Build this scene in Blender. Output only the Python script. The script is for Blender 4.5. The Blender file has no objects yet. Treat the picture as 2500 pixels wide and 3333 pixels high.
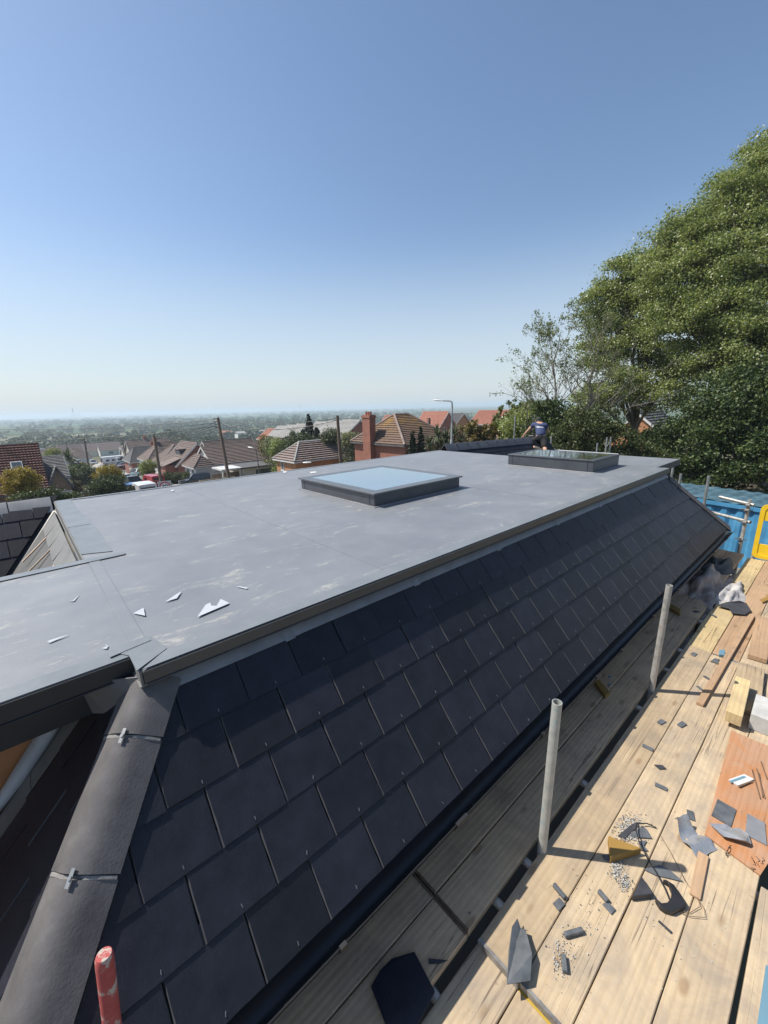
import bpy, bmesh, math, random
import numpy as np
from mathutils import Vector, Matrix, Euler

random.seed(7)
RNG = np.random.default_rng(11)
scn = bpy.context.scene
COL = scn.collection
R_ = math.radians

# ---------------------------------------------------------------- camera
FPX, CX, CY = 1332.93, 1250.0, 1666.5        # focal length and centre in pixels of the 2500 x 3333 photograph
_v1 = np.array([2810 - CX, 1283 - CY, FPX]); _v2 = np.array([35 - CX, 1357 - CY, FPX])
_ex = _v1 / np.linalg.norm(_v1); _ey = _v2 - _ex * np.dot(_v2, _ex); _ey /= np.linalg.norm(_ey); _ez = np.cross(_ex, _ey)
ROT = np.stack([_ex, _ey, _ez])               # world = ROT @ (right, down, forward); X runs along the eaves, camera at the origin
cam_d = bpy.data.cameras.new('camera'); cam = bpy.data.objects.new('camera', cam_d); COL.objects.link(cam)
_r, _d, _f = ROT[:, 0], ROT[:, 1], ROT[:, 2]
cam.matrix_world = Matrix(((_r[0], -_d[0], -_f[0], 0), (_r[1], -_d[1], -_f[1], 0), (_r[2], -_d[2], -_f[2], 0), (0, 0, 0, 1)))
cam_d.sensor_fit = 'HORIZONTAL'; cam_d.sensor_width = 36; cam_d.lens = 36 * FPX / 2500
cam_d.clip_start = 0.05; cam_d.clip_end = 60000
scn.camera = cam

# ---------------------------------------------------------------- sky, sun, exposure
SUN_EL, SUN_AZ = 54.0, 130.0                  # azimuth counted from +X towards +Y
w = bpy.data.worlds.new('World'); scn.world = w; w.use_nodes = True
nt = w.node_tree; bg = nt.nodes['Background']
sky = nt.nodes.new('ShaderNodeTexSky'); sky.sky_type = 'NISHITA'; sky.sun_disc = False
sky.sun_elevation = R_(SUN_EL); sky.sun_rotation = R_(90 - SUN_AZ)
sky.altitude = 100; sky.air_density = 1.0; sky.dust_density = 0.9; sky.ozone_density = 1.6
hsw = nt.nodes.new('ShaderNodeHueSaturation'); hsw.inputs['Saturation'].default_value = 1.03; hsw.inputs['Hue'].default_value = 0.499
nt.links.new(sky.outputs[0], hsw.inputs['Color']); 
# the pale band of distant air above the horizon, the same all round
tcw = nt.nodes.new('ShaderNodeTexCoord'); sxw = nt.nodes.new('ShaderNodeSeparateXYZ'); nt.links.new(tcw.outputs['Generated'], sxw.inputs[0])
rw_ = nt.nodes.new('ShaderNodeValToRGB'); rw_.color_ramp.interpolation = 'EASE'
for _i, (_p, _c) in enumerate(((0.0, .85), (.07, .62), (.36, 0.0))):
    if _i > 1: rw_.color_ramp.elements.new(_p)
    rw_.color_ramp.elements[_i].position = _p; rw_.color_ramp.elements[_i].color = (_c, _c, _c, 1)
nt.links.new(sxw.outputs[2], rw_.inputs[0]); mxw = nt.nodes.new('ShaderNodeMix'); mxw.data_type = 'RGBA'
nt.links.new(rw_.outputs[0], mxw.inputs[0]); nt.links.new(hsw.outputs[0], mxw.inputs[6]); mxw.inputs[7].default_value = (4.35, 4.85, 5.25, 1)
nt.links.new(mxw.outputs[2], bg.inputs[0]); bg.inputs[1].default_value = 0.12
sl = bpy.data.lights.new('sun', 'SUN'); sl.energy = 5.0; sl.angle = R_(0.53); sl.color = (1.0, 0.945, 0.86)
so = bpy.data.objects.new('sun', sl); COL.objects.link(so)
_sd = Vector((math.cos(R_(SUN_EL)) * math.cos(R_(SUN_AZ)), math.cos(R_(SUN_EL)) * math.sin(R_(SUN_AZ)), math.sin(R_(SUN_EL))))
so.rotation_euler = _sd.to_track_quat('Z', 'Y').to_euler(); so.location = (-20, 30, 40)
scn.view_settings.view_transform = 'Standard'; scn.view_settings.look = 'None'
scn.view_settings.exposure = 0.35; scn.view_settings.gamma = 1.0
scn.cycles.use_denoising = True
scn.cycles.max_bounces = 8; scn.cycles.transparent_max_bounces = 12; scn.cycles.volume_bounces = 1

# ---------------------------------------------------------------- helpers
def ray(px, py): return ROT @ np.array([px - CX, py - CY, FPX])
def gz(px, py, z):
    r = ray(px, py); return Vector(r * (z / r[2]))
def gx(px, py, x):
    r = ray(px, py); return Vector(r * (x / r[0]))
def gy(px, py, y):
    r = ray(px, py); return Vector(r * (y / r[1]))
def dp(px, py, d):
    r = ray(px, py); return Vector(r * (d / FPX))

def finish(o, label=None, cat=None, group=None, kind=None):
    if label: o['label'] = label
    if cat: o['category'] = cat
    if group: o['group'] = group
    if kind: o['kind'] = kind
    return o
def empty(name, loc=(0, 0, 0), rz=0.0, label=None, cat=None, group=None):
    o = bpy.data.objects.new(name, None); COL.objects.link(o)
    o.location = loc; o.rotation_euler = (0, 0, rz); o.empty_display_size = 0.1
    return finish(o, label, cat, group)
def link_mesh(name, me, mt=None, parent=None):
    o = bpy.data.objects.new(name, me); COL.objects.link(o)
    if mt is not None and not me.materials: me.materials.append(mt)
    if parent is not None: o.parent = parent
    return o

class MB:
    def __init__(s): s.v = []; s.f = []; s.mi = []
    def add(s, vs, fs, m=0):
        b = len(s.v); s.v += [tuple(p) for p in vs]; s.f += [tuple(b + i for i in q) for q in fs]; s.mi += [m] * len(fs); return s
    def box(s, x0, x1, y0, y1, z0, z1, m=0):
        return s.add([(x0,y0,z0),(x1,y0,z0),(x1,y1,z0),(x0,y1,z0),(x0,y0,z1),(x1,y0,z1),(x1,y1,z1),(x0,y1,z1)],
                     [(0,3,2,1),(4,5,6,7),(0,1,5,4),(1,2,6,5),(2,3,7,6),(3,0,4,7)], m)
    def bar(s, p0, p1, wd, ht, up=(0,0,1), m=0):
        p0 = Vector(p0); p1 = Vector(p1); d = (p1 - p0).normalized(); u = Vector(up)
        sd = d.cross(u).normalized(); u = sd.cross(d).normalized()
        vs = []
        for p in (p0, p1):
            for a, b in ((-1,-1),(1,-1),(1,1),(-1,1)): vs.append(p + sd * (a * wd / 2) + u * (b * ht / 2))
        return s.add(vs, [(0,1,2,3),(7,6,5,4),(0,4,5,1),(1,5,6,2),(2,6,7,3),(3,7,4,0)], m)
    def tube(s, pts, rad, n=8, caps=True, m=0):
        pts = [Vector(p) for p in pts]; k = len(pts)
        if not hasattr(rad, '__len__'): rad = [rad] * k
        d0 = (pts[1] - pts[0]).normalized()
        ref = Vector((0,0,1)) if abs(d0.z) < .9 else Vector((1,0,0))
        vs = []; a = d0.cross(ref).normalized()
        for i, p in enumerate(pts):
            d = (pts[min(i+1, k-1)] - pts[max(i-1, 0)]).normalized()
            a = (a - d * a.dot(d)).normalized(); b = d.cross(a)
            for j in range(n):
                t = 2 * math.pi * j / n; vs.append(p + (a * math.cos(t) + b * math.sin(t)) * rad[i])
        fs = []
        for i in range(k - 1):
            for j in range(n): fs.append((i*n+j, i*n+(j+1)%n, (i+1)*n+(j+1)%n, (i+1)*n+j))
        if caps: fs.append(tuple(range(n-1, -1, -1))); fs.append(tuple((k-1)*n+j for j in range(n)))
        return s.add(vs, fs, m)
    def hollow(s, p0, p1, r, wall=.004, n=20, m=0):
        p0 = Vector(p0); p1 = Vector(p1); d = (p1 - p0).normalized()
        ref = Vector((0,0,1)) if abs(d.z) < .9 else Vector((1,0,0)); a = d.cross(ref).normalized(); b = d.cross(a)
        vs = []
        for p, rr in ((p0, r), (p1, r), (p1, r - wall), (p0, r - wall)):
            for j in range(n):
                t = 2*math.pi*j/n; vs.append(p + (a*math.cos(t) + b*math.sin(t)) * rr)
        fs = []
        for i in range(4):
            for j in range(n): fs.append((i*n+j, i*n+(j+1)%n, ((i+1)%4)*n+(j+1)%n, ((i+1)%4)*n+j))
        return s.add(vs, fs, m)
    def prism(s, poly, off, m=0):
        poly = [Vector(p) for p in poly]; off = Vector(off); n = len(poly)
        vs = poly + [p + off for p in poly]
        fs = [tuple(range(n-1, -1, -1)), tuple(range(n, 2*n))] + [(i, (i+1)%n, n+(i+1)%n, n+i) for i in range(n)]
        return s.add(vs, fs, m)
    def poly(s, pts, m=0): return s.add(pts, [tuple(range(len(pts)))], m)
    def loft(s, secs, caps=True, m=0):
        n = len(secs[0]); vs = [p for q in secs for p in q]; fs = []
        for i in range(len(secs) - 1):
            for j in range(n): fs.append((i*n+j, i*n+(j+1)%n, (i+1)*n+(j+1)%n, (i+1)*n+j))
        if caps: fs.append(tuple(range(n-1, -1, -1))); fs.append(tuple((len(secs)-1)*n+j for j in range(n)))
        return s.add(vs, fs, m)
    def sphere(s, c, r, n=8, m=0, sc=(1,1,1)):
        c = Vector(c); vs = [c + Vector((0,0,-r*sc[2]))]
        for i in range(1, n):
            ph = math.pi * i / n - math.pi/2
            for j in range(2*n):
                t = math.pi * j / n; vs.append(c + Vector((r*sc[0]*math.cos(ph)*math.cos(t), r*sc[1]*math.cos(ph)*math.sin(t), r*sc[2]*math.sin(ph))))
        vs.append(c + Vector((0,0,r*sc[2]))); k = 2*n; fs = []
        for j in range(k): fs.append((0, 1+(j+1)%k, 1+j))
        for i in range(n-2):
            for j in range(k): fs.append((1+i*k+j, 1+i*k+(j+1)%k, 1+(i+1)*k+(j+1)%k, 1+(i+1)*k+j))
        L = len(vs) - 1; b = 1 + (n-2)*k
        for j in range(k): fs.append((b+j, b+(j+1)%k, L))
        return s.add(vs, fs, m)
    def mesh(s, name, mats, smooth=None, fix=True):
        me = bpy.data.meshes.new(name); me.from_pydata(s.v, [], s.f); me.update()
        if not isinstance(mats, (list, tuple)): mats = [mats]
        for mm in mats: me.materials.append(mm)
        if len(mats) > 1: me.polygons.foreach_set('material_index', s.mi)
        if fix:
            bm = bmesh.new(); bm.from_mesh(me); bmesh.ops.recalc_face_normals(bm, faces=bm.faces); bm.to_mesh(me); bm.free()
        if smooth is not None:
            me.shade_smooth(); me.set_sharp_from_angle(angle=R_(smooth))
        return me
    def build(s, name, mats, parent=None, smooth=None, bevel=0, seg=1, fix=True):
        o = link_mesh(name, s.mesh(name, mats, smooth, fix), None, parent)
        if bevel:
            md = o.modifiers.new('bevel', 'BEVEL'); md.width = bevel; md.segments = seg; md.limit_method = 'ANGLE'; md.angle_limit = R_(40)
        return o

# ---------------------------------------------------------------- materials
MATS = {}
def new_mat(name):
    m = bpy.data.materials.new(name); m.use_nodes = True; MATS[name] = m
    return m, m.node_tree, m.node_tree.nodes['Principled BSDF']
def N(t, kind, **kw):
    n = t.nodes.new(kind)
    for k, v in kw.items(): setattr(n, k, v)
    return n
def setin(n, **kw):
    for k, v in kw.items(): n.inputs[k].default_value = v
def ramp(t, src, stops, interp='LINEAR'):
    r = N(t, 'ShaderNodeValToRGB'); r.color_ramp.interpolation = interp; e = r.color_ramp.elements
    while len(e) < len(stops): e.new(.5)
    for i, (p, c) in enumerate(stops):
        e[i].position = p; e[i].color = (*c, 1) if len(c) == 3 else c
    t.links.new(src, r.inputs[0]); return r
def coords(t, obj_random=True, scale=(1,1,1), space='Object'):
    tc = N(t, 'ShaderNodeTexCoord'); mp = N(t, 'ShaderNodeMapping'); mp.inputs['Scale'].default_value = scale
    t.links.new(tc.outputs[space], mp.inputs[0])
    if obj_random:
        oi = N(t, 'ShaderNodeObjectInfo'); mu = N(t, 'ShaderNodeMath', operation='MULTIPLY'); mu.inputs[1].default_value = 37.0
        t.links.new(oi.outputs['Random'], mu.inputs[0]); 
        ad = N(t, 'ShaderNodeVectorMath', operation='ADD'); t.links.new(mp.outputs[0], ad.inputs[0]); t.links.new(mu.outputs[0], ad.inputs[1])
        return ad.outputs[0]
    return mp.outputs[0]
def noise(t, vec, scale, detail=4, rough=.55, dist=0):
    n = N(t, 'ShaderNodeTexNoise'); setin(n, Scale=scale, Detail=detail, Roughness=rough, Distortion=dist)
    t.links.new(vec, n.inputs['Vector']); return n.outputs['Fac']
def mixc(t, fac, a, b, blend='MIX'):
    m = N(t, 'ShaderNodeMix', data_type='RGBA', blend_type=blend)
    for s, v in ((m.inputs[0], fac), (m.inputs[6], a), (m.inputs[7], b)):
        if hasattr(v, 'is_output'): t.links.new(v, s)
        elif isinstance(v, (int, float)): s.default_value = v
        else: s.default_value = (*v, 1) if len(v) == 3 else v
    return m.outputs[2]
def bump(t, bs, h, strength, dist=.01):
    b = N(t, 'ShaderNodeBump'); setin(b, Strength=strength, Distance=dist); t.links.new(h, b.inputs['Height']); t.links.new(b.outputs[0], bs.inputs['Normal'])
def weathered(name, c1, c2, scale=4, rough=.8, bscale=60, bstr=.2, bdist=.004, metal=0, spec=.5, objr=True, mapscale=(1,1,1), c3=None, fine=.0, vary=0.0):
    m, t, bs = new_mat(name); v = coords(t, objr, mapscale)
    n1 = noise(t, v, scale, 5, .6)
    st = [(.3, c1), (.7, c2)] if c3 is None else [(.28, c1), (.55, c2), (.72, c3)]
    c = ramp(t, n1, st).outputs[0]
    if fine:
        n2 = noise(t, v, bscale, 3, .7); c = mixc(t, fine, c, ramp(t, n2, [(.35, (.25,.25,.25)), (.65, (1,1,1))]).outputs[0], 'MULTIPLY')
    if vary:
        oi = N(t, 'ShaderNodeObjectInfo'); hv = N(t, 'ShaderNodeMapRange'); setin(hv, **{'To Min': 1 - vary, 'To Max': 1 + vary}); t.links.new(oi.outputs['Random'], hv.inputs[0])
        hs = N(t, 'ShaderNodeHueSaturation'); t.links.new(hv.outputs[0], hs.inputs['Value']); t.links.new(c, hs.inputs['Color']); c = hs.outputs[0]
    t.links.new(c, bs.inputs['Base Color'])
    setin(bs, Roughness=rough, Metallic=metal); bs.inputs['Specular IOR Level'].default_value = spec
    if bstr: bump(t, bs, noise(t, v, bscale, 4, .65), bstr, bdist)
    return m
def plain(name, c, rough=.5, metal=0, spec=.5, coat=0):
    m, t, bs = new_mat(name); setin(bs, Roughness=rough, Metallic=metal); bs.inputs['Base Color'].default_value = (*c, 1)
    bs.inputs['Specular IOR Level'].default_value = spec; bs.inputs['Coat Weight'].default_value = coat
    v = coords(t); n = noise(t, v, 3.0, 4); c2 = mixc(t, .22, c, ramp(t, n, [(.3, (.35,.35,.35)), (.7, (1,1,1))]).outputs[0], 'MULTIPLY')
    t.links.new(c2, bs.inputs['Base Color']); return m

# grey single-ply roof membrane with scuffs and pale dust
def membrane_mat():
    m, t, bs = new_mat('roof_membrane'); v = coords(t, False)
    big = noise(t, v, .55, 4, .6); mid = noise(t, v, 3.2, 6, .62); fine = noise(t, v, 130, 3, .6)
    c = ramp(t, big, [(.3, (.172,.184,.200)), (.7, (.217,.230,.246))]).outputs[0]
    c = mixc(t, .22, c, ramp(t, mid, [(.35, (.5,.51,.53)), (.65, (1.05,1.05,1.05))]).outputs[0], 'MULTIPLY')
    c = mixc(t, .16, c, ramp(t, fine, [(.3, (.4,.4,.4)), (.7, (1,1,1))]).outputs[0], 'MULTIPLY')
    sv = N(t, 'ShaderNodeMapping'); sv.inputs['Scale'].default_value = (1.0, 2.6, 1); sv.inputs['Rotation'].default_value = (0, 0, .5); t.links.new(v, sv.inputs[0])
    d1 = noise(t, sv.outputs[0], 2.3, 9, .74, .8); dm = ramp(t, d1, [(.555, (0,0,0)), (.66, (1,1,1))]).outputs[0]
    d2 = noise(t, sv.outputs[0], 22, 5, .7); dm2 = ramp(t, d2, [(.42, (0,0,0)), (.58, (1,1,1))]).outputs[0]
    msk = mixc(t, 1.0, dm, dm2, 'MULTIPLY'); mm = N(t, 'ShaderNodeMath', operation='MULTIPLY'); mm.inputs[1].default_value = .8; t.links.new(msk, mm.inputs[0])
    c = mixc(t, mm.outputs[0], c, (.40,.385,.33))
    bs.inputs['Specular IOR Level'].default_value = .8; t.links.new(c, bs.inputs['Base Color']); r = ramp(t, mid, [(.3, (.46,)*3), (.7, (.56,)*3)]); t.links.new(r.outputs[0], bs.inputs['Roughness'])
    bump(t, bs, mixc(t, .35, mid, fine), .22, .006); return m
membrane_mat()
weathered('tape', (.150,.168,.180), (.195,.210,.220), 6, .42, 30, .25, .004, objr=True)
weathered('lead', (.15,.155,.165), (.23,.235,.245), 5, .45, 14, .35, .006)
weathered('lead_pale', (.135,.135,.132), (.20,.20,.19), 5, .6, 18, .25, .005)
weathered('fascia_metal', (.060,.058,.058), (.080,.078,.078), 3, .42, 40, .1, .002)
weathered('fascia_dark', (.020,.021,.025), (.03,.031,.035), 4, .5, 40, .1, .002)
weathered('upstand', (.042,.046,.054), (.066,.072,.082), 5, .38, 16, .3, .006)
weathered('upstand_trim', (.085,.090,.098), (.115,.12,.13), 5, .35, 30, .1, .003)
weathered('gutter_black', (.010,.011,.014), (.02,.021,.024), 6, .38, 25, .2, .003)
weathered('hip_concrete', (.068,.064,.066), (.102,.097,.098), 7, .85, 90, .4, .004, c3=(.135,.13,.13))
weathered('mortar', (.17,.165,.16), (.25,.245,.235), 14, .9, 60, .6, .006)
weathered('galvanised', (.26,.27,.27), (.42,.43,.42), 9, .42, 50, .15, .002, metal=.55)
weathered('tube_steel', (.24,.235,.215), (.46,.45,.42), 13, .5, 60, .25, .002, metal=.35, c3=(.33,.27,.20))
weathered('tube_teal', (.30,.33,.32), (.47,.46,.42), 10, .5, 60, .25, .002, metal=.25, c3=(.25,.38,.40))
weathered('coupler', (.16,.15,.14), (.36,.35,.33), 20, .5, 80, .3, .002, metal=.5)
weathered('rust', (.12,.07,.045), (.25,.16,.10), 20, .8, 80, .3, .002, metal=.3)
weathered('plywood_dark', (.36,.155,.065), (.50,.24,.11), 3, .75, 40, .2, .002, mapscale=(.4,3,3))
weathered('white_sheet', (.36,.38,.41), (.46,.48,.51), 4, .6, 20, .2, .004)
weathered('underlay', (.082,.083,.082), (.115,.115,.112), 3, .85, 60, .2, .003)
weathered('batten', (.42,.30,.20), (.60,.47,.34), 8, .8, 60, .2, .002)
weathered('plaster', (.78,.79,.80), (.86,.86,.86), 3, .8, 50, .1, .002)
weathered('brick_wall', (.30,.12,.07), (.42,.19,.12), 6, .85, 60, .3, .003)
weathered('slate_scrap', (.06,.068,.075), (.13,.14,.15), 14, .6, 90, .4, .002)
weathered('slate_scrap_dark', (.03,.031,.036), (.055,.056,.062), 14, .6, 90, .4, .002)
weathered('rubble', (.10,.095,.09), (.26,.24,.22), 9, .95, 30, .7, .03)
weathered('wool', (.26,.25,.24), (.48,.465,.45), 7, .95, 18, .9, .02)
weathered('wool_brown', (.20,.15,.12), (.42,.36,.32), 7, .95, 18, .9, .02)
weathered('black_plastic', (.010,.010,.011), (.022,.022,.024), 6, .45, 40, .15, .002)
weathered('yellow_plastic', (.74,.46,.012), (.80,.53,.02), 4, .45, 30, .15, .002, c3=(.66,.40,.03))
weathered('container_blue', (.035,.17,.32), (.06,.235,.41), 2.2, .6, 30, .2, .004, c3=(.11,.30,.44))
weathered('container_roof', (.025,.055,.07), (.055,.12,.155), 2.6, .8, 20, .4, .01, c3=(.12,.20,.235))
weathered('dust_white', (.36,.355,.33), (.52,.515,.49), 10, .9, 60, .3, .003)
weathered('asphalt', (.16,.155,.145), (.235,.225,.205), .6, .9, 20, .3, .02, objr=False)
weathered('pavement', (.27,.255,.225), (.36,.335,.30), .7, .9, 20, .3, .02, objr=False)

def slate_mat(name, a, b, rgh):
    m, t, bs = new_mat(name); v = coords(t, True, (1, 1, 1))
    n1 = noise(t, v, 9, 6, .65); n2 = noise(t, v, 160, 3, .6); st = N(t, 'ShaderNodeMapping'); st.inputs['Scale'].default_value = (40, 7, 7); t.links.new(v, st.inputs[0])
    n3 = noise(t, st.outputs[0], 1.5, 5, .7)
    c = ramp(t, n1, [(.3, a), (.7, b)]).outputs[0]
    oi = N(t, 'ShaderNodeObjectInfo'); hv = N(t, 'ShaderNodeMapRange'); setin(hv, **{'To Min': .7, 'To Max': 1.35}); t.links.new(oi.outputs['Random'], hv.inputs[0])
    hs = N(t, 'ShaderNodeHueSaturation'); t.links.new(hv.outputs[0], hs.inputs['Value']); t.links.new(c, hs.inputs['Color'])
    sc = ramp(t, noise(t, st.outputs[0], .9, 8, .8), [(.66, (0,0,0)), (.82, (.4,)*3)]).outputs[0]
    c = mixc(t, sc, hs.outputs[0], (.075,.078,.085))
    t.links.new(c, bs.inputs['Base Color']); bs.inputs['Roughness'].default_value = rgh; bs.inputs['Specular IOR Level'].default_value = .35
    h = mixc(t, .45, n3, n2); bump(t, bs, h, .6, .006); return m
plain('slate_edge', (.05,.05,.055), .8)
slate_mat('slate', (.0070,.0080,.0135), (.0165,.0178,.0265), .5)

# scaffold boards: grain along local x, dirt, knots
def board_mat(name, pale, tan, dirt, dirt_amt):
    m, t, bs = new_mat(name); v = coords(t, True)
    mp = N(t, 'ShaderNodeMapping'); mp.inputs['Scale'].default_value = (.55, 9, 9); t.links.new(v, mp.inputs[0])
    g1 = noise(t, mp.outputs[0], 2.2, 7, .62, 1.2)
    wv = N(t, 'ShaderNodeTexWave', wave_type='BANDS', bands_direction='Y'); setin(wv, Scale=1.1, Distortion=7.0, Detail=4.0, **{'Detail Scale': .8}); t.links.new(mp.outputs[0], wv.inputs['Vector'])
    c = ramp(t, g1, [(.25, tan), (.75, pale)]).outputs[0]
    c = mixc(t, .24, c, ramp(t, wv.outputs['Fac'], [(.0, (.68,.58,.45)), (.45, (1,1,1))]).outputs[0], 'MULTIPLY')
    d = noise(t, v, 3.1, 8, .72, .5); dm = ramp(t, d, [(.42, (0,0,0)), (.66, (dirt_amt,)*3)]).outputs[0]
    c = mixc(t, dm, c, dirt)
    d3 = noise(t, v, 1.1, 4, .6, .4); c = mixc(t, .32, c, ramp(t, d3, [(.35, (.62,.60,.58)), (.62, (1.06,1.05,1.03))]).outputs[0], 'MULTIPLY')
    vo = N(t, 'ShaderNodeTexVoronoi'); mk = N(t, 'ShaderNodeMapping'); mk.inputs['Scale'].default_value = (2.6, 6.5, 6.5); t.links.new(v, mk.inputs[0]); t.links.new(mk.outputs[0], vo.inputs['Vector']); vo.inputs['Scale'].default_value = 1.0
    kn = ramp(t, vo.outputs['Distance'], [(.08, (1,1,1)), (.15, (0,0,0))]).outputs[0]; c = mixc(t, mixc(t, 1.0, kn, (.55,.55,.55), 'MULTIPLY'), c, (.20,.12,.06))
    sp = noise(t, v, 22, 6, .78); sm = ramp(t, sp, [(.62, (0,0,0)), (.70, (.75,)*3)]).outputs[0]; c = mixc(t, sm, c, (.10,.085,.07))
    cr = N(t, 'ShaderNodeMapping'); cr.inputs['Scale'].default_value = (.35, 16, 16); t.links.new(v, cr.inputs[0])
    ck = noise(t, cr.outputs[0], 1.1, 5, .5, .7); cm = ramp(t, ck, [(.488, (0,0,0)), (.497, (1,1,1)), (.503, (1,1,1)), (.512, (0,0,0))]).outputs[0]
    pk = ramp(t, noise(t, v, .9, 2), [(.47, (0,0,0)), (.55, (.7,)*3)]).outputs[0]; cmk = mixc(t, 1.0, cm, pk, 'MULTIPLY'); c = mixc(t, cmk, c, (.07,.05,.035))
    oi = N(t, 'ShaderNodeObjectInfo'); hv = N(t, 'ShaderNodeMapRange'); setin(hv, **{'To Min': .86, 'To Max': 1.1}); t.links.new(oi.outputs['Random'], hv.inputs[0])
    hs = N(t, 'ShaderNodeHueSaturation'); t.links.new(hv.outputs[0], hs.inputs['Value']); t.links.new(c, hs.inputs['Color'])
    t.links.new(hs.outputs[0], bs.inputs['Base Color']); bs.inputs['Roughness'].default_value = .82; bs.inputs['Specular IOR Level'].default_value = .25
    h = mixc(t, .5, wv.outputs['Fac'], sp); h2 = mixc(t, cmk, h, (0,0,0)); bump(t, bs, h2, .35, .004); return m
board_mat('board_fresh', (0.553,0.443,0.298), (0.444,0.341,0.218), (0.301,0.251,0.198), .85)
board_mat('board_grey', (0.462,0.363,0.242), (0.359,0.271,0.169), (0.262,0.212,0.156), .85)
board_mat('board_inner', (0.762,0.549,0.347), (0.616,0.431,0.263), (0.426,0.308,0.207), .8)  # brighter, warmer copy for the shaded boards; warm bounce light put into the colour
board_mat('board_red', (0.497,0.337,0.211), (0.400,0.258,0.151), (0.331,0.238,0.156), .7)
board_mat('board_pale', (0.648,0.515,0.284), (0.538,0.409,0.211), (0.372,0.291,0.181), .6)
board_mat('plywood', (.46,.285,.185), (.39,.225,.135), (.46,.17,.04), .7)
weathered('lead_bright', (.30,.31,.325), (.50,.51,.52), 14, .32, 24, .5, .004, metal=.45)
plain('paint_yellow', (.45,.30,.03), .6); plain('paint_blue', (.13,.25,.32), .7)
plain('wood_yellow', (.30,.175,.04), .7)
def tube_red():
    m, t, bs = new_mat('tube_red'); v = coords(t, False)
    n1 = noise(t, v, 16, 6, .7, .6); c = ramp(t, n1, [(.33, (.40,.35,.30)), (.41, (.45,.38,.33)), (.46, (.40,.085,.075)), (.7, (.36,.05,.05))]).outputs[0]
    t.links.new(c, bs.inputs['Base Color']); bs.inputs['Roughness'].default_value = .8; bump(t, bs, n1, .4, .002)
tube_red()
def glass_mat(name, tint, refl, rough=.01):
    m, t, bs = new_mat(name); t.nodes.remove(bs)
    tr = N(t, 'ShaderNodeBsdfTransparent'); tr.inputs[0].default_value = (*tint, 1)
    gl = N(t, 'ShaderNodeBsdfGlossy'); gl.inputs['Roughness'].default_value = rough; gl.inputs[0].default_value = (.93,.98,1,1)
    fr = N(t, 'ShaderNodeValue'); fr.outputs[0].default_value = refl; mx = N(t, 'ShaderNodeMixShader')
    ge = N(t, 'ShaderNodeNewGeometry'); om = N(t, 'ShaderNodeMath', operation='SUBTRACT'); om.inputs[0].default_value = 1.0; t.links.new(ge.outputs['Backfacing'], om.inputs[1]); mu = N(t, 'ShaderNodeMath', operation='MULTIPLY'); t.links.new(fr.outputs[0], mu.inputs[0]); t.links.new(om.outputs[0], mu.inputs[1])
    t.links.new(mu.outputs[0], mx.inputs[0]); t.links.new(tr.outputs[0], mx.inputs[1]); t.links.new(gl.outputs[0], mx.inputs[2])
    t.links.new(mx.outputs[0], t.nodes['Material Output'].inputs[0]); return m
glass_mat('roof_glass', (.90,.96,.98), .84, .06)
plain('window_glass', (.06,.075,.09), .06, spec=.8); plain('car_glass', (.012,.014,.017), .05, spec=.8)
plain('white_upvc', (.62,.62,.60), .45)
for nm, a, b, c in [('tile_red', (.10,.038,.030), (.165,.062,.047), (.13,.058,.05)), ('tile_brown', (.13,.095,.08), (.205,.155,.135), (.11,.09,.08)),
                    ('tile_tan', (.20,.15,.13), (.285,.22,.195), (.16,.13,.115)), ('tile_grey', (.16,.16,.165), (.23,.23,.235), (.19,.19,.19)),
                    ('tile_dark', (.085,.085,.09), (.13,.13,.135), (.10,.10,.10)), ('tile_newred', (.34,.13,.085), (.44,.19,.13), (.38,.16,.11)),
                    ('tile_pale', (.34,.335,.32), (.43,.42,.40), (.38,.375,.36))]:
    weathered(nm, a, b, 1.6, .85, 5, .5, .05, c3=c, fine=.6)
def lichen_tile():
    m, t, bs = new_mat('tile_lichen'); v = coords(t, False); n1 = noise(t, v, 1.4, 6, .7); n2 = noise(t, v, 5, 6, .75)
    c = ramp(t, n2, [(.3, (.07,.045,.034)), (.55, (.165,.105,.075)), (.75, (.14,.12,.095))]).outputs[0]
    sx = N(t, 'ShaderNodeSeparateXYZ'); t.links.new(v, sx.inputs[0]); mr = N(t, 'ShaderNodeMapRange'); setin(mr, **{'From Min': 5.6, 'From Max': 7.6}); t.links.new(sx.outputs[2], mr.inputs[0])
    mu = N(t, 'ShaderNodeMath', operation='MULTIPLY'); t.links.new(mr.outputs[0], mu.inputs[0]); t.links.new(ramp(t, n1, [(.42, (0,0,0)), (.62, (1,1,1))]).outputs[0], mu.inputs[1])
    c = mixc(t, mu.outputs[0], c, (.34,.19,.03)); t.links.new(c, bs.inputs['Base Color']); bs.inputs['Roughness'].default_value = .9; bump(t, bs, n2, .5, .04)
lichen_tile()
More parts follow.
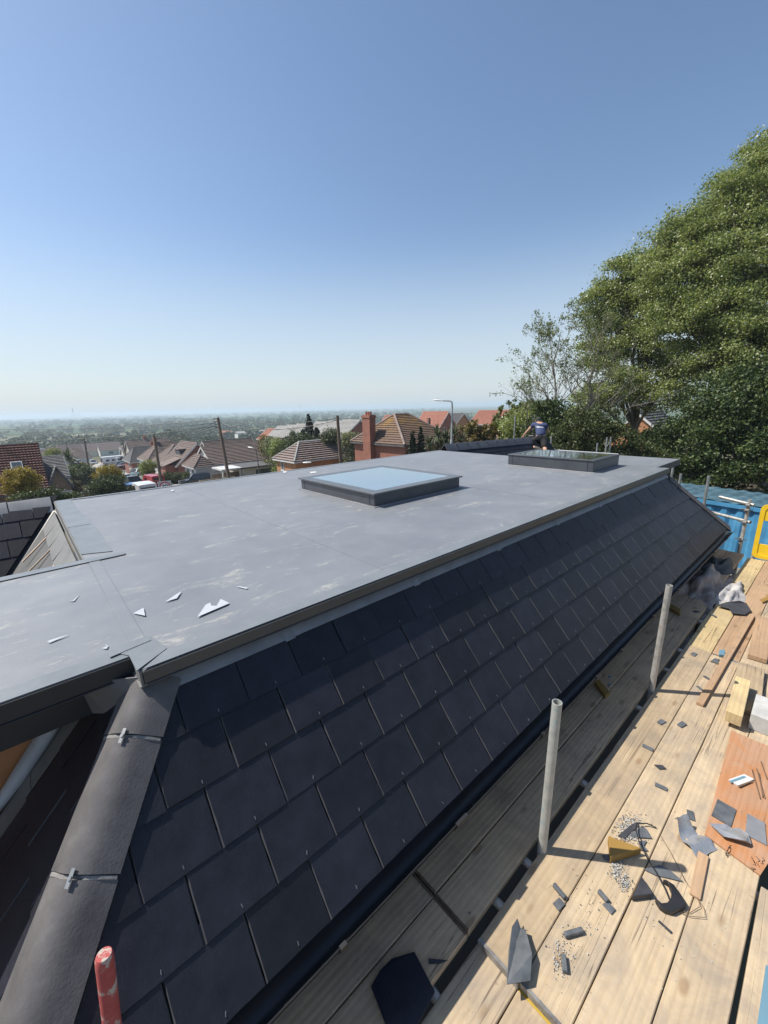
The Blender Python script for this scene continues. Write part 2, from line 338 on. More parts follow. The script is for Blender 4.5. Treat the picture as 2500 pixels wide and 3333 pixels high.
def bricks(name, a, b, mo):
    m, t, bs = new_mat(name); tc = N(t, 'ShaderNodeTexCoord'); sx = N(t, 'ShaderNodeSeparateXYZ'); t.links.new(tc.outputs['Object'], sx.inputs[0])
    ad = N(t, 'ShaderNodeMath', operation='ADD'); t.links.new(sx.outputs[0], ad.inputs[0]); t.links.new(sx.outputs[1], ad.inputs[1])
    cb = N(t, 'ShaderNodeCombineXYZ'); t.links.new(ad.outputs[0], cb.inputs[0]); t.links.new(sx.outputs[2], cb.inputs[1])
    br = N(t, 'ShaderNodeTexBrick'); setin(br, Scale=1.0, **{'Brick Width': .225, 'Row Height': .075, 'Mortar Size': .008}); t.links.new(cb.outputs[0], br.inputs['Vector'])
    br.inputs['Color1'].default_value = (*a, 1); br.inputs['Color2'].default_value = (*b, 1); br.inputs['Mortar'].default_value = (*mo, 1)
    n = noise(t, tc.outputs['Object'], .9, 5, .7); c = mixc(t, .55, br.outputs[0], ramp(t, n, [(.3, (.55,.5,.5)), (.7, (1,1,1))]).outputs[0], 'MULTIPLY')
    t.links.new(c, bs.inputs['Base Color']); bs.inputs['Roughness'].default_value = .9; bump(t, bs, br.outputs['Fac'], -.3, .01)
bricks('brick_red', (.26,.075,.05), (.34,.12,.075), (.30,.22,.17)); bricks('brick_orange', (.46,.19,.075), (.54,.25,.11), (.42,.30,.2)); bricks('brick_brown', (.20,.085,.055), (.28,.13,.085), (.26,.20,.16))
weathered('render_white', (.62,.61,.57), (.74,.73,.69), 1.2, .85, 20, .15, .01); weathered('render_cream', (.50,.45,.36), (.60,.55,.45), 1.2, .85, 20, .15, .01)
weathered('timber_pole', (.085,.06,.042), (.15,.11,.08), 3, .85, 14, .5, .01, mapscale=(4,4,.5)); weathered('concrete_post', (.24,.23,.22), (.34,.33,.31), 4, .85, 30, .2, .004)
weathered('fence_wood', (.16,.11,.075), (.25,.18,.125), 2, .85, 20, .3, .01); plain('lamp_grey', (.44,.46,.47), .45, .2); plain('lamp_white', (.72,.73,.73), .4); plain('wire_black', (.02,.02,.02), .6)
weathered('bark', (.10,.085,.065), (.20,.175,.14), 8, .9, 22, .8, .02, mapscale=(1,1,.35)); weathered('bark_grey', (.15,.13,.105), (.26,.235,.20), 8, .9, 22, .7, .02, mapscale=(1,1,.35))
def leaf_mat(name, cols, trans=.35, rough=.55, nscale=.6):
    m, t, bs = new_mat(name); ge = N(t, 'ShaderNodeNewGeometry'); v = coords(t, False)
    c = ramp(t, ge.outputs['Random Per Island'], [((i + .5) / len(cols), k) for i, k in enumerate(cols)]).outputs[0]
    n = noise(t, v, nscale, 3, .6); c = mixc(t, .5, c, ramp(t, n, [(.32, (.55,.6,.5)), (.68, (1.12,1.08,1.0))]).outputs[0], 'MULTIPLY')
    t.links.new(c, bs.inputs['Base Color']); bs.inputs['Roughness'].default_value = rough; bs.inputs['Specular IOR Level'].default_value = .5
    tl = N(t, 'ShaderNodeBsdfTranslucent'); t.links.new(mixc(t, 1.0, c, (1.0,1.0,.55), 'MULTIPLY'), tl.inputs[0]); mx = N(t, 'ShaderNodeMixShader'); mx.inputs[0].default_value = trans
    t.links.new(bs.outputs[0], mx.inputs[1]); t.links.new(tl.outputs[0], mx.inputs[2]); t.links.new(mx.outputs[0], t.nodes['Material Output'].inputs[0])
leaf_mat('leaf_sycamore', [(.13,.175,.05), (.215,.275,.085), (.31,.365,.14), (.41,.445,.23)], .42, .40); leaf_mat('leaf_fresh', [(.11,.15,.045), (.16,.21,.065), (.21,.24,.09), (.15,.16,.07)])
leaf_mat('leaf_ivy', [(.030,.055,.016), (.050,.085,.025), (.085,.125,.038), (.13,.165,.05)], .25); leaf_mat('leaf_hedge', [(.040,.058,.016), (.070,.092,.026), (.105,.125,.035)], .25)
leaf_mat('leaf_gold', [(.20,.17,.03), (.42,.30,.04), (.52,.36,.05), (.13,.14,.03)], .3, nscale=1.5); leaf_mat('leaf_conifer', [(.012,.022,.012), (.022,.036,.018), (.034,.05,.024)], .1)
leaf_mat('leaf_lime', [(.14,.18,.02), (.20,.24,.03), (.25,.27,.04)], .35); leaf_mat('leaf_palm', [(.05,.075,.03), (.085,.11,.05), (.13,.14,.07)], .2); leaf_mat('leaf_shrub', [(.035,.055,.02), (.06,.085,.03), (.09,.12,.045)], .25)
leaf_mat('leaf_wood', [(.045,.070,.030), (.065,.095,.038), (.09,.118,.05), (.12,.125,.065)], .2, nscale=.05); leaf_mat('leaf_blossom', [(.12,.15,.05), (.42,.42,.36), (.20,.22,.09)], .3); leaf_mat('leaf_pink', [(.10,.08,.03), (.30,.13,.07), (.12,.10,.04), (.25,.20,.09)], .3); leaf_mat('leaf_autumn', [(.10,.11,.03), (.17,.15,.04), (.23,.15,.05)], .35)

# ================================================================ THE SETTING
def smooth(a, b, t):
    t = np.clip((t - a) / (b - a), 0, 1); return t * t * (3 - 2 * t)
def ground_z(x, y):
    x = np.asarray(x, float); y = np.asarray(y, float); r = np.hypot(x, y)
    z = -5.4 - .085 * np.clip(y - 5, 0, 70) - .055 * np.clip(y - 75, 0, 120) - .012 * np.clip(x - 30, 0, 90)
    far = -33.0 + 2.0 * np.sin(x * .0011 + 1) * np.cos(y * .0009) * smooth(500, 1500, r)
    k = smooth(190, 430, r); return z * (1 - k) + far * k
def gh(x, y): return float(ground_z(x, y))

def build_ground():
    a = np.concatenate([[-9000,-5000,-2500,-1200,-600,-300,-180,-120,-80,-50], np.arange(-30, 131, 5), [160,200,240,300,370,450,600,900,1400,2400,4200,7000,12000]])
    b = np.concatenate([[-4000,-1500,-500,-200,-100,-50], np.arange(-25, 131, 5), [145,160,180,200,230,260,300,350,400,470,600,800,1200,2000,3500,6000,9000,14000]])
    X, Y = np.meshgrid(a, b, indexing='ij'); Z = ground_z(X, Y)
    V = np.stack([X, Y, Z], -1).reshape(-1, 3); n = len(b)
    F = [(i*n+j, (i+1)*n+j, (i+1)*n+j+1, i*n+j+1) for i in range(len(a)-1) for j in range(n-1)]
    m, t, bs = new_mat('terrain'); v = coords(t, False)
    n1 = noise(t, v, .0045, 4, .6); n2 = noise(t, v, .11, 6, .65); n3 = noise(t, v, 2.2, 6, .7)
    vo = N(t, 'ShaderNodeTexVoronoi'); vo.inputs['Scale'].default_value = .0048; vo.inputs['Randomness'].default_value = .8; mp = N(t, 'ShaderNodeMapping'); mp.inputs['Scale'].default_value = (1, .6, 1); mp.inputs['Rotation'].default_value = (0,0,.4); t.links.new(v, mp.inputs[0]); t.links.new(mp.outputs[0], vo.inputs['Vector'])
    sp = N(t, 'ShaderNodeSeparateColor'); t.links.new(vo.outputs['Color'], sp.inputs[0])
    fld = ramp(t, sp.outputs[0], [(.0, (.055,.090,.026)), (.3, (.080,.115,.035)), (.55, (.055,.075,.03)), (.75, (.17,.155,.095)), (.92, (.09,.12,.04))], 'CONSTANT').outputs[0]
    near = ramp(t, n2, [(.3, (.10,.105,.05)), (.55, (.17,.15,.105)), (.7, (.22,.20,.165))]).outputs[0]
    sx = N(t, 'ShaderNodeVectorMath', operation='LENGTH'); t.links.new(v, sx.inputs[0]); mr = N(t, 'ShaderNodeMapRange'); setin(mr, **{'From Min': 200, 'From Max': 300}); t.links.new(sx.outputs['Value'], mr.inputs[0])
    c = mixc(t, mr.outputs[0], near, fld); c = mixc(t, .4, c, ramp(t, n3, [(.3, (.5,.5,.5)), (.7, (1,1,1))]).outputs[0], 'MULTIPLY'); c = mixc(t, .4, c, ramp(t, n1, [(.35, (.6,.65,.6)), (.65, (1,1,1))]).outputs[0], 'MULTIPLY')
    t.links.new(c, bs.inputs['Base Color']); bs.inputs['Roughness'].default_value = 1; bs.inputs['Specular IOR Level'].default_value = .1; bump(t, bs, n3, .6, .06)
    me = bpy.data.meshes.new('ground'); me.from_pydata(V.tolist(), [], F); me.shade_smooth(); me.materials.append(m)
    finish(link_mesh('ground', me), kind='structure')
build_ground()

ROAD = [(9.0, 20), (10.5, 40), (12.2, 58), (13.2, 75), (14.5, 95), (16.2, 118), (19, 142), (24, 170), (32, 205)]
def road_x(y): return float(np.interp(y, [p[1] for p in ROAD], [p[0] for p in ROAD]))
def ribbon(name, lo, hi, dz, mt, thick=0):
    mb = MB(); ys = np.arange(20, 206, 3.0); rows = []
    for y in ys:
        x = road_x(y); q = []
        for o in (lo, hi): q.append((x + o, y, gh(x + o, y) + dz))
        rows.append(q)
    for i in range(len(rows) - 1):
        mb.poly([rows[i][0], rows[i][1], rows[i+1][1], rows[i+1][0]])
        if thick:
            for s in (0, 1):
                a, b = rows[i][s], rows[i+1][s]; mb.poly([a, b, (b[0], b[1], b[2]-thick), (a[0], a[1], a[2]-thick)])
    return finish(mb.build(name, mt, smooth=30), kind='structure')
ribbon('road', -3.4, 3.4, .09, MATS['asphalt'])
ribbon('pavement', -5.4, -3.45, .20, MATS['pavement'], .15)
ribbon('pavement', 3.45, 5.4, .20, MATS['pavement'], .15)
# paved front drives between the footway and the houses
_d = MB()
for (x0, x1, y0, y1) in [(17.4, 20.5, 55, 66), (17.9, 18.8, 66, 100), (5.5, 7.4, 60, 78)]:
    ys = np.linspace(y0, y1, 6)
    for a, b in zip(ys[:-1], ys[1:]): _d.poly([(x0, a, gh(x0, a)+.12), (x1, a, gh(x1, a)+.12), (x1, b, gh(x1, b)+.12), (x0, b, gh(x0, b)+.12)])
finish(_d.build('driveway', MATS['pavement']), kind='structure')

# ================================================================ THE BUILDING BEING ROOFED
K = 1.134; PITCH = math.atan(K)                    # roof pitch 48.6 degrees
ZF = -1.115                                        # flat roof level below the camera
XL, XR = .23, 8.02                                 # ends of the main block
YF, YB, YI, YJ = 1.93, 6.95, 2.09, 3.86            # front edge, back edge, side wings from YI to YJ
YE, ZE = 1.153, -2.152                             # line of the slate tails at the eaves
bld = empty('flat_roofed_building', (4, 4, -5.4), 0, 'slate and grey flat roofed single storey building under construction, with two roof lights', 'building')
BL = Vector((4, 4, -5.4))
def bpart(mb, name, mt, parent=None, **kw):
    o = mb.build(name, mt, None, **kw); o.parent = parent or bld
    o.matrix_parent_inverse = Matrix.Translation(-BL) if parent is None else parent.matrix_world.inverted() if False else Matrix.Translation(-BL)
    return o
def bsub(mb, name, mt, parent, **kw):              # a sub-part, given in world coordinates, under a part that sits at the world origin
    o = mb.build(name, mt, parent, **kw); return o

# --- walls and deck below
wb = MB(); wb.box(-4.2, 12.6, 2.75, 8.6, -5.5, -2.3); wb.box(XL - .35, XR + .35, 1.42, 7.5, -5.5, -2.22)
bpart(wb, 'wall', MATS['fascia_dark'])  # wall coloured near black, painting in the deep shade behind the gap
zd = lambda y: ZE + (y - YE) * K - .035
dk = MB()
dk.poly([(XL - .85, YE + .02, zd(YE + .02)), (XR + .85, YE + .02, zd(YE + .02)), (XR - .02, 2.0, zd(2.0)), (XL + .02, 2.0, zd(2.0))])
bpart(dk, 'roof_underlay', MATS['fascia_dark'])
sf = MB(); sf.box(XL - .8, XR + .8, 1.17, 1.45, -2.30, -2.275); sf.box(XL - .8, XR + .8, 1.168, 1.19, -2.29, -2.185); bpart(sf, 'soffit', MATS['fascia_dark'])

# --- flat roof: membrane sheets lapped over each other, each sheet a little higher than the last
def sheet(name, poly, z, mt, th=.012):
    mb = MB(); mb.prism([(x, y, z - th) for x, y in poly], (0, 0, th)); return bpart(mb, name, mt)
HOLES = [(3.03, 4.37, 3.60, 5.02), (6.90, 7.76, 2.76, 4.10)]           # openings under the two roof lights
def around(mb, x0, x1, y0, y1, z0, z1, hole):
    a, b, c, d = hole
    for q in ((x0, a, y0, y1), (b, x1, y0, y1), (a, b, y0, c), (a, b, d, y1)): mb.box(*q, z0, z1)
ub = MB(); around(ub, XL + .02, 5.5, YF + .03, YB - .02, ZF - .11, ZF - .012, HOLES[0]); around(ub, 5.5, XR - .02, YF + .03, YB - .02, ZF - .11, ZF - .012, HOLES[1]); ub.box(-4.2, XL + .02, YI + .03, YJ - .03, ZF - .11, ZF - .012); ub.box(XR - .02, 9.35, YI + .03, YJ - .03, ZF - .11, ZF - .012)
bpart(ub, 'roof_deck', MATS['fascia_dark'])
MS = MATS['roof_membrane']
sheet('membrane_sheet', [(XL, YF), (1.80, YF), (1.80, YB), (XL, YB)], ZF, MS)
for (x0, x1, y0, y1, dz, th, hl) in ((1.77, 4.62, YF + .002, YB, .003, .0145, HOLES[0]), (4.59, XR, YF + .004, YB, .006, .0175, HOLES[1])):
    mb = MB(); around(mb, x0, x1, y0, y1, ZF + dz - th, ZF + dz, hl); bpart(mb, 'membrane_sheet', MS)
sheet('membrane_sheet', [(-4.2, YI), (XL + .01, YI), (XL + .01, YJ), (-4.2, YJ)], ZF + .002, MS, .0125)
sheet('membrane_sheet', [(XR - .01, YI + .03), (9.42, YI + .03), (9.42, YJ + .5), (XR - .01, YJ + .5)], ZF + .003, MS, .0135)
sheet('lap_strip', [(XL + .005, YI + .09), (XL + .075, YI + .09), (XL + .085, YJ - .05), (XL + .015, YJ - .05)], ZF + .0052, MS, .003)
TP = MATS['tape']
def tape(poly, dz): return sheet('cover_tape', poly, ZF + dz, TP, .0025)
tape([(XL + .0, YF - .002), (XR, YF - .002), (XR, YF + .095), (XL + .12, YF + .095)], .0095)
tape([(-4.2, YI - .002), (XL - .02, YI - .002), (XL - .02, YI + .10), (-4.2, YI + .105)], .0072)
tape([(XL - .005, 4.05), (XL + .20, 3.95), (XL + .21, 5.2), (XL + .002, 5.2)], .0062)
tape([(XL - .003, 5.15), (XL + .19, 5.15), (XL + .17, 6.9), (XL, 6.9)], .0086)
tape([(-4.2, YJ - .10), (XL + .26, YJ - .09), (XL + .27, YJ - .03), (XL, YJ + .002), (-4.2, YJ + .002)], .0106)
tape([(XL, YB - .07), (XR, YB - .07), (XR, YB + .002), (XL, YB + .002)], .0085)
tape([(XL - .02, YF + .0), (XL + .13, YF + .10), (XL + .10, YI + .12), (XL - .07, YI + .09), (XL - .02, YI - .003)], .0125)
tape([(XL - .09, YI + .04), (XL + .09, YI + .07), (XL + .085, YI + .13), (XL - .09, YI + .11)], .0155)
# raised edge trims (fascia) round the flat roof
fm = MATS['fascia_metal']
def trim(p0, p1, h, mt, name='edge_trim', out=.012):
    p0 = Vector((*p0, 0)); p1 = Vector((*p1, 0)); d = (p1 - p0).normalized(); n = Vector((d.y, -d.x, 0))
    mb = MB(); mb.prism([(p.x, p.y, ZF - h) for p in (p0, p1, p1 + n * out, p0 + n * out)], (0, 0, h - .001))
    mb.prism([(p.x, p.y, ZF - h - .006) for p in (p0 - n * .03, p1 - n * .03, p1 + n * (out + .008), p0 + n * (out + .008))], (0, 0, .006))
    return bpart(mb, name, mt, bevel=.002)
xs = [XL, 2.62, 5.05, 5.62, XR]
for a, b in zip(xs[:-1], xs[1:]): trim((a + .001, YF), (b - .001, YF), .062, fm)
trim((-4.2, YI), (XL - .001, YI), .085, MATS['fascia_dark']); trim((XL, YI), (XL, YF), .075, MATS['lead_pale'])
trim((XL, YB), (XL, YJ), .09, MATS['lead_pale']); trim((XR, YF), (XR, YI + .03), .07, fm); trim((XR, YI + .03), (9.42, YI + .03), .10, MATS['fascia_dark']); trim((9.42, YI + .03), (9.42, YJ + .5), .10, MATS['fascia_dark'])
trim((XR, YB), (XL, YB), .07, fm); trim((XL, YJ), (-4.2, YJ), .06, fm)

# --- slates
GA, SW = .2427, .300                               # gauge along the slope, slate width
def clip_poly(pts, a, b, c):                       # keep a*u + b*v + c >= 0
    out = []
    for i in range(len(pts)):
        p, q = pts[i], pts[(i+1) % len(pts)]; dp_, dq = a*p[0]+b*p[1]+c, a*q[0]+b*q[1]+c
        if dp_ >= 0: out.append(p)
        if (dp_ >= 0) != (dq >= 0):
            t = dp_ / (dp_ - dq); out.append((p[0]+(q[0]-p[0])*t, p[1]+(q[1]-p[1])*t))
    return out
def slate_mesh(L, seed):
    rn = random.Random(seed); W = SW - .005; e = []
    for i in range(7): e.append((W*i/6, 0))
    for i in range(1, 7): e.append((W, L*i/6))
    for i in range(1, 3): e.append((W - W*i/2, L))
    for i in range(1, 6): e.append((0, L - L*i/6))
    lo, hi = [], []
    for x, y in e:
        j = lambda s: rn.uniform(-s, s)
        lo.append((x + j(.0012), y + j(.0012), 0))
        ix = .0035 + abs(j(.0025)); hx = min(max(x, ix), W - ix); hy = max(y, .003 + abs(j(.002)))
        hi.append((hx, hy, .0055))
    mb = MB(); n = len(e)
    mb.add(lo + hi, [tuple(range(n-1, -1, -1)), tuple(range(n, 2*n))] + [(i, (i+1)%n, n+(i+1)%n, n+i) for i in range(n)])
    mb.mi = [0, 0] + [1 if (6 <= i < 12 or i >= 14) else 0 for i in range(n)]
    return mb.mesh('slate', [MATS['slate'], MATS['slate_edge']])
SLATES = [slate_mesh(.315, s) for s in range(6)]
RIVETS = MB(); N_SLATE = 0
def slate_field(O, U, V, ncourse, u0, u1, off, clips, L=.315, top=None, rivet=True, lift=.016):
    """O origin at the tail line of course 0; U along the course, V up the slope; clips: (a,b,c) half planes in (u,v)."""
    global N_SLATE
    O = Vector(O); U = Vector(U).normalized(); V = Vector(V).normalized(); Nn = U.cross(V).normalized()
    a = math.asin(.0062 / GA); V2 = (V * math.cos(a) - Nn * math.sin(a)).normalized(); N2 = U.cross(V2)
    for i in range(ncourse):
        v0 = i * GA; k0 = math.floor((u0 - off) / SW) - 1
        for k in range(k0, int((u1 - u0) / SW) + k0 + 4):
            x = off + (k + (.5 if i % 2 else 0)) * SW
            l = L if top is None else min(L, top - v0)
            rect = [(x, v0), (x + SW - .005, v0), (x + SW - .005, v0 + l), (x, v0 + l)]; q = rect
            for c in clips:
                q = clip_poly(q, *c)
                if len(q) < 3: break
            if len(q) < 3: continue
            jr = random.uniform(-.004, .004); ln = lift + random.uniform(-.0012, .0022)
            base = O + V * v0 + Nn * ln
            M = Matrix((( U.x, V2.x, N2.x, 0), (U.y, V2.y, N2.y, 0), (U.z, V2.z, N2.z, 0), (0, 0, 0, 1)))
            if len(q) == 4 and all(abs(q[m_][0]-rect[m_][0]) < 1e-6 and abs(q[m_][1]-rect[m_][1]) < 1e-6 for m_ in range(4)) and l == .315:
                o = link_mesh('slate', random.choice(SLATES)); loc = base + U * x
            else:
                mb = MB(); cx = min(p[0] for p in q); mb.prism([(p[0] - cx, p[1] - v0, 0) for p in q], (0, 0, .0055))
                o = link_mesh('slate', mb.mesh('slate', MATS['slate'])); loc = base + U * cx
            o.parent = bld; o.matrix_local = Matrix.Translation(loc - BL + U * random.uniform(-.0012, .0012) + V * random.uniform(-.002, .002)) @ M @ Matrix.Rotation(jr, 4, 'Z')
            N_SLATE += 1
            if rivet:
                c0 = (x + SW * .5, v0 + .028)
                if all(c[0]*c0[0] + c[1]*c0[1] + c[2] > .02 for c in clips):
                    p = O + U * c0[0] + V * c0[1] + Nn * (ln + .0065); RIVETS.bar(p - V * .007 + U * random.uniform(-.004, .004), p + V * .007 + U * random.uniform(-.003, .003), .0026, .002, Nn)
cp, sp_ = math.cos(PITCH), math.sin(PITCH)
# front slope (faces the scaffold): hips at both ends run at 45 degrees in plan
vt = (1.945 - YE) / cp
hipU = lambda v: v * cp
slate_field((0, YE, ZE), (1, 0, 0), (0, cp, sp_), 5, XL - .8, XR + .8, .036, [(1, -cp, -(XL - .02 - (1.95 - YE)) - .035), (-1, -cp, (XR + .02 + (1.95 - YE)) - .035), (0, -1, vt - .005)])
# left hip slope (faces -X), cut short by the valley at y = 2.33
ZH = ZE + (1.95 - YE) * K
slate_field((XL - .02 - (1.95 - YE), 0, ZE), (0, -1, 0), (cp, 0, sp_), 5, -2.6, -1.1, .07, [(1, 0, 2.335), (-1, -cp, -1.153 - .02), (0, -1, vt - .005)], rivet=False)
# right hip slope (faces +X)
slate_field((XR + .02 + (1.95 - YE), 0, ZE), (0, 1, 0), (-cp, 0, sp_), 5, 1.1, 2.6, .07, [(-1, 0, 2.3), (1, -cp, -1.153 - .02), (0, -1, vt - .005)], rivet=False)
# left wing slope beyond the valley
YR, ZR = 6.985, -1.10
slate_field((0, YR - 9.02 * GA * cp, ZR - 9.02 * GA * sp_ + .0), (1, 0, 0), (0, cp, sp_), 9, -3.2, .3, -.16 + .15, [(-1, .66, .24 - .66 * 9 * GA), (1, 0, 2.6)])
# right wing slope where the man kneels
rA, rB = Vector((8.3, 7.0, -1.06)), Vector((12.72, 6.5, -1.115)); rU = (rB - rA).normalized(); rV = Vector((-.0, cp, sp_)); rV = (rV - rU * rV.dot(rU)).normalized()
rL = (rB - rA).length
slate_field(rA - rV * (5 * GA + .06), rU, rV, 5, 0, rL, .1, [(1, .0, -.02), (-1, 0, rL), (0, -1, 5 * GA + .03)], rivet=False)
rd = MB(); A, U_, L_, V_ = rA, rU, rL, rV
rd.poly([A, A + U_ * L_, A + U_ * L_ - V_ * 1.6, A - V_ * 1.6]); B_ = Vector((0, cp, -sp_)); rd.poly([A, A + U_ * L_, A + U_ * L_ + B_ * 2.2, A + B_ * 2.2])
bpart(rd, 'roof_underlay', MATS['fascia_dark'])
rd = MB(); rd.poly([(-4.2, YR, ZR - .03), (.25, YR, ZR - .03), (.25, YR - 1.75, ZR - .03 - 1.75 * K), (-4.2, YR - 1.75, ZR - .03 - 1.75 * K)])
rd.poly([(-4.2, YR, ZR - .03), (.25, YR, ZR - .03), (.25, YR + 1.5, ZR - .03 - 1.5 * K), (-4.2, YR + 1.5, ZR - .03 - 1.5 * K)])
bpart(rd, 'roof_underlay', MATS['fascia_dark'])
rv = bpart(RIVETS, 'slate_rivets', MATS['lead']); rv['kind'] = 'stuff'

# lead strip between the fascia and the top course, in lapped lengths
ls = [XL + .06, 1.02, 2.05, 3.1, 4.2, 5.3, 6.4, 7.4, XR - .03]
for i, (a, b) in enumerate(zip(ls[:-1], ls[1:])):
    mb = MB(); zt = lambda y: ZE + (y - YE) * K + .030 + .002 * (i % 2)
    mb.prism([(a - .05, 1.918, zt(1.918)), (b, 1.918, zt(1.918)), (b, 2.02, zt(2.02)), (a - .05, 2.02, zt(2.02))], (0, -.0025, .002)); bpart(mb, 'lead_flashing', MATS['lead'])
    bx = MB(); bx.prism([(b - .10, 1.911, zt(1.911) + .002), (b - .04, 1.911, zt(1.911) + .002), (b - .045, 2.0, zt(2.0) + .003), (b - .10, 2.0, zt(2.0) + .003)], (0, -.003, .003)); bpart(bx, 'lead_clip', MATS['lead'])
# --- hip tiles
def hip_tiles(H, D, n1, n2, ts, sgn=1, clip=True):
    H = Vector(H); D = Vector(D).normalized(); n1 = Vector(n1).normalized(); n2 = Vector(n2).normalized()
    p1 = n1.cross(D).normalized(); p1 = p1 if p1.dot(n2) < 0 else -p1
    p2 = n2.cross(D).normalized(); p2 = p2 if p2.dot(n1) < 0 else -p2
    up = (n1 + n2).normalized(); W = .140
    for a, b in zip(ts[:-1], ts[1:]):
        mb = MB(); secs = []
        for t, th in ((a + .006, .0), (b - .010, .004)):
            c = H + D * t; out = []
            e1, e2, ap = c + p1 * .075 + n1 * (.036 + th), c + p2 * .075 + n2 * (.036 + th), c + up * (.066 + th)
            out.append(c + p1 * W + n1 * (.030 + th))
            for q_ in np.linspace(0, 1, 9): q_ = float(q_); out.append(e1 * (1 - q_) ** 2 + ap * (2 * q_ * (1 - q_)) + e2 * q_ ** 2)
            out.append(c + p2 * W + n2 * (.030 + th))
            for (pp, nn, w_) in ((p2, n2, W - .002), (p2, n2, .02), (p1, n1, .02), (p1, n1, W - .002)): out.append(c + pp * w_ + nn * .016)
            secs.append(out)
        mb.loft(secs); ht = bpart(mb, 'hip_tile', MATS['hip_concrete'], smooth=60)
        if clip:
            mo = MB(); c = H + D * b; q = []
            for t in (-.008, .009): q.append([c + D * (t + random.uniform(-.002, .002)) + pp * w_ + nn * h for pp, nn, w_, h in ((p1, n1, W - .004, .034), (p1, n1, .08, .0385), (p1, n1, .03, .036), (p2, n2, .03, .036), (p2, n2, .08, .0385), (p2, n2, W - .004, .034), (p2, n2, W - .01, .012), (p1, n1, W - .01, .012))])
            mo.loft(q); bpart(mo, 'mortar_joint', MATS['mortar'], smooth=60, bevel=.004)
            cl = MB(); cc = c + up * .0415 + p1 * .004; cl.bar(cc - D * .028, cc + D * .028, .014, .002, up); cl.tube([cc + up * .001, cc + up * .006], .007, 10); bpart(cl, 'clip_and_screw', MATS['galvanised'])
Dl = Vector((-1, -1, -K)); n_f = Vector((0, -K, 1)); n_l = Vector((-K, 0, 1)); n_r = Vector((K, 0, 1))
hip_tiles((XL - .02, 1.95, ZH), Dl, n_f, n_l, [-.10, .163, .616, 1.07, 1.43])
hip_tiles((XR + .02, 1.95, ZH), (1, -1, -K), n_f, n_r, [.0, .16, .61, 1.06, 1.43], clip=True)
# cut top piece of the hip against the fascia, folded lead saddle beside it
mb = MB(); mb.prism([(.005, 2.182, -1.20), (.032, 2.182, -1.378), (.085, 2.12, -1.372), (.20, 2.0, -1.245), (.215, 2.005, -1.18)], (.002, .004, .001)); bpart(mb, 'lead_saddle', MATS['upstand_trim'])
mb = MB(); mb.box(-4.2, .035, 2.188, 2.21, -1.385, ZF - .09); bpart(mb, 'soffit_board', MATS['fascia_dark'])
# --- recess on the left: lead lined abutment, loose white membrane, plywood
xs0 = XL - .02 - (1.95 - YE); zl = lambda x: ZE + (x - xs0) * K
mb = MB()
for a, b, o in ((.02, -.28, .0), (-.26, -.62, .003), (-.60, -1.0, .0)):
    mb.prism([(a, 2.325, zl(a) + .006 + o), (b, 2.325, zl(b) + .006 + o), (b, 2.52, zl(b) + .006 + o), (a, 2.52, zl(a) + .006 + o)], (-.002, 0, .002))
bpart(mb, 'lead_soaker', MATS['lead_pale'])
mb = MB(); mb.prism([(-1.6, 2.62, -1.36), (-.02, 2.62, -1.36), (-.02, 2.62, -1.60), (-1.6, 2.62, -3.3)], (0, .018, 0)); bpart(mb, 'plywood_panel', MATS['plywood_dark'])
mb = MB(); secs = []
for i in range(14):
    t = i / 13; c = Vector((-.075 - t * .75, 2.545, zl(-.075 - t * .75) + .055)); rr = .045 + .012 * math.sin(t * 9); secs.append([c + Vector((0, math.cos(a) * rr, math.sin(a) * rr * 1.1)) for a in np.linspace(-.6, 3.9, 9)])
mb.loft(secs); bpart(mb, 'loose_membrane', MATS['white_sheet'], smooth=60)
mb = MB(); mb.poly([(-.9, 2.3, zl(-.9) - .02), (.12, 2.3, zl(.12) - .02), (.2, 1.98, zl(.2) - .02), (-.62, 1.16, zl(-.62) - .02), (-.9, 1.16, zl(-.9) - .02)]); mb.poly([(-1.0, 2.3, zl(-1.0) - .01), (.12, 2.3, zl(.12) - .01), (.12, 2.66, zl(.12) - .01), (-1.0, 2.66, zl(-1.0) - .01)]); bpart(mb, 'roof_underlay', MATS['fascia_dark'])
# --- unslated slope above the left valley, with battens
xa, za = XL - .03, ZF - .10
mb = MB(); mb.prism([(xa, 3.80, za), (xa, 6.9, za), (xa - 1.2, 6.9, za - 1.2 * K), (xa - 1.2, 3.80, za - 1.2 * K)], (-.02, 0, -.02)); bpart(mb, 'roofing_felt', MATS['underlay'])
for j, yj in enumerate((4.15, 4.7, 5.25, 5.8, 6.35)):
    mb = MB(); o = .02 + .012 * j
    mb.prism([(xa - .005, yj + .22, za + .012), (xa - .005, yj - .34, za + .012), (xa - .15, yj - .34 + .05, za - .15 * K + .012), (xa - .15 , yj + .22, za - .15 * K + .012)], (-.006, 0, .005)); bpart(mb, 'lead_apron', MATS['lead_pale'])
for j, (yj, ln) in enumerate(((4.18, .55), (4.75, .46), (5.35, .42), (5.95, .40))):
    mb = MB(); p = Vector((xa - .15, yj, za - .15 * K + .03)); q = p + Vector((-ln * .62, -.06 + .1 * random.random(), -ln * .62 * K + .06)); mb.bar(p, q, .025, .014, (0, 0, 1)); bpart(mb, 'batten', MATS['batten'])
mb = MB(); mb.prism([(.19, YR - .16, -1.26), (-.95, YR - 1.30, -2.58), (-.88, YR - 1.36, -2.58), (.26, YR - .22, -1.26)], (0, 0, .05)); bpart(mb, 'valley_liner', MATS['gutter_black'])
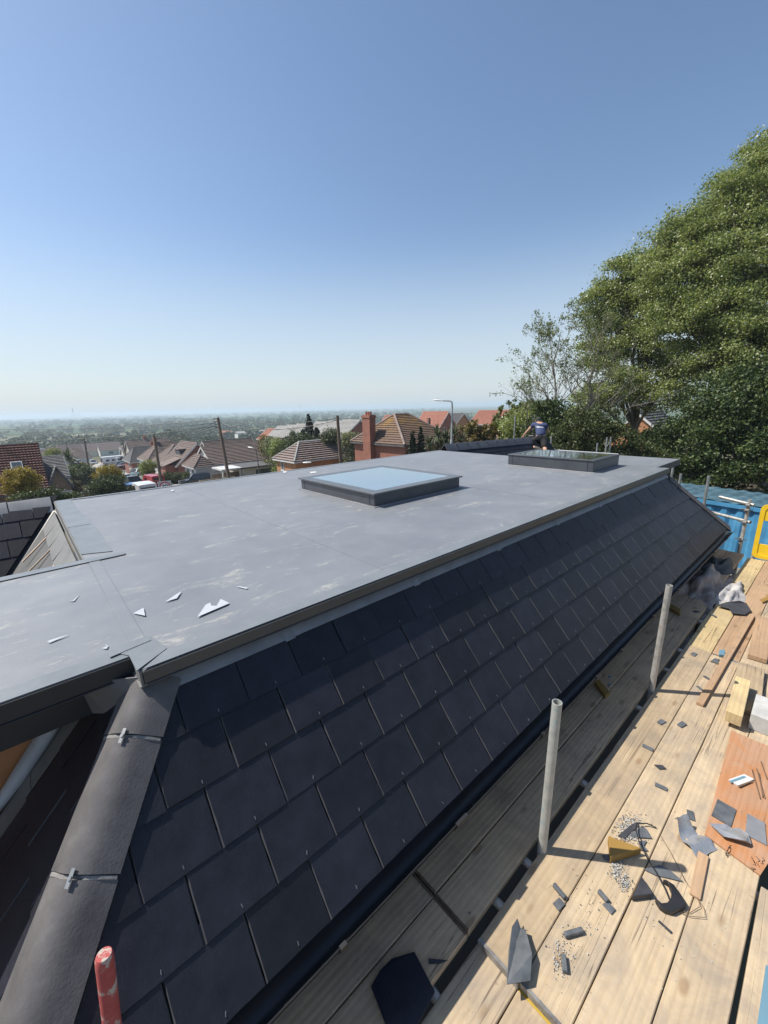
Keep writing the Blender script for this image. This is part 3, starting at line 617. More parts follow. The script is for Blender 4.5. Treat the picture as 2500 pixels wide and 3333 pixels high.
# --- ridges of the two wings
def ridge(A, B, n, mt, w_=.15, name='ridge_tile', cap=True):
    A = Vector(A); B = Vector(B); d = (B - A); L = d.length; d.normalize(); s = d.cross(Vector((0, 0, 1))).normalized()
    for i in range(n):
        mb = MB(); secs = []
        for t, e in ((i * L / n + .004, .004), ((i + 1) * L / n - .006, 0)):
            c = A + d * t; secs.append([c + s * a + Vector((0, 0, b + e)) for a, b in ((w_, -w_ * 1.02), (.02, .018), (0, .026), (-.02, .018), (-w_, -w_ * 1.02), (-w_ + .006, -w_ * 1.02 - .014), (0, -.004), (w_ - .006, -w_ * 1.02 - .014))])
        mb.loft(secs); bpart(mb, name, mt, smooth=40, bevel=.002)
        if cap:
            c = A + d * ((i + 1) * L / n); mb = MB(); mb.tube([c + s * .05 + Vector((0, 0, -.03)), c + s * .05 + Vector((0, 0, .0))], .012, 8); bpart(mb, 'ridge_screw', MATS['black_plastic'])
ridge((.20, YR + .02, ZR + .02), (-4.2, YR + .02, ZR + .02), 10, MATS['lead'])
ridge(rA + Vector((0, .02, .06)), rB + Vector((0, .02, .06)) - rU * .85, 9, MATS['upstand'])
# --- gutter with brackets and a union
gp = [(1.166, -2.135), (1.166, -2.19), (1.155, -2.222), (1.130, -2.243), (1.105, -2.246), (1.078, -2.232), (1.060, -2.206), (1.055, -2.172), (1.050, -2.170)]
gpi = [(1.054, -2.176), (1.063, -2.205), (1.081, -2.228), (1.106, -2.241), (1.129, -2.238), (1.151, -2.219), (1.162, -2.189), (1.162, -2.135)]
g = MB(); g.loft([[(x, y, z) for y, z in gp + gpi] for x in (XL - .82, XR + .86)]); gut = bpart(g, 'gutter', MATS['gutter_black'], smooth=40)
for xb in (.63, 1.42, 2.3, 3.18, 3.72, 4.6, 5.5, 6.4, 7.3, 8.2):
    wd = .045 if xb == 1.42 else .016; mb = MB(); q = [(y + (1.11 - y) * -.06, z - .004) for y, z in gp]; q2 = [(y + (1.11 - y) * .02, z - .001) for y, z in reversed(gp)]
    mb.loft([[(x, y, z) for y, z in q + q2] for x in (xb - wd, xb + wd)]); mb.box(xb - wd, xb + wd, 1.040, 1.058, -2.185, -2.162); bpart(mb, 'gutter_bracket', MATS['black_plastic'])
mb = MB(); mb.tube([(XR + .80, 1.17, -2.25), (XR + .80, 1.30, -2.45), (XR + .80, 1.33, -5.4)], .034, 12); bpart(mb, 'downpipe', MATS['black_plastic'])

# --- roof lights
def roof_light(x0, x1, y0, y1, h, ov=.03, f=.11, fmat='upstand_trim'):
    e = empty('roof_light'); e.parent = bld; e.location = Vector((0, 0, 0)) - BL
    mb = MB(); t = .09; zb, zt_ = ZF - .02, ZF + h
    for a in ((x0, x1, y0, y0 + t), (x0, x1, y1 - t, y1), (x0, x0 + t, y0 + t, y1 - t), (x1 - t, x1, y0 + t, y1 - t)): mb.box(*a, zb, zt_)
    bsub(mb, 'kerb', MATS['upstand'], e, bevel=.006)
    mb = MB(); q = .035
    for a in ((x0 - q, x1 + q, y0 - q, y0), (x0 - q, x1 + q, y1, y1 + q), (x0 - q, x0, y0, y1), (x1, x1 + q, y0, y1)): mb.box(*a, ZF + .001, ZF + .014)
    bsub(mb, 'kerb_flashing', MATS['lead'], e, bevel=.003)
    mb = MB(); o = ov
    for a in ((x0 - o, x1 + o, y0 - o, y0 + f), (x0 - o, x1 + o, y1 - f, y1 + o), (x0 - o, x0 + f, y0 + f, y1 - f), (x1 - f, x1 + o, y0 + f, y1 - f)): mb.box(*a, zt_ + .001, zt_ + .020)
    bsub(mb, 'frame', MATS[fmat], e, bevel=.002)
    mb = MB(); mb.box(x0 + f - .01, x1 - f + .01, y0 + f - .01, y1 - f + .01, zt_ + .006, zt_ + .019); bsub(mb, 'glass_pane', MATS['roof_glass'], e)
    mb = MB(); i0, i1, j0, j1 = x0 + t, x1 - t, y0 + t, y1 - t; zc = ZF - .9
    for a in ((i0 - .02, i0, j0, j1), (i1, i1 + .02, j0, j1), (i0 - .02, i1 + .02, j0 - .02, j0), (i0 - .02, i1 + .02, j1, j1 + .02)): mb.box(*a, zc, ZF + h - .005)
    mb.box(i0 - .02, i1 + .02, j0 - .02, j1 + .02, zc - .02, zc); bsub(mb, 'shaft_lining', MATS['plaster'], e)
roof_light(2.93, 4.47, 3.50, 5.12, .150)
roof_light(6.80, 7.86, 2.66, 4.20, .185, .012, .092, 'upstand')

# bright grass field below the wood, seen past the broad brown roof
_f = MB(); _c = dp(838, 1432, 175); xs_ = np.linspace(_c.x - 14, _c.x + 14, 6); ys_ = np.linspace(_c.y - 22, _c.y + 22, 6); leaf_f = weathered('field_grass', (.075,.15,.03), (.105,.19,.045), .3, .95, 3, .4, .05, objr=False)
for i in range(5):
    for j in range(5): _f.poly([(x, y, gh(x, y) + .25) for x, y in ((xs_[i], ys_[j]), (xs_[i+1], ys_[j]), (xs_[i+1], ys_[j+1]), (xs_[i], ys_[j+1]))])
finish(_f.build('field', leaf_f), kind='structure')

# ================================================================ SCAFFOLD
ZB = -2.63                                         # top of the boards
BT = .038
def board(name, label, x0, x1, y0, y1, mt, zt=ZB, tilt=0.0, ends='', yaw=0.0, group='scaffold boards', cat='scaffold board', th=BT, dz=0.0):
    c = Vector(((x0 + x1) / 2, (y0 + y1) / 2, zt)); L, W = x1 - x0, abs(y1 - y0)
    e = empty(name, c, yaw, label, cat, group); e.rotation_euler = (0, tilt, yaw)
    mb = MB(); n = 12; secs = []                   # slightly worn, not quite straight edges
    for i in range(n + 1):
        x = -L/2 + L * i / n; a = random.uniform(-.0015, .0015); b = random.uniform(-.0015, .0015); q = random.uniform(-.001, .001)
        secs.append([(x, -W/2 + a, -th), (x, W/2 + b, -th), (x, W/2 + b, -.004 + q), (x, W/2 - .004 + b, q), (x, -W/2 + .004 + a, q), (x, -W/2 + a, -.004 + q)])
    mb.loft(secs); mb.build('plank', mt, e)
    for s, ch in ((-1, 'l'), (1, 'r')):
        if ch in ends:
            eb = MB(); x = s * L / 2
            eb.box(min(x, x + s*.003), max(x, x + s*.003), -W/2, W/2, -th + .001, .0015); eb.box(min(x - s*.012, x), max(x - s*.012, x), -W/2 + .002, W/2 - .002, .0005, .0022)
            eb.build('end_band', MATS['paint_yellow'] if ch == 'r' and mt is BF else MATS['rust' if mt is BI else 'coupler'], e)
    return e
BF, BG, BR, BP = MATS['board_fresh'], MATS['board_grey'], MATS['board_red'], MATS['board_pale']; BI = MATS['board_inner']
board('scaffold_board', 'sunlit scaffold board along the gap, in the middle run with the near pole shadow', 1.287, 5.13, .606, .830, BG, ends='l')
board('scaffold_board', 'sunlit scaffold board second from the gap, strewn with grit and slate cuttings', 1.30, 5.10, .378, .602, BF, ZB - .001, ends='l')
board('scaffold_board', 'sunlit scaffold board third from the gap, under the black gutter bracket', .55, 4.55, .150, .372, BF, ZB + .000)
board('scaffold_board', 'sunlit scaffold board at the outer edge, under the stained plywood sheet', .60, 4.42, -.073, .146, BF, ZB + .002, ends='r')
board('scaffold_board', 'pale scaffold board along the gap at the far end of the platform', 5.132, 8.90, .610, .832, BP, ZB - .006, ends='')
board('scaffold_board', 'pinkish scaffold board second from the gap at the far end, beside the yellow barrier', 5.12, 8.92, .382, .604, BR, ZB - .005, ends='l')
board('scaffold_board', 'scaffold board third from the gap at the far end, under the loose reddish offcut', 4.56, 8.92, .153, .376, BF, ZB - .004)
board('scaffold_board', 'outermost scaffold board at the far right edge of the platform', 4.43, 8.9, -.07, .148, BF, ZB - .004)
board('scaffold_board', 'near scaffold board along the gap at the bottom edge of the photo', -.9, 1.29, .612, .838, BF, ZB - .042, ends='')
board('scaffold_board', 'near scaffold board with a yellow end at the bottom edge of the photo', -.9, 1.30, .382, .606, BF, ZB - .043, ends='r')
board('scaffold_board', 'shaded scaffold board beside the gap, in the long middle run under the gutter', 1.272, 6.9, .884, 1.108, BI, ZB, ends='l')
board('scaffold_board', 'shaded scaffold board nearest the wall, in the long middle run under the gutter', 1.276, 6.95, 1.114, 1.338, BI, ZB + .001, ends='l')
board('scaffold_board', 'shaded scaffold board beside the gap at the bottom edge, carrying the big slate offcut', -.9, 1.262, .880, 1.104, BI, ZB + .002, ends='r')
board('scaffold_board', 'shaded scaffold board nearest the wall at the bottom edge of the photo', -.9, 1.262, 1.110, 1.334, BI, ZB + .001, ends='r')
board('scaffold_board', 'shaded scaffold board beside the gap at the far end, past the heap of wool', 6.91, 8.92, .886, 1.110, BI, ZB + .045)
board('scaffold_board', 'shaded scaffold board nearest the wall at the far end, past the heap of wool', 6.96, 8.95, 1.116, 1.340, BI, ZB + .044)
board('scaffold_board', 'second board stacked on the shaded run beside the far pole', 4.9, 6.3, .889, 1.105, BG, ZB - .0405)

def tube_obj(name, label, p0, p1, mt, r=.0262, cat='scaffold tube', group='scaffold tubes', open_end=True):
    p0 = Vector(p0); p1 = Vector(p1); mb = MB(); mb.hollow(p0, p1, r, .004, 22)
    o = mb.build(name, mt, None, smooth=40); finish(o, label, cat, group); return o
def coupler(parent_label, p, axis, other, label):
    e = empty('scaffold_coupler', p, 0, label, 'coupler', 'scaffold couplers'); a = Vector(axis).normalized(); b = Vector(other).normalized()
    mb = MB(); mb.tube([-a * .024, a * .024], .034, 14); mb.build('collar', MATS['coupler'], e, smooth=40)
    mb = MB(); c = a.cross(b).normalized(); q = c * .052; mb.tube([q - b * .024, q + b * .024], .033, 14); mb.build('collar', MATS['coupler'], e, smooth=40)
    for s in (-1, 1):
        mb = MB(); mb.tube([c * -.01 + b * .04 * s, c * -.01 + b * .075 * s], .008, 8); mb.tube([c * -.01 + b * .066 * s, c * -.01 + b * .075 * s], .014, 6); mb.build('bolt', MATS['rust'], e, smooth=40)
    return e
tube_obj('scaffold_pole', 'upright weathered steel scaffold pole standing nearest in the gap between boards', (1.925, .845, -4.9), (1.932, .820, -1.575), MATS['tube_teal'])
tube_obj('scaffold_pole', 'upright weathered steel scaffold pole farther along the gap, beside the gutter', (4.00, .868, -4.9), (4.012, .838, -1.565), MATS['tube_steel'])
_rp0, _rp1 = dp(338, 3106, 1.27), dp(392, 3560, 1.36)
_rp1 = _rp0 + (_rp1 - _rp0) * 4.2
mb = MB(); mb.tube([_rp1, _rp0.lerp(_rp1, .012), _rp0.lerp(_rp1, .004), _rp0], [.0252, .0252, .0246, .021], 20); finish(mb.build('scaffold_pole', MATS['tube_red'], smooth=50), 'tube with chipped red paint poking up at the bottom left corner', 'scaffold tube', 'scaffold tubes')
for i, (xx, z_, lb) in enumerate([(.98, 0, 'beside the big slate offcut'), (1.52, 0, 'just past the board ends'), (1.83, .0, 'beside the near pole'), (2.62, 0, 'between the two poles, nearer one'), (3.75, 0, 'just before the far pole'), (4.55, 0, 'just past the far pole'), (5.05, 0, 'under the lapped board end'), (5.95, 0, 'near the small wood wedge'), (7.7, 0, 'under the far end of the platform')]):
    tube_obj('transom_tube', 'dull steel transom tube under the boards, ' + lb, (xx, -.45, ZB - .072), (xx + .02, 1.45, ZB - .068), MATS['tube_steel'], .0242)
tube_obj('ledger_tube', 'long ledger tube under the outer edge of the platform', (-1, -.2, ZB - .13), (9.3, -.2, ZB - .13), MATS['tube_steel'], .0242)
tube_obj('ledger_tube', 'long ledger tube hidden in the dark gap under the boards', (-1, .80, ZB - .13), (9.3, .80, ZB - .13), MATS['tube_steel'], .0242)
# far corner of the scaffold by the blue container
tube_obj('scaffold_pole', 'corner scaffold pole with couplers in front of the blue container', (8.93, .985, -5.4), (9.05, .965, -1.665), MATS['tube_steel'])
tube_obj('guard_rail', 'upper guard rail tube with a yellow end at the scaffold corner', gx(2342, 1617, 9.15), Vector((9.03, .90, -1.752)), MATS['tube_steel'])
tube_obj('guard_rail', 'lower guard rail tube running behind the slate hip at the scaffold corner', gx(2250, 1650, 9.6), Vector((9.02, .90, -2.05)), MATS['tube_steel'])
for z_, lb in ((-1.752, 'topmost coupler on the corner pole'), (-1.84, 'second coupler from the top of the corner pole'), (-2.05, 'coupler holding the lower rail to the corner pole'), (-2.36, 'lowest coupler on the corner pole, just above the boards')):
    coupler('', Vector((9.0, .975, z_)), (0, 0, 1), (-.1, 1, 0), lb)
tube_obj('scaffold_pole', 'thin scaffold pole beside the yellow barrier at the right edge', (9.25, .83, -5.3), (9.27, .80, -1.86), MATS['tube_steel'], .0235)
p_ = gx(2308, 1548, 10.2); tube_obj('scaffold_pole', 'tall scaffold pole rising behind the slate hip', (p_.x - .03, p_.y - .02, -5.3), p_, MATS['galvanised'])
p_ = gx(2217, 1541, 11.2); tube_obj('scaffold_pole', 'short scaffold pole end just over the hip top, nearer of two', (p_.x, p_.y, -5.3), p_, MATS['galvanised'])
p_ = gx(2191, 1518, 12.2); tube_obj('scaffold_pole', 'short scaffold pole end just over the hip top, farther of two', (p_.x, p_.y, -5.3), p_, MATS['galvanised'])
for (px, py, lb) in ((1795, 1420, 'scaffold pole just right of the kneeling man'), (1945, 1442, 'shortest of three scaffold poles behind the rear roof light'), (1976, 1424, 'middle of three scaffold poles behind the rear roof light'), (1989, 1422, 'right hand one of three scaffold poles behind the rear roof light')):
    p_ = dp(px, py, 14); tube_obj('scaffold_pole', lb, (p_.x - .03, p_.y - .02, -6.0), p_, MATS['galvanised'], .025)
tube_obj('guard_rail', 'white horizontal rail tube behind the rear roof light', dp(1785, 1464, 14.15), dp(2012, 1479, 13.6), MATS['lamp_white'], .024)
p_ = dp(1677, 1350, 17); tube_obj('scaffold_pole', 'slim pole left of the kneeling man', (p_.x, p_.y, -6.5), p_, MATS['galvanised'], .024)
p_ = dp(1565, 1450, 17); tube_obj('guard_rail', 'white rail tube low behind the rear ridge', p_, dp(1505, 1447, 17.3), MATS['lamp_white'], .024)

# yellow plastic barrier panel
e = empty('barrier', (8.98, .28, ZB - .004), R_(90 + 2), 'yellow plastic pedestrian barrier standing at the end of the boards', 'barrier')
def rrect(w0, w1, h0, h1, r, n=6):
    pts = []
    for cx, cz, a0 in ((w1 - r, h1 - r, 0), (w0 + r, h1 - r, 90), (w0 + r, h0 + r, 180), (w1 - r, h0 + r, 270)):
        for i in range(n + 1): a = R_(a0 + 90 * i / n); pts.append((cx + r * math.cos(a), cz + r * math.sin(a)))
    return pts
def ring(o, i, y0, y1):
    n = len(o); mb = MB(); vs = [(x, y0, z) for x, z in o] + [(x, y0, z) for x, z in i] + [(x, y1, z) for x, z in o] + [(x, y1, z) for x, z in i]; fs = []
    for k in range(n):
        j = (k + 1) % n; fs += [(k, j, n+j, n+k), (2*n+k, 3*n+k, 3*n+j, 2*n+j), (k, 2*n+k, 2*n+j, j), (n+k, n+j, 3*n+j, 3*n+k)]
    mb.add(vs, fs); return mb
YP = MATS['yellow_plastic']; xo = .52
ring(rrect(-1.5, xo, .01, .93, .09), rrect(-1.44, xo - .06, .07, .87, .05), -.02, .02).build('frame', YP, e, smooth=40)
for z0, z1, nm in ((.055, .26, 'bottom_panel'), (.66, .885, 'top_panel')):
    mb = MB(); mb.box(-1.45, xo - .05, -.008, .008, z0, z1); q = mb.build(nm, YP, e, bevel=.003)
    ring(rrect(-1.40, xo - .10, z0 + .03, z1 - .03, .02, 3), rrect(-1.37, xo - .13, z0 + .05, z1 - .05, .015, 3), -.016, -.006).build('moulded_rim', YP, q)
for i in range(6):
    mb = MB(); x = xo - .35 - i * .28; mb.box(x, x + .03, -.01, .01, .25, .67); mb.build('upright', YP, e, bevel=.003)

# ================================================================ THINGS LYING ON THE BOARDS
def flat_piece(name, label, px, mt, z, th, cat, group=None, curl=0.0):
    """an outline lying on the boards; px are pixels of the photograph on the level z"""
    P = [gz(x, y, z) for x, y in px]; c = sum(P, Vector()) / len(P); n = len(P)
    mb = MB()
    if curl: hs = [curl * random.random() for _ in P]
    else: hs = [0] * n
    mb.add([p - c + Vector((0, 0, .0015 + h)) for p, h in zip(P, hs)] + [p - c + Vector((0, 0, th + h)) for p, h in zip(P, hs)], [tuple(range(n-1, -1, -1)), tuple(range(n, 2*n))] + [(i, (i+1)%n, n+(i+1)%n, n+i) for i in range(n)])
    o = mb.build(name, mt); o.location = c; return finish(o, label, cat, group)
S8 = lambda *q: [(1700 + x * .4822, 2400 + y * .4822) for x, y in q]
S4 = lambda *q: [(2100 + x * .2712, 1800 + y * .2712) for x, y in q]
S7 = lambda *q: [(900 + x * .6028, 2500 + y * .6028) for x, y in q]
S5 = lambda *q: [(2200 + x * .2712, 2300 + y * .2712) for x, y in q]
ZT = ZB + .003
SC, SD = MATS['slate_scrap'], MATS['slate_scrap_dark']; GS = 'slate scraps on the boards'
# plywood sheet with stains and pencil writing
ply = flat_piece('plywood_sheet', 'orange stained plywood sheet with pencil figures lying across the outer boards', S8((1410, -40), (1720, 90), (1720, 760), (1605, 938), (1230, 662)), MATS['plywood'], ZT + .002, .010, 'plywood')
def scribble(strokes, S):
    mb = MB()
    for st in strokes:
        P = [gz(x, y, ZT + .0135) for x, y in S(*st)]
        for a, b in zip(P[:-1], P[1:]): mb.bar(a, b, .0028, .0008)
    o = mb.build('pencil_writing', MATS['wire_black']); o.parent = ply; o.matrix_parent_inverse = Matrix.Translation(-ply.location)
scribble([[(640, 1680), (600, 1770)], [(670, 1665), (648, 1672), (640, 1700), (662, 1690), (655, 1740), (622, 1762)], [(640, 1770), (612, 1762), (606, 1790), (588, 1740)], [(960, 1795), (1010, 1850), (985, 1862)], [(905, 1800), (955, 1880)], [(1040, 1810), (1068, 1850), (1035, 1855), (1050, 1890), (1020, 1880)], [(930, 1850), (960, 1905), (925, 1895)], [(905, 1930), (960, 1950), (915, 1960), (900, 1940)], [(965, 1870), (1005, 1925)]], S5)
flat_piece('slate_square', 'blue grey square slate cutting on the plywood, left one', S5((500, 1115), (725, 1245), (660, 1450), (425, 1310)), MATS['slate_scrap'], ZT + .013, .006, 'slate', GS)
flat_piece('slate_square', 'pale grey square slate cutting on the plywood, right one', S5((855, 1290), (1065, 1400), (1090, 1675), (830, 1540)), MATS['lead'], ZT + .013, .006, 'slate', GS)
flat_piece('lead_offcut', 'crumpled grey lead offcut below the two square slates', S5((395, 1430), (600, 1460), (660, 1500), (760, 1465), (860, 1560), (900, 1680), (820, 1690), (560, 1600)), MATS['lead_bright'], ZT + .013, .004, 'lead offcut', curl=.05)
pk = flat_piece('blade_packet', 'small striped card packet lying on the plywood', S5((630, 890), (815, 825), (935, 885), (760, 970)), MATS['white_upvc'], ZT + .013, .012, 'packet')
for q, m_ in ((((640, 893), (815, 830), (850, 848), (665, 915)), 'paint_blue'), (((735, 950), (905, 888), (935, 890), (765, 965)), 'rust')):
    P = [gz(x, y, ZT + .0255) for x, y in S5(*q)]; mb = MB(); mb.prism(P, (0, 0, .0008)); o = mb.build('printed_stripe', MATS[m_]); o.parent = pk; o.matrix_parent_inverse = Matrix.Translation(-pk.location)
for i, (a, b, lb) in enumerate([((915, 755), (1015, 1110), 'leftmost rusty nail rod in the bundle on the plywood'), ((970, 745), (1070, 1105), 'middle rusty nail rod in the bundle on the plywood'), ((1000, 800), (1045, 1090), 'short rusty nail rod in the bundle on the plywood'), ((1020, 655), (1095, 870), 'single rusty rod above the bundle on the plywood')]):
    A, B = [gz(x, y, ZT + .016) for x, y in S5(a, b)]; mb = MB(); c = (A + B) / 2; mb.tube([A - c, B - c], .0035, 8); o = mb.build('metal_rod', MATS['rust'], smooth=40); o.location = c; finish(o, lb, 'rod', 'metal rods on the plywood')
# folded lead strip on the boards
P = [gz(x, y, ZT) for x, y in S8((1065, 560), (1110, 550), (1180, 660), (1245, 690), (1260, 800), (1150, 770), (1090, 720))]
mb = MB(); c = P[4]; A0, A1 = gz(*S8((1045, 590))[0], ZT), gz(*S8((1250, 790))[0], ZT); d = (A1 - A0); s_ = d.cross(Vector((0, 0, 1))).normalized(); secs = []
for i in range(12):
    t = i / 11; c_ = A0 + d * t; w_ = .035 + .05 * min(1, t * 1.6); h = .012 + .06 * math.exp(-((t - .08) / .12) ** 2) + .018 * math.sin(t * 11); secs.append([c_ + s_ * a * w_ - A0 + Vector((0, 0, h + b)) for a, b in ((-1, .01 * math.sin(t*7)), (-.3, .012), (.4, .0), (1, .014), (1, .011), (.4, -.003), (-.3, .009), (-1, -.003))])
mb.loft(secs); o = mb.build('lead_strip', MATS['lead_bright'], smooth=45); o.location = A0; finish(o, 'shiny folded lead strip left of the plywood corner', 'lead offcut')
# yellow wedge, slate triangle, bracket, scraps
def wedge(name, label, px, h, mt, cat, z=ZT):
    P = [gz(x, y, z) for x, y in px]; c = P[0]; mb = MB(); mb.prism([p - c for p in P], (0, 0, h)); o = mb.build(name, mt, bevel=.003); o.location = c; return finish(o, label, cat)
wedge('timber_wedge', 'yellow stained timber wedge among grit near the pole shadow', S8((575, 705), (800, 790), (590, 850)), .05, MATS['wood_yellow'], 'wedge')
wedge('slate_triangle', 'thick grey triangular slate block below the wedge', S8((800, 965), (880, 1085), (738, 1105)), .035, SD, 'slate')
wedge('timber_block', 'short brown timber offcut left of the far pole under the gutter', [(1948, 2218), (1985, 2262), (1970, 2275), (1935, 2228)], .03, MATS['wood_yellow'], 'timber offcut')
wedge('timber_block', 'brown timber batten lying across the shaded boards by the far pole', [(2183, 1972), (2216, 1992), (2212, 2006), (2178, 1984)], .035, MATS['wood_yellow'], 'timber offcut')
wedge('timber_block', 'little timber offcut at the right edge of the platform', [(2476, 1955), (2510, 1935), (2515, 1950), (2482, 1964)], .02, MATS['wood_yellow'], 'timber offcut')
wedge('timber_block', 'small green ended timber block against the reddish lath', S4((885, 1190), (955, 1185), (950, 1255), (880, 1245)), .03, MATS['paint_blue'], 'timber offcut')
def lath(name, label, q0, q1, w_, h, mt, z=ZT, cat='timber'):
    A, B = gz(*q0, z + h/2), gz(*q1, z + h/2); c = (A + B) / 2; mb = MB(); L = (B - A).length; mb.box(-L/2, L/2, -w_/2, w_/2, -h/2, h/2); o = mb.build(name, mt, bevel=.003); o.location = c; o.rotation_euler = (0, 0, math.atan2(B.y - A.y, B.x - A.x)); return finish(o, label, cat)
lath('timber_lath', 'long reddish timber lath lying along the boards, crossed by a pole shadow', S4((655, 1815))[0], S4((1285, 750))[0], .055, .028, MATS['board_red'])
lath('timber_offcut', 'reddish plank offcut at the right edge beside the lath', S4((1345, 1270))[0], S4((1430, 790))[0], .150, .05, MATS['board_red'])
lath('timber_offcut', 'weathered pale board offcut under the upright yellow block', S4((1190, 1900))[0], S4((1270, 1370))[0], .20, .045, MATS['board_grey'])
lath('timber_block', 'chunky pale timber block casting a dark shadow, on the board offcut', S4((1060, 1990))[0], S4((1170, 1560))[0], .105, .10, MATS['board_pale'], ZT + .045)
lath('mortar_block', 'white aerated block at the right edge above the plywood', S4((1420, 2080))[0], S4((1475, 1830))[0], .17, .14, MATS['dust_white'], ZT)
lath('timber_strip', 'flat reddish timber strip running below the folded lead', S8((1165, 1075))[0], S8((1225, 790))[0], .05, .016, MATS['board_red'])
# black gutter bracket with cable ties
e = empty('gutter_bracket', gz(*S8((1010, 1100))[0], ZT), 0, 'black plastic curved gutter bracket lying on the third board', 'bracket')
arc = [(945, 985), (985, 1010), (1005, 1060), (1000, 1110), (975, 1140), (935, 1145), (895, 1108), (900, 1125), (925, 1165), (960, 1190), (1010, 1205), (1080, 1170), (1105, 1150), (1060, 1080), (1020, 1020), (965, 985)]
P = [gz(x, y, ZT) - e.location for x, y in S8(*arc)]; mb = MB(); mb.prism(P, (0, 0, .03)); mb.build('bracket_body', MATS['black_plastic'], e, bevel=.002)
def wire(name, label, px, r, mt, z=ZT, cat='wire', lift=.0):
    P = [gz(x, y, z + r + .001) for x, y in px]; c = P[0]; n = len(P); mb = MB(); mb.tube([p - c + Vector((0, 0, lift * math.sin(math.pi * i / (n - 1)))) for i, p in enumerate(P)], r, 6); o = mb.build(name, mt, smooth=60); o.location = c; return finish(o, label, cat)
wire('cable_tie', 'black cable running from the wedge down to the bracket', S8((905, 610), (840, 590), (770, 600), (765, 650), (785, 730), (840, 840), (900, 930), (960, 1030), (1000, 1110)), .0035, MATS['wire_black'], lift=.03)
wire('bent_wire', 'thin bent wire loop right of the bracket', S8((925, 650), (1000, 780), (1100, 980), (1180, 1090), (1200, 1150), (1130, 1190), (1060, 1170)), .0016, MATS['rust'], lift=.01)
wire('bent_wire', 'second thin wire loop at the bracket tail', S8((1060, 1180), (1130, 1215), (1235, 1225), (1225, 1160), (1175, 1070)), .0016, MATS['rust'], lift=.01)
scr = [('slate_scrap', 'grey slate chip high on the gap side board near the plank joint', S4((545, 1215), (580, 1195), (628, 1215), (590, 1245))), ('slate_scrap', 'diamond slate chip on the gap side board below the pole shadow', S4((140, 2035), (185, 1995), (255, 2030), (190, 2065))),
       ('slate_scrap', 'diamond slate chip on the second board beside a long crack', S4((378, 2060), (445, 2022), (502, 2062), (435, 2100))), ('slate_scrap', 'narrow slate chip left of the lath, upper one', S4((690, 1480), (712, 1476), (775, 1508), (765, 1524))),
       ('slate_scrap', 'narrow slate chip left of the lath, lower one', S4((610, 1600), (640, 1602), (690, 1640), (680, 1652))), ('slate_scrap', 'long slate chip near the curled lead piece', S4((778, 735), (800, 733), (860, 765), (845, 772))),
       ('slate_scrap', 'split slate chips beside the green ended block', S4((780, 1305), (835, 1268), (895, 1280), (870, 1310), (885, 1340), (850, 1325))), ('slate_scrap', 'long slate chip on the second board near its top', S8((815, 45), (885, 80), (880, 98), (808, 62))),
       ('slate_scrap', 'small dark diamond chip on the second board', S8((890, 188), (945, 190), (972, 215), (925, 217))), ('slate_scrap', 'rectangular slate chip on the second board above the grit', S8((898, 306), (980, 345), (975, 365), (893, 328))),
       ('slate_scrap', 'tall slate chip beside the folded lead strip', S8((1108, 490), (1155, 505), (1165, 568), (1118, 550))), ('slate_scrap', 'small square slate scrap on the gap side board, left', S8((205, 1125), (250, 1085), (290, 1130), (245, 1175))),
       ('slate_scrap', 'small square slate scrap on the second board, left', S8((540, 1130), (575, 1112), (630, 1165), (600, 1198))), ('slate_scrap', 'thin slate sliver below the bracket', S8((915, 1245), (925, 1240), (1012, 1318), (1000, 1325))),
       ('slate_scrap', 'triangular dark slate piece with white dust above the bracket', S8((820, 895), (925, 865), (990, 895), (1085, 978), (900, 935))), ('slate_scrap', 'dark slate wedge in the grit under the cable', S8((720, 670), (800, 610), (835, 620), (875, 685), (790, 680))),
       ('slate_scrap', 'long dark slate strip in the grit beside the wedge', S8((645, 668), (740, 590), (780, 575), (785, 600), (690, 688))), ('slate_scrap', 'small slate flake under the wedge tip', S8((535, 800), (590, 790), (600, 850), (565, 835))),
       ('slate_scrap', 'slate flake just right of the wedge', S8((785, 705), (840, 700), (820, 735), (850, 770), (800, 765)))]
for nm, lb, q in scr: flat_piece(nm, lb, q, random.choice((SC, SC, SD)), ZT, .006, 'slate', GS)
for lb, a, b in (('upright standing slate sliver on the gap side board', (212, 992), (290, 1085)), ('curved slate sliver on the second board', (515, 1035), (578, 1108)), ('thick slate stub lying on the second board', (285, 1335), (408, 1300)), ('thick slate stub pointing down the second board', (278, 1468), (290, 1585))):
    A, B = [gz(x, y, ZT + .012) for x, y in S8(a, b)]; mb = MB(); c = (A + B) / 2; mb.bar(A - c, B - c, .022, .022); o = mb.build('slate_sliver', SC, bevel=.003); o.location = c; finish(o, lb, 'slate', GS)
bs_ = flat_piece('slate_offcut', 'big dark slate offcut with rounded corners lying on the shaded boards', S7((625, 1040), (745, 1003), (855, 1222), (760, 1400), (590, 1400), (512, 1190), (560, 1110)), MATS['slate'], ZT, .012, 'slate', curl=.012)
flat_piece('slate_offcut', 'curved dark slate sliver beside the big offcut', S7((820, 1032), (925, 1042), (880, 1058), (822, 1060)), SD, ZT, .006, 'slate')
bd = flat_piece('lead_offcut', 'blade shaped grey lead offcut at the end of the near boards', S7((1300, 828), (1318, 868), (1355, 884), (1345, 892), (1378, 1030), (1370, 1160), (1242, 1190), (1252, 1000), (1270, 880)), MATS['slate_scrap'], ZT + .02, .005, 'lead offcut', curl=.03)
flat_piece('lead_offcut', 'curled dark lead sheet on the pale far board', S4((855, 640), (960, 615), (1130, 615), (1215, 620), (1265, 700), (1200, 745), (1040, 735), (1000, 680)), MATS['slate_scrap_dark'], ZT + .01, .006, 'lead offcut', curl=.05)
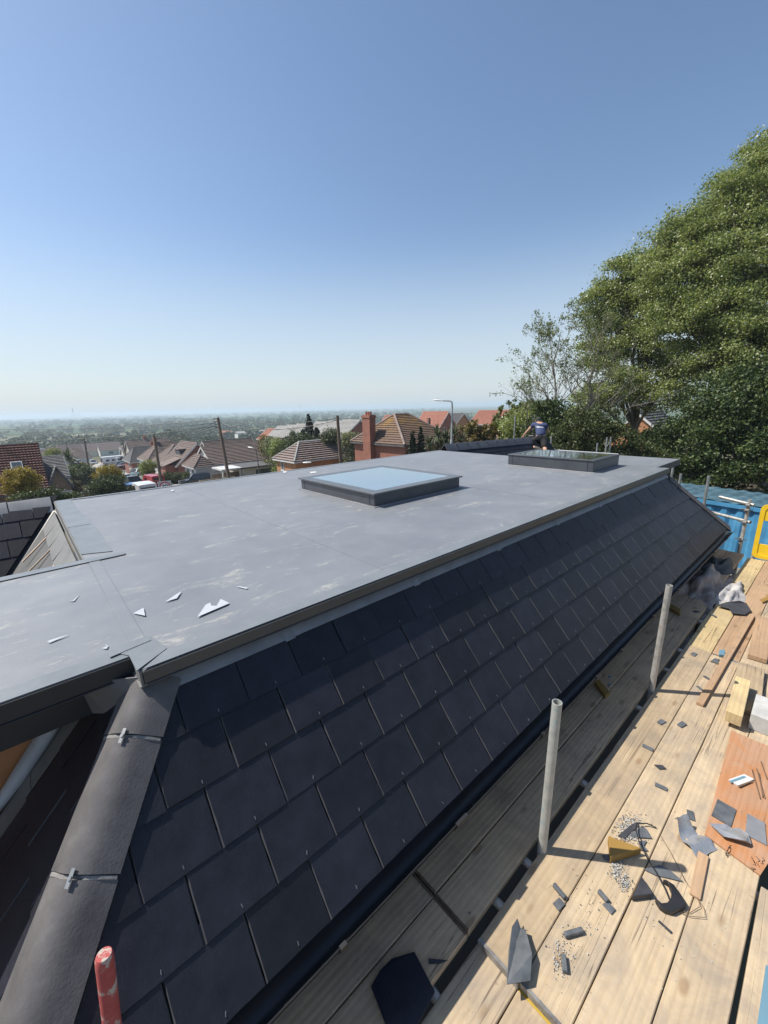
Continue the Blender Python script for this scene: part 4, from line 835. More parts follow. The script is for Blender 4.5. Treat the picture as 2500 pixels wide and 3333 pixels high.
flat_piece('slate_scrap', 'pair of dark slivers on the shaded board edge near the curled lead', S4((565, 700), (610, 692), (665, 712), (600, 718)), SD, ZT, .006, 'slate', GS)
for (x, y, lb) in ((332, 1675, 'upper blue plastic clip on the shaded board'), (335, 1780, 'lower blue plastic clip on the shaded board')):
    q = [(1900 + (x + a) * .2411, 1800 + (y + b) * .2411) for a, b in ((0, 0), (30, -12), (42, 8), (14, 18))]; flat_piece('plastic_clip', lb, q, MATS['paint_blue'], ZT, .01, 'clip', 'blue clips')
# grit: slate dust and crumbs scattered on the boards
mb = MB(); rg = random.Random(5)
for cx, cy, sx, sy, n in ((730, 590, 75, 60, 520), (640, 890, 45, 60, 300), (690, 990, 40, 40, 220), (720, 660, 90, 60, 380), (280, 1430, 80, 140, 90), (450, 1150, 150, 200, 60), (240, 1520, 40, 90, 60), (1000, 1300, 300, 300, 30)):
    for _ in range(n):
        p = gz(1700 + (cx + rg.gauss(0, sx * .6)) * .4822, 2400 + (cy + rg.gauss(0, sy * .6)) * .4822, ZT); s_ = rg.uniform(.0012, .0046); a = rg.random() * 6.3
        mb.prism([p + Vector((math.cos(a + k * 2.1) * s_ * rg.uniform(.6, 1.3), math.sin(a + k * 2.1) * s_ * rg.uniform(.6, 1.3), 0)) for k in range(3)], (0, 0, s_ * .7), rg.choice((0, 0, 1)))
finish(mb.build('grit', [MATS['dust_white'], SC]), 'pale grit and slate crumbs scattered on the boards', 'grit', None, 'stuff')
# heap of torn wool and membrane at the far end
def heap(name, label, c, rx, ry, h, mt, seed, cat):
    rn = np.random.default_rng(seed); n = 26; mb = MB(); g_ = rn.normal(0, 3.2, (n + 1, n + 1))
    for _ in range(9): g_ = (g_ + np.roll(g_, 1, 0) + np.roll(g_, 1, 1) + np.roll(g_, -1, 0)) / 4
    V = []
    for i in range(n + 1):
        for j in range(n + 1):
            u, v = i / n * 2 - 1, j / n * 2 - 1; r = math.hypot(u, v); e_ = max(0, 1 - r ** 2.2); q = 1 + .25 * g_[i, j]
            V.append((u * rx * q, v * ry * q, h * e_ * (.75 + .55 * g_[i, j]) if r < 1 else -.01))
    mb.add(V, [(i*(n+1)+j, (i+1)*(n+1)+j, (i+1)*(n+1)+j+1, i*(n+1)+j+1) for i in range(n) for j in range(n)])
    o = mb.build(name, mt, fix=False, smooth=50); o.location = c; return finish(o, label, cat)
heap('insulation_heap', 'brown and grey torn insulation heaped on the shaded boards at the far end', (7.05, 1.12, ZB + .01), .62, .27, .20, MATS['wool_brown'], 3, 'insulation')
heap('insulation_heap', 'white torn membrane scraps spilling into the sun at the far end', (7.0, .78, ZB + .0), .42, .17, .09, MATS['wool'], 4, 'insulation')
heap('insulation_heap', 'grey folded sheet lying at the end of the shaded boards', (7.95, 1.10, ZB + .05), .40, .20, .12, MATS['underlay'], 8, 'insulation')
# painted board lying just beyond the platform edge
tb = empty('edge_board', (1.2, -.20, ZB + .02), R_(.8), 'pale timber board with blue and yellow paint beyond the dark gap, bottom right', 'scaffold board')
mb = MB(); mb.box(-1.4, 1.42, -.11, .095, -.06, 0); mb.build('plank', BF, tb, bevel=.004)
mb = MB(); mb.box(-1.39, 1.0, -.105, .035, .0006, .003); mb.build('painted_band', MATS['paint_blue'], tb)
mb = MB(); mb.box(-1.39, .7, -.02, .012, .0036, .005); mb.build('painted_stripe', MATS['paint_yellow'], tb)

# offcuts of membrane on the flat roof
F5 = lambda *q: [(x * .5425, 1900 + y * .5425) for x, y in q]
for lb, q in (('large pale triangular membrane offcut with a notch', ((1185, 205), (1235, 128), (1262, 118), (1270, 135), (1300, 138), (1325, 97), (1378, 122))), ('slender pale membrane sliver above the big offcut', ((990, 112), (1045, 78), (1090, 50), (1062, 92))), ('small pale triangular membrane scrap beside the lap strip', ((800, 180), (862, 150), (872, 198))),
              ('bent thin membrane strip left of the lap strip', ((408, 108), (440, 103), (478, 65), (445, 108))), ('long narrow membrane strip on the left wing roof', ((285, 355), (300, 345), (420, 310), (300, 358))), ('curled membrane paring near the roof corner', ((610, 392), (640, 385), (632, 368), (652, 380), (640, 396))),
              ('small pale strip near the lap of the main roof', ((1420, 20), (1435, 17), (1488, 28), (1480, 33)))):
    flat_piece('membrane_offcut', lb, F5(*q), MATS['white_sheet'], ZF + .0045, .0028, 'offcut', 'membrane offcuts', curl=.005)
for lb, q in (('white tab of paper beside the front roof light', ((920, 1536), (928, 1534), (936, 1537), (926, 1540))), ('white scrap near the back edge of the flat roof', ((556, 1597), (563, 1595), (568, 1598), (560, 1600))), ('white paper strip behind the front roof light', ((1009, 1537), (1028, 1535), (1030, 1539), (1012, 1541)))):
    flat_piece('paper_scrap', lb, q, MATS['white_upvc'], ZF + .005, .005, 'scrap', 'white scraps')

# ================================================================ HOUSES
def course_strip(mb, a0, a1, b0, b1, n, roll, th, segs):
    """one course of tiles between the tail line a0-a1 and the head line b0-b1 (world or local points)"""
    a0, a1, b0, b1 = map(Vector, (a0, a1, b0, b1)); nn = (a1 - a0).cross(b0 - a0).normalized()
    if nn.z < 0: nn = -nn
    rows = []
    for P, Q, h in ((a0.lerp(b0, .30), a1.lerp(b1, .30), -.02), (a0, a1, th), (b0, b1, .004)):
        row = []
        for i in range(segs + 1):
            t = i / segs; row.append(P.lerp(Q, t) + nn * (h + (roll * (.5 + .5 * math.cos(i * math.pi)) if roll and h > .01 else 0)))
        rows.append(row)
    k = segs + 1; vs = [p for r in rows for p in r]; fs = []
    for r in range(2):
        for i in range(segs): fs.append((r*k+i, r*k+i+1, (r+1)*k+i+1, (r+1)*k+i))
    mb.add(vs, fs)
def roof_plane(parent, e0, e1, r1, r0, mt, gauge=.32, roll=0.0, th=.05, pitch_w=.30, name='roof_slope'):
    """e0-e1 eaves, r0-r1 ridge; each course of tiles is a child of the slope"""
    e0, e1, r0, r1 = map(Vector, (e0, e1, r0, r1)); L = ((r0 + r1) / 2 - (e0 + e1) / 2).length; n = max(3, int(L / gauge))
    mb = MB(); d = Vector((0, 0, -.06)); mb.poly([e0 + d, e1 + d, r1 + d, r0 + d]) if (r1 - r0).length > .01 else mb.poly([e0 + d, e1 + d, r1 + d]); s = mb.build(name, mt, parent)
    for i in range(n):
        t0, t1 = i / n, (i + 1) / n
        a0, a1, b0, b1 = e0.lerp(r0, t0), e1.lerp(r1, t0), e0.lerp(r0, t1), e1.lerp(r1, t1)
        w = (a1 - a0).length; segs = max(2, int(w / pitch_w * (2 if roll else .34))) if roll else 1
        mb = MB(); course_strip(mb, a0, a1, b0, b1, n, roll, th, segs); mb.build('tile_course', mt, s, fix=False)
    return s
def wall_window(parent, c, u, wd, ht, n, mt_f='white_upvc', panes=2, sill=True):
    c = Vector(c); u = Vector(u).normalized(); n = Vector(n).normalized(); z = Vector((0, 0, 1))
    mb = MB(); t = .07
    def B(m_, a0, a1, b0, b1, o0, o1):
        q = [c + u * a + z * b + n * o for a, b, o in ((a0, b0, o0), (a1, b0, o0), (a1, b1, o0), (a0, b1, o0))]; m_.prism(q, n * (o1 - o0))
    B(mb, -wd/2, wd/2, -ht/2, -ht/2 + t, 0, .06); B(mb, -wd/2, wd/2, ht/2 - t, ht/2, 0, .06)
    for k in range(panes + 1):
        x = -wd/2 + (wd - t) * k / panes; B(mb, x, x + t, -ht/2 + t, ht/2 - t, 0, .06)
    o = mb.build('window', MATS[mt_f], parent)
    if sill:
        mb = MB(); B(mb, -wd/2 - .08, wd/2 + .08, -ht/2 - .09, -ht/2 - .02, 0, .13); mb.build('sill', MATS[mt_f], o)
    mb = MB(); B(mb, -wd/2 + t, wd/2 - t, -ht/2 + t, ht/2 - t, .004, .02); mb.build('pane', MATS['window_glass'], o)
    return o
def house(name, label, x0, x1, y0, y1, ze, zr, kind, axis, roof, wall, cat='house', hip=None, gauge=.36, roll=0, over=.3, fascia='white_upvc', chim=(), wins=(), group=None, th=.11, ridge_mat=None, gable_mat=None, ridge_pos=None):
    cx, cy = (x0 + x1) / 2, (y0 + y1) / 2; zg = min(gh(x0, y0), gh(x1, y1), gh(x0, y1)) - .3
    root = empty(name, (cx, cy, zg), 0, label, cat, group); O = Vector((cx, cy, zg)); L = lambda x, y, z: Vector((x, y, z)) - O
    mb = MB(); mb.box(x0 - cx, x1 - cx, y0 - cy, y1 - cy, 0, ze - zg - .02); mb.build('wall', MATS[wall], root)
    o = over; a0, a1, b0, b1 = x0 - o, x1 + o, y0 - o, y1 + o; rm = MATS[roof]; sl = (zr - ze) / ((y1 - y0) / 2 if axis == 'x' else (x1 - x0) / 2); zo = ze - o * sl * .6
    hp = hip if hip is not None else ((y1 - y0) / 2 if axis == 'x' else (x1 - x0) / 2) * .95
    if axis == 'x':
        rx0, rx1 = (a0, a1) if kind == 'gable' else (x0 + hp, x1 - hp)
        if ridge_pos: rx0, rx1 = ridge_pos
        A, B = L(rx0, cy, zr), L(rx1, cy, zr)
        roof_plane(root, L(a0, b0, zo), L(a1, b0, zo), B, A, rm, gauge, roll, th); roof_plane(root, L(a1, b1, zo), L(a0, b1, zo), A, B, rm, gauge, roll, th)
        ends = ((L(a0, b1, zo), L(a0, b0, zo), A, -1), (L(a1, b0, zo), L(a1, b1, zo), B, 1))
    else:
        ry0, ry1 = (b0, b1) if kind == 'gable' else (y0 + hp, y1 - hp)
        A, B = L(cx, ry0, zr), L(cx, ry1, zr)
        roof_plane(root, L(a0, b1, zo), L(a0, b0, zo), A, B, rm, gauge, roll, th); roof_plane(root, L(a1, b0, zo), L(a1, b1, zo), B, A, rm, gauge, roll, th)
        ends = ((L(a0, b0, zo), L(a1, b0, zo), A, -1), (L(a1, b1, zo), L(a0, b1, zo), B, 1))
    for p, q, r, s in ends:
        if kind == 'hip':
            roof_plane(root, p, q, r, r, rm, gauge, roll, th)
            for c in (p, q): mb = MB(); mb.tube([c + Vector((0, 0, .06)), r + Vector((0, 0, .06))], .11, 6); mb.build('hip_cap', ridge_mat or rm, root, smooth=60)
        else:
            off = Vector((-s * o, 0, 0)) if axis == 'x' else Vector((0, -s * o, 0)); i_ = Vector((0, s * .01, 0)) if axis == 'y' else Vector((s * .01, 0, 0))
            mb = MB(); k_ = (r + off); mb.prism([p + off + Vector((0, 0, -.05)) + (k_ - p - off) * .0, q + off + Vector((0, 0, -.05)), k_ + Vector((0, 0, -.06))], i_); mb.build('gable_wall', MATS[gable_mat or wall], root)
            for c in (p, q): mb = MB(); mb.bar(c + Vector((0, 0, -.09)), r + Vector((0, 0, -.05)), .05, .22); mb.build('bargeboard', MATS[fascia], root)
    mb = MB(); mb.tube([A + Vector((0, 0, .04)), B + Vector((0, 0, .04))], .13, 6); mb.build('ridge_cap', ridge_mat or rm, root, smooth=60)
    eav = [(L(a0, b0, zo), L(a1, b0, zo)), (L(a1, b1, zo), L(a0, b1, zo))] + ([] if kind == 'gable' and axis == 'x' else [(L(a0, b1, zo), L(a0, b0, zo)), (L(a1, b0, zo), L(a1, b1, zo))])
    if kind == 'gable' and axis == 'y': eav = eav[2:]
    for p, q in eav: mb = MB(); mb.bar(p + Vector((0, 0, -.10)), q + Vector((0, 0, -.10)), .10, .16); mb.build('eaves_gutter', MATS[fascia], root)
    for (x, y, wx, wy, zt, pots) in chim:
        mb = MB(); mb.box(x - wx/2 - cx, x + wx/2 - cx, y - wy/2 - cy, y + wy/2 - cy, (ze - zg) if pots >= 0 else 0, zt - zg); mb.box(x - wx/2 - .06 - cx, x + wx/2 + .06 - cx, y - wy/2 - .06 - cy, y + wy/2 + .06 - cy, zt - zg - .28, zt - zg - .08); ch = mb.build('chimney', MATS['brick_red'], root)
        for k in range(abs(pots)):
            mb = MB(); px = x - cx + (k - (abs(pots) - 1) / 2) * .32 * (1 if wx > wy else 0); py = y - cy + (k - (abs(pots) - 1) / 2) * .32 * (0 if wx > wy else 1); mb.tube([(px, py, zt - zg - .02), (px, py, zt - zg + .32)], [.13, .10], 10); mb.build('chimney_pot', MATS['tile_newred'], ch, smooth=50)
    for wdw in wins:
        f, a, z, wd, ht = wdw[:5]
        c, u, n = {'S': (L(a, y0, z), (1, 0, 0), (0, -1, 0)), 'W': (L(x0, a, z), (0, -1, 0), (-1, 0, 0)), 'E': (L(x1, a, z), (0, 1, 0), (1, 0, 0))}[f]
        wall_window(root, c, u, wd, ht, n, panes=wdw[5] if len(wdw) > 5 else 2)
    return root, O

# red pantiled house at the far left
h1, O1 = house('pantile_house', 'house with steep red pantiled roof and a roof window at the far left', -11, 1.45, 58.2, 67.8, -7.75, -3.15, 'gable', 'x', 'tile_red', 'brick_brown', roll=.055, gauge=.36, over=.35, fascia='tile_dark', th=.13)
mb = MB(); q = lambda t, x: Vector((x, 57.85 + (63 - 57.85) * t, -7.9 + (4.75) * t)) - O1 + Vector((0, -.08, .12))
mb.prism([q(.40, -1.0), q(.40, .0), q(.62, .0), q(.62, -1.0)], (0, -.05, .06)); rw = mb.build('roof_window', MATS['lamp_grey'], h1); mb = MB(); mb.prism([q(.425, -.9), q(.425, -.1), q(.60, -.1), q(.60, -.9)], (0, -.07, .085)); mb.build('pane', MATS['window_glass'], rw)
# grey slated house with porch behind it
h2, O2 = house('slate_roofed_house', 'low house with grey slated roof beside the red pantiled one', -3.0, 3.8, 61.8, 70.5, -7.05, -4.95, 'gable', 'x', 'tile_grey', 'brick_brown', over=.25, fascia='lamp_grey')
h2b, _ = house('brown_porch', 'brown tiled gable porch with white framed opening in front of the slated house', 1.75, 3.75, 58.9, 61.5, -7.75, -5.7, 'gable', 'y', 'tile_dark', 'fence_wood', cat='porch', over=.2, fascia='tile_dark')
mb = MB(); mb.box(-1.0, 1.0, -1.34, -1.31, 2.0 - .2, 2.15); mb.box(.88, 1.0, -1.34, -1.31, .2, 1.9); mb.build('white_frame', MATS['white_upvc'], h2b)
# right side of the street, nearest first
hF, OF = house('hipped_bungalow', 'bungalow with brown ribbed hipped roof and orange wall, behind a timber pole', 22.5, 33.5, 40.2, 44.7, -5.42, -3.72, 'hip', 'x', 'tile_tan', 'brick_orange', gauge=.34, ridge_pos=(24.4, 30.9), wins=(('W', 43.2, -6.3, .7, 1.0, 1),), th=.13, ridge_mat=MATS['tile_pale'])
house('low_extension', 'low brown tiled extension at the right end of the hipped bungalow', 31.0, 36.2, 37.6, 40.4, -5.6, -4.45, 'hip', 'x', 'tile_brown', 'brick_red', cat='extension', ridge_mat=MATS['tile_newred'])
hE, OE = house('gabled_bungalow', 'bungalow with broad brown ribbed roof and small white gable, behind the leaning pole', 21.2, 31.1, 62.2, 69.8, -7.55, -5.25, 'gable', 'x', 'tile_tan', 'render_white', gauge=.36, th=.13, over=.35)
house('hipped_wing', 'white walled front wing with brown hipped roof on the gabled bungalow', 18.5, 21.2, 62.0, 67.0, -7.6, -6.25, 'hip', 'y', 'tile_brown', 'render_white', cat='house wing', hip=1.3, wins=(('W', 63.3, -8.7, 1.0, 1.1, 1), ('W', 65.4, -8.7, 1.3, 1.1, 2)))
e = empty('flat_garage', (26.5, 58.5, gh(26.5, 58.5)), 0, 'low cream garage with flat roof and dark window in front of the gabled bungalow', 'garage')
mb = MB(); mb.box(-3.5, 4.5, -2, 2.6, 0, 2.0); mb.build('wall', MATS['render_cream'], e); mb = MB(); mb.box(-3.8, 4.8, -2.3, 2.9, 2.0, 2.18); mb.build('roof', MATS['tile_dark'], e); wall_window(e, (-.3, -2, 1.2), (1, 0, 0), 2.2, .9, (0, -1, 0), 'black_plastic'); wall_window(e, (3.4, -2, 1.2), (1, 0, 0), 1.0, .8, (0, -1, 0))
mb = MB(); mb.box(-6.4, -3.5, -2.3, 1.5, 2.05, 2.25); mb.build('carport_roof', MATS['white_upvc'], e)
for x in (-6.2, -3.8): mb = MB(); mb.box(x - .1, x + .1, -2.2, -2.0, 0, 2.05); mb.build('carport_post', MATS['white_upvc'], e)
hD, OD = house('dormer_house', 'brick house with brown roof and white dormer window facing the street', 18.6, 25.4, 71.2, 79.5, -8.2, -5.0, 'gable', 'y', 'tile_brown', 'brick_red', gable_mat='brick_red', wins=(('W', 73.2, -9.4, 1.9, 1.2, 3), ('W', 77.4, -9.4, 1.6, 1.2, 2)), gauge=.34)
mb = MB(); dz = lambda z: z - OD.z
mb.box(19.9 - OD.x, 22.4 - OD.x, 73.6 - OD.y, 76.4 - OD.y, dz(-7.6), dz(-6.0)); dm = mb.build('dormer', MATS['tile_dark'], hD); mb = MB(); mb.box(19.6 - OD.x, 22.6 - OD.x, 73.3 - OD.y, 76.7 - OD.y, dz(-6.0), dz(-5.85)); mb.build('dormer_roof', MATS['tile_brown'], hD); wall_window(hD, Vector((19.89, 75.0, -6.8)) - OD, (0, -1, 0), 2.0, 1.1, (-1, 0, 0), panes=2)
mb = MB(); mb.box(16.9 - OD.x, 18.6 - OD.x, 71.8 - OD.y, 75 - OD.y, .2, dz(-8.2)); mb.build('bay', MATS['brick_red'], hD); roof_plane(hD, Vector((16.6, 75.2, -8.25)) - OD, Vector((16.6, 71.6, -8.25)) - OD, Vector((19.4, 71.6, -7.2)) - OD, Vector((19.4, 75.2, -7.2)) - OD, MATS['tile_tan'])
house('rear_block', 'long brown roof with a capped ridge rising behind the gabled bungalow', 24.8, 33.5, 73, 80, -7.8, -5.15, 'gable', 'x', 'tile_brown', 'brick_red', cat='house', ridge_mat=MATS['tile_dark'])
house('weathered_bungalow', 'bungalow with grey brown roof sloping to the street, next past the dormer house', 18.8, 25.0, 81.2, 88.0, -8.6, -5.9, 'hip', 'y', 'tile_brown', 'render_white', hip=2.6, wins=(('W', 83, -9.7, 1.4, 1.1, 3), ('W', 86, -9.7, 1.4, 1.1, 3)))
house('hipped_cottage', 'bungalow with reddish brown hipped roof half hidden by the twin pole', 18.4, 27.5, 90, 98, -8.9, -5.8, 'hip', 'x', 'tile_brown', 'render_white', hip=3.2, chim=((21.0, 94, .6, .6, -4.9, 1),), wins=(('W', 92, -10.2, 1.2, 1.1), ('S', 20.5, -10.2, 1.4, 1.1)))
house('dark_roofed_bungalow', 'bungalow with dark grey half hipped roof and brick front by the parked cars', 17.6, 26, 102, 110, -10.0, -7.3, 'hip', 'x', 'tile_dark', 'brick_red', hip=1.6, fascia='white_upvc', chim=((23, 106, .6, .6, -6.3, 1),), wins=(('S', 19.2, -11.2, 1.2, 1.1), ('W', 104.5, -11.2, 1.4, 1.1)))
house('brown_gabled_house', 'house with large plain brown roof above the parked cars', 21.5, 31.5, 122, 131, -11.0, -6.9, 'gable', 'x', 'tile_tan', 'render_cream', chim=((26, 127, .7, .7, -5.9, 2),))
rn = random.Random(21); far_lab = [('at the far end of the street, left of the road', -6, 150), ('beyond the palm on the left of the road', 0, 132), ('far down the street with a white gable', 6, 176), ('in the middle distance below the trees', 16, 196), ('behind the motorhome', 30, 160), ('in the middle distance right of the motorhome', 38, 178), ('far off behind the brown gabled house', 40, 146), ('at the foot of the wood, left', -14, 192), ('at the foot of the wood, leftmost', -30, 178), ('far down the slope behind the twin pole', 46, 200), ('in the hollow left of the road', -16, 138), ('far right beyond the dark roofed bungalow', 33, 112)]
for i, (lb, x, y) in enumerate(far_lab):
    zg = gh(x, y); ax = rn.choice('xxy'); house('distant_bungalow', 'small %s roofed bungalow %s' % (['brown', 'grey', 'tan'][i % 3], lb), x - 4.5, x + 4.5, y - 4, y + 4, zg + 2.5, zg + 5.2 + rn.random(), ['gable', 'hip'][i % 2], ax, ['tile_brown', 'tile_grey', 'tile_tan'][i % 3], ['render_white', 'brick_brown', 'render_cream'][rn.randrange(3)], group='bungalows down the street', gauge=.6, wins=(('W', y, zg + 1.4, 1.6, 1.1), ('S', x - 1.5, zg + 1.4, 1.4, 1.1)))
rn = random.Random(33)
for i in range(22):
    px = 8 + i * 22 + rn.uniform(-9, 9); p = dp(px, 1440, rn.uniform(195, 268)); x, y = p.x, p.y; zg = gh(x, y); house('far_rooftop_house', 'tiny far off house whose roof shows below the wood', x - 5, x + 5, y - 4, y + 4, zg + 3.6, zg + 6.6 + rn.random(), ['gable', 'hip'][i % 2], rn.choice('xxy'), rn.choice(['tile_brown', 'tile_tan', 'tile_grey', 'tile_brown']), rn.choice(['render_white', 'brick_brown', 'render_cream']), group='far rooftops below the wood', gauge=1.0, wins=(('S', x, zg + 2, 2.0, 1.2),))
# brick house with the tall chimney
hG, OG = house('chimney_house', 'brick house with lichened hipped roof and tall chimney stack', 26.7, 33.4, 27.3, 34.9, -3.32, -.80, 'hip', 'x', 'tile_lichen', 'brick_red', gauge=.28, th=.08, ridge_pos=(29.0, 30.9), fascia='tile_dark', chim=((26.45, 32.1, .75, 1.15, -.72, -3),), ridge_mat=MATS['tile_tan'])
# terraces stepping downhill
xg0, xg1 = 51.4, 58.8
k = 0
for y0, y1, zr, mt, lb in ((70, 75.6, -2.62, 'tile_pale', 'nearest terrace house with pale grey roof and brick gable end'), (75.7, 81.2, -2.88, 'tile_pale', 'second terrace house with pale grey roof'), (81.3, 87, -3.12, 'tile_pale', 'third terrace house with pale grey roof, behind the conifer'), (90.5, 96, -3.75, 'tile_pale', 'fourth terrace house, first of the lower pale roofs'), (96.1, 101, -4.05, 'tile_pale', 'fifth terrace house, second of the lower pale roofs'), (101.1, 106.5, -4.35, 'tile_pale', 'sixth terrace house, third of the lower pale roofs'), (107, 113, -5.2, 'tile_newred', 'end terrace house with orange red roof')):
    house('terrace_house', lb, xg0, xg1, y0, y1, zr - 2.7, zr, 'gable', 'y', mt, 'brick_red', over=.15 if k else .3, gauge=.4, group='terrace stepping downhill', wins=(('W', y0 + 1.5, zr - 3.9, 1.2, 1.1), ('W', y1 - 1.5, zr - 3.9, 1.2, 1.1))); k += 1
# new red brick houses
house('red_gabled_house', 'red brick house with orange tiled gable roof behind the lamp post', 81.0, 87.2, 70, 78.4, -5.1, -1.6, 'gable', 'y', 'tile_newred', 'brick_red', gauge=.4, wins=(('S', 82.8, -6.0, 1.3, 1.2), ('S', 86.0, -6.0, 1.1, 1.2)))
house('red_gabled_house', 'red tiled roof just showing between the chimney house and the lamp post', 70.5, 76.5, 74, 82, -5.2, -2.2, 'gable', 'y', 'tile_newred', 'brick_red', gauge=.4)
house('white_edged_house', 'brick house with white edged gable partly behind the young tree', 93.2, 100.5, 75, 84, -5.4, -2.4, 'gable', 'y', 'tile_dark', 'brick_orange', gauge=.4)
hK, OK_ = house('porch_house', 'orange brick house with white windows and porch behind the sparse tree', 86.0, 94.0, 53.5, 64.5, -4.6, -1.6, 'gable', 'y', 'tile_newred', 'brick_orange', gauge=.4, wins=(('W', 62.6, -5.2, 1.3, 1.2), ('W', 57.0, -5.2, 1.3, 1.2), ('W', 62.6, -8.0, 1.3, 1.3), ('W', 57.0, -8.0, 1.3, 1.3)))
for s in (-1, 1): mb = MB(); mb.bar(Vector((85.3, 60 + s * 1.3, -6.9)) - OK_, Vector((85.3, 60, -6.0)) - OK_, .12, .22); mb.build('porch_rafter', MATS['white_upvc'], hK); mb = MB(); mb.box(85.2 - OK_.x, 85.4 - OK_.x, 60 + s * 1.15 - .1 - OK_.y, 60 + s * 1.15 + .1 - OK_.y, 0, -6.9 - OK_.z); mb.build('porch_post', MATS['white_upvc'], hK)
mb = MB(); mb.box(86.0 - .04 - OK_.x, 86.02 - OK_.x, 59.3 - OK_.y, 60.5 - OK_.y, .3, 2.4); mb.build('door', MATS['lamp_white'], hK)
house('hidden_brick_house', 'orange brick wall of a house glimpsed between the trees on the right', 50.5, 58, 13.0, 18.2, -3.6, -1.4, 'gable', 'x', 'tile_dark', 'brick_orange', gauge=.4)

# ================================================================ STREET FURNITURE
def timber_pole(label, top, base_xy, r=.13, arms=True, steps=0):
    top = Vector(top); b = Vector((base_xy[0], base_xy[1], gh(*base_xy) - .5)); e = empty('utility_pole', b, 0, label, 'utility pole', 'timber utility poles')
    t = top - b; mb = MB(); mb.tube([Vector(), t * .33, t * .66, t], [r * 1.25, r * 1.15, r * 1.05, r * .9], 12); mb.build('pole_shaft', MATS['timber_pole'], e, smooth=50)
    if arms:
        for k in range(4): mb = MB(); p = t * (1 - .014 - .035 * k); mb.tube([p + Vector((-.12, .08, .0)), p + Vector((-.30, .2, .05))], .03, 6); mb.tube([p + Vector((-.30, .2, .0)), p + Vector((-.30, .2, .13))], .05, 8); mb.build('insulator', MATS['tile_dark'], e, smooth=50)
    return e
p1t = dp(709, 1360, 42); p1b = dp(745, 1552, 41.2); timber_pole('tall dark timber pole leaning left in front of the gabled bungalow', p1t, (p1b.x + .1, p1b.y), .15)
p2t = dp(1098, 1352, 36); timber_pole('timber pole in front of the hipped bungalow roof', p2t, (p2t.x + .12, p2t.y - .1), .14, False)
p3t = dp(501, 1416, 52); timber_pole('thick grey pole between the red van and the dormer house', p3t, (dp(522, 1558, 51).x, dp(522, 1558, 51).y), .17, False)
p4t = dp(274, 1427, 80); timber_pole('dark timber pole beside the dark hedge left of the road', p4t, (dp(291, 1540, 80).x, dp(291, 1540, 80).y), .15)
p5t = dp(213, 1436, 130); timber_pole('slim timber pole far down the left of the road', p5t, (p5t.x + .3, p5t.y), .13, False)
p6t = dp(396, 1427, 108); timber_pole('one of two slim poles by the motorhome, nearer', p6t, (p6t.x + .4, p6t.y), .13, False)
p7t = dp(403, 1432, 118); timber_pole('one of two slim poles by the motorhome, farther', p7t, (p7t.x + .4, p7t.y), .12, False)
p8t = dp(1398, 1360, 60); timber_pole('short dark pole in front of the red gabled house', p8t, (p8t.x, p8t.y), .18)
def cable(label, a, b, sag, r=.024, n=14):
    a = Vector(a); b = Vector(b); mb = MB(); mb.tube([a.lerp(b, i / n) - Vector((0, 0, sag * 4 * (i / n) * (1 - i / n))) - a for i in range(n + 1)], r, 4); o = mb.build('overhead_cable', MATS['wire_black'], smooth=60); o.location = a; finish(o, label, 'cable', 'overhead cables')
offL = dp(-150, 1398, 46)
for k in range(3): cable(['highest of three overhead cables crossing to the left edge', 'middle of three overhead cables crossing to the left edge', 'lowest of three overhead cables crossing to the left edge'][k], p1t + Vector((-.2, .1, -.15 - .35 * k)), dp(-150, [1394, 1412, 1436][k], 46), .5)
cable('heavy cable sagging between the two nearest timber poles', p1t + Vector((0, 0, -.5)), p2t + Vector((0, 0, -.4)), .75, .03)
cable('second cable sagging between the two nearest timber poles', p1t + Vector((0, 0, -.2)), p2t + Vector((0, 0, -.2)), .45)
for k in range(4): cable('cable %s of the fan from the tall pole to the grey pole' % ['highest', 'second', 'third', 'lowest'][k], p1t + Vector((-.1, 0, -.3 - .3 * k)), p3t + Vector((0, 0, -.1 - .06 * k)), .5)
cable('cable from the grey pole down the street to the hedge pole', p3t, p4t, .8); cable('cable from the hedge pole on down the road', p4t, p5t, .9); cable('cable from the grey pole to the slim poles by the motorhome', p3t, p6t, .9)
for k, (hx, hy, hz) in enumerate(((20, 94, -6.5), (19, 106, -7.8), (21.5, 75, -5.8), (24, 124, -7.5))): cable('service cable from the slim pole to roof %s' % ['of the hipped cottage', 'of the dark roofed bungalow', 'of the dormer house', 'of the brown gabled house'][k], p6t, (hx, hy, hz), .6, .013)
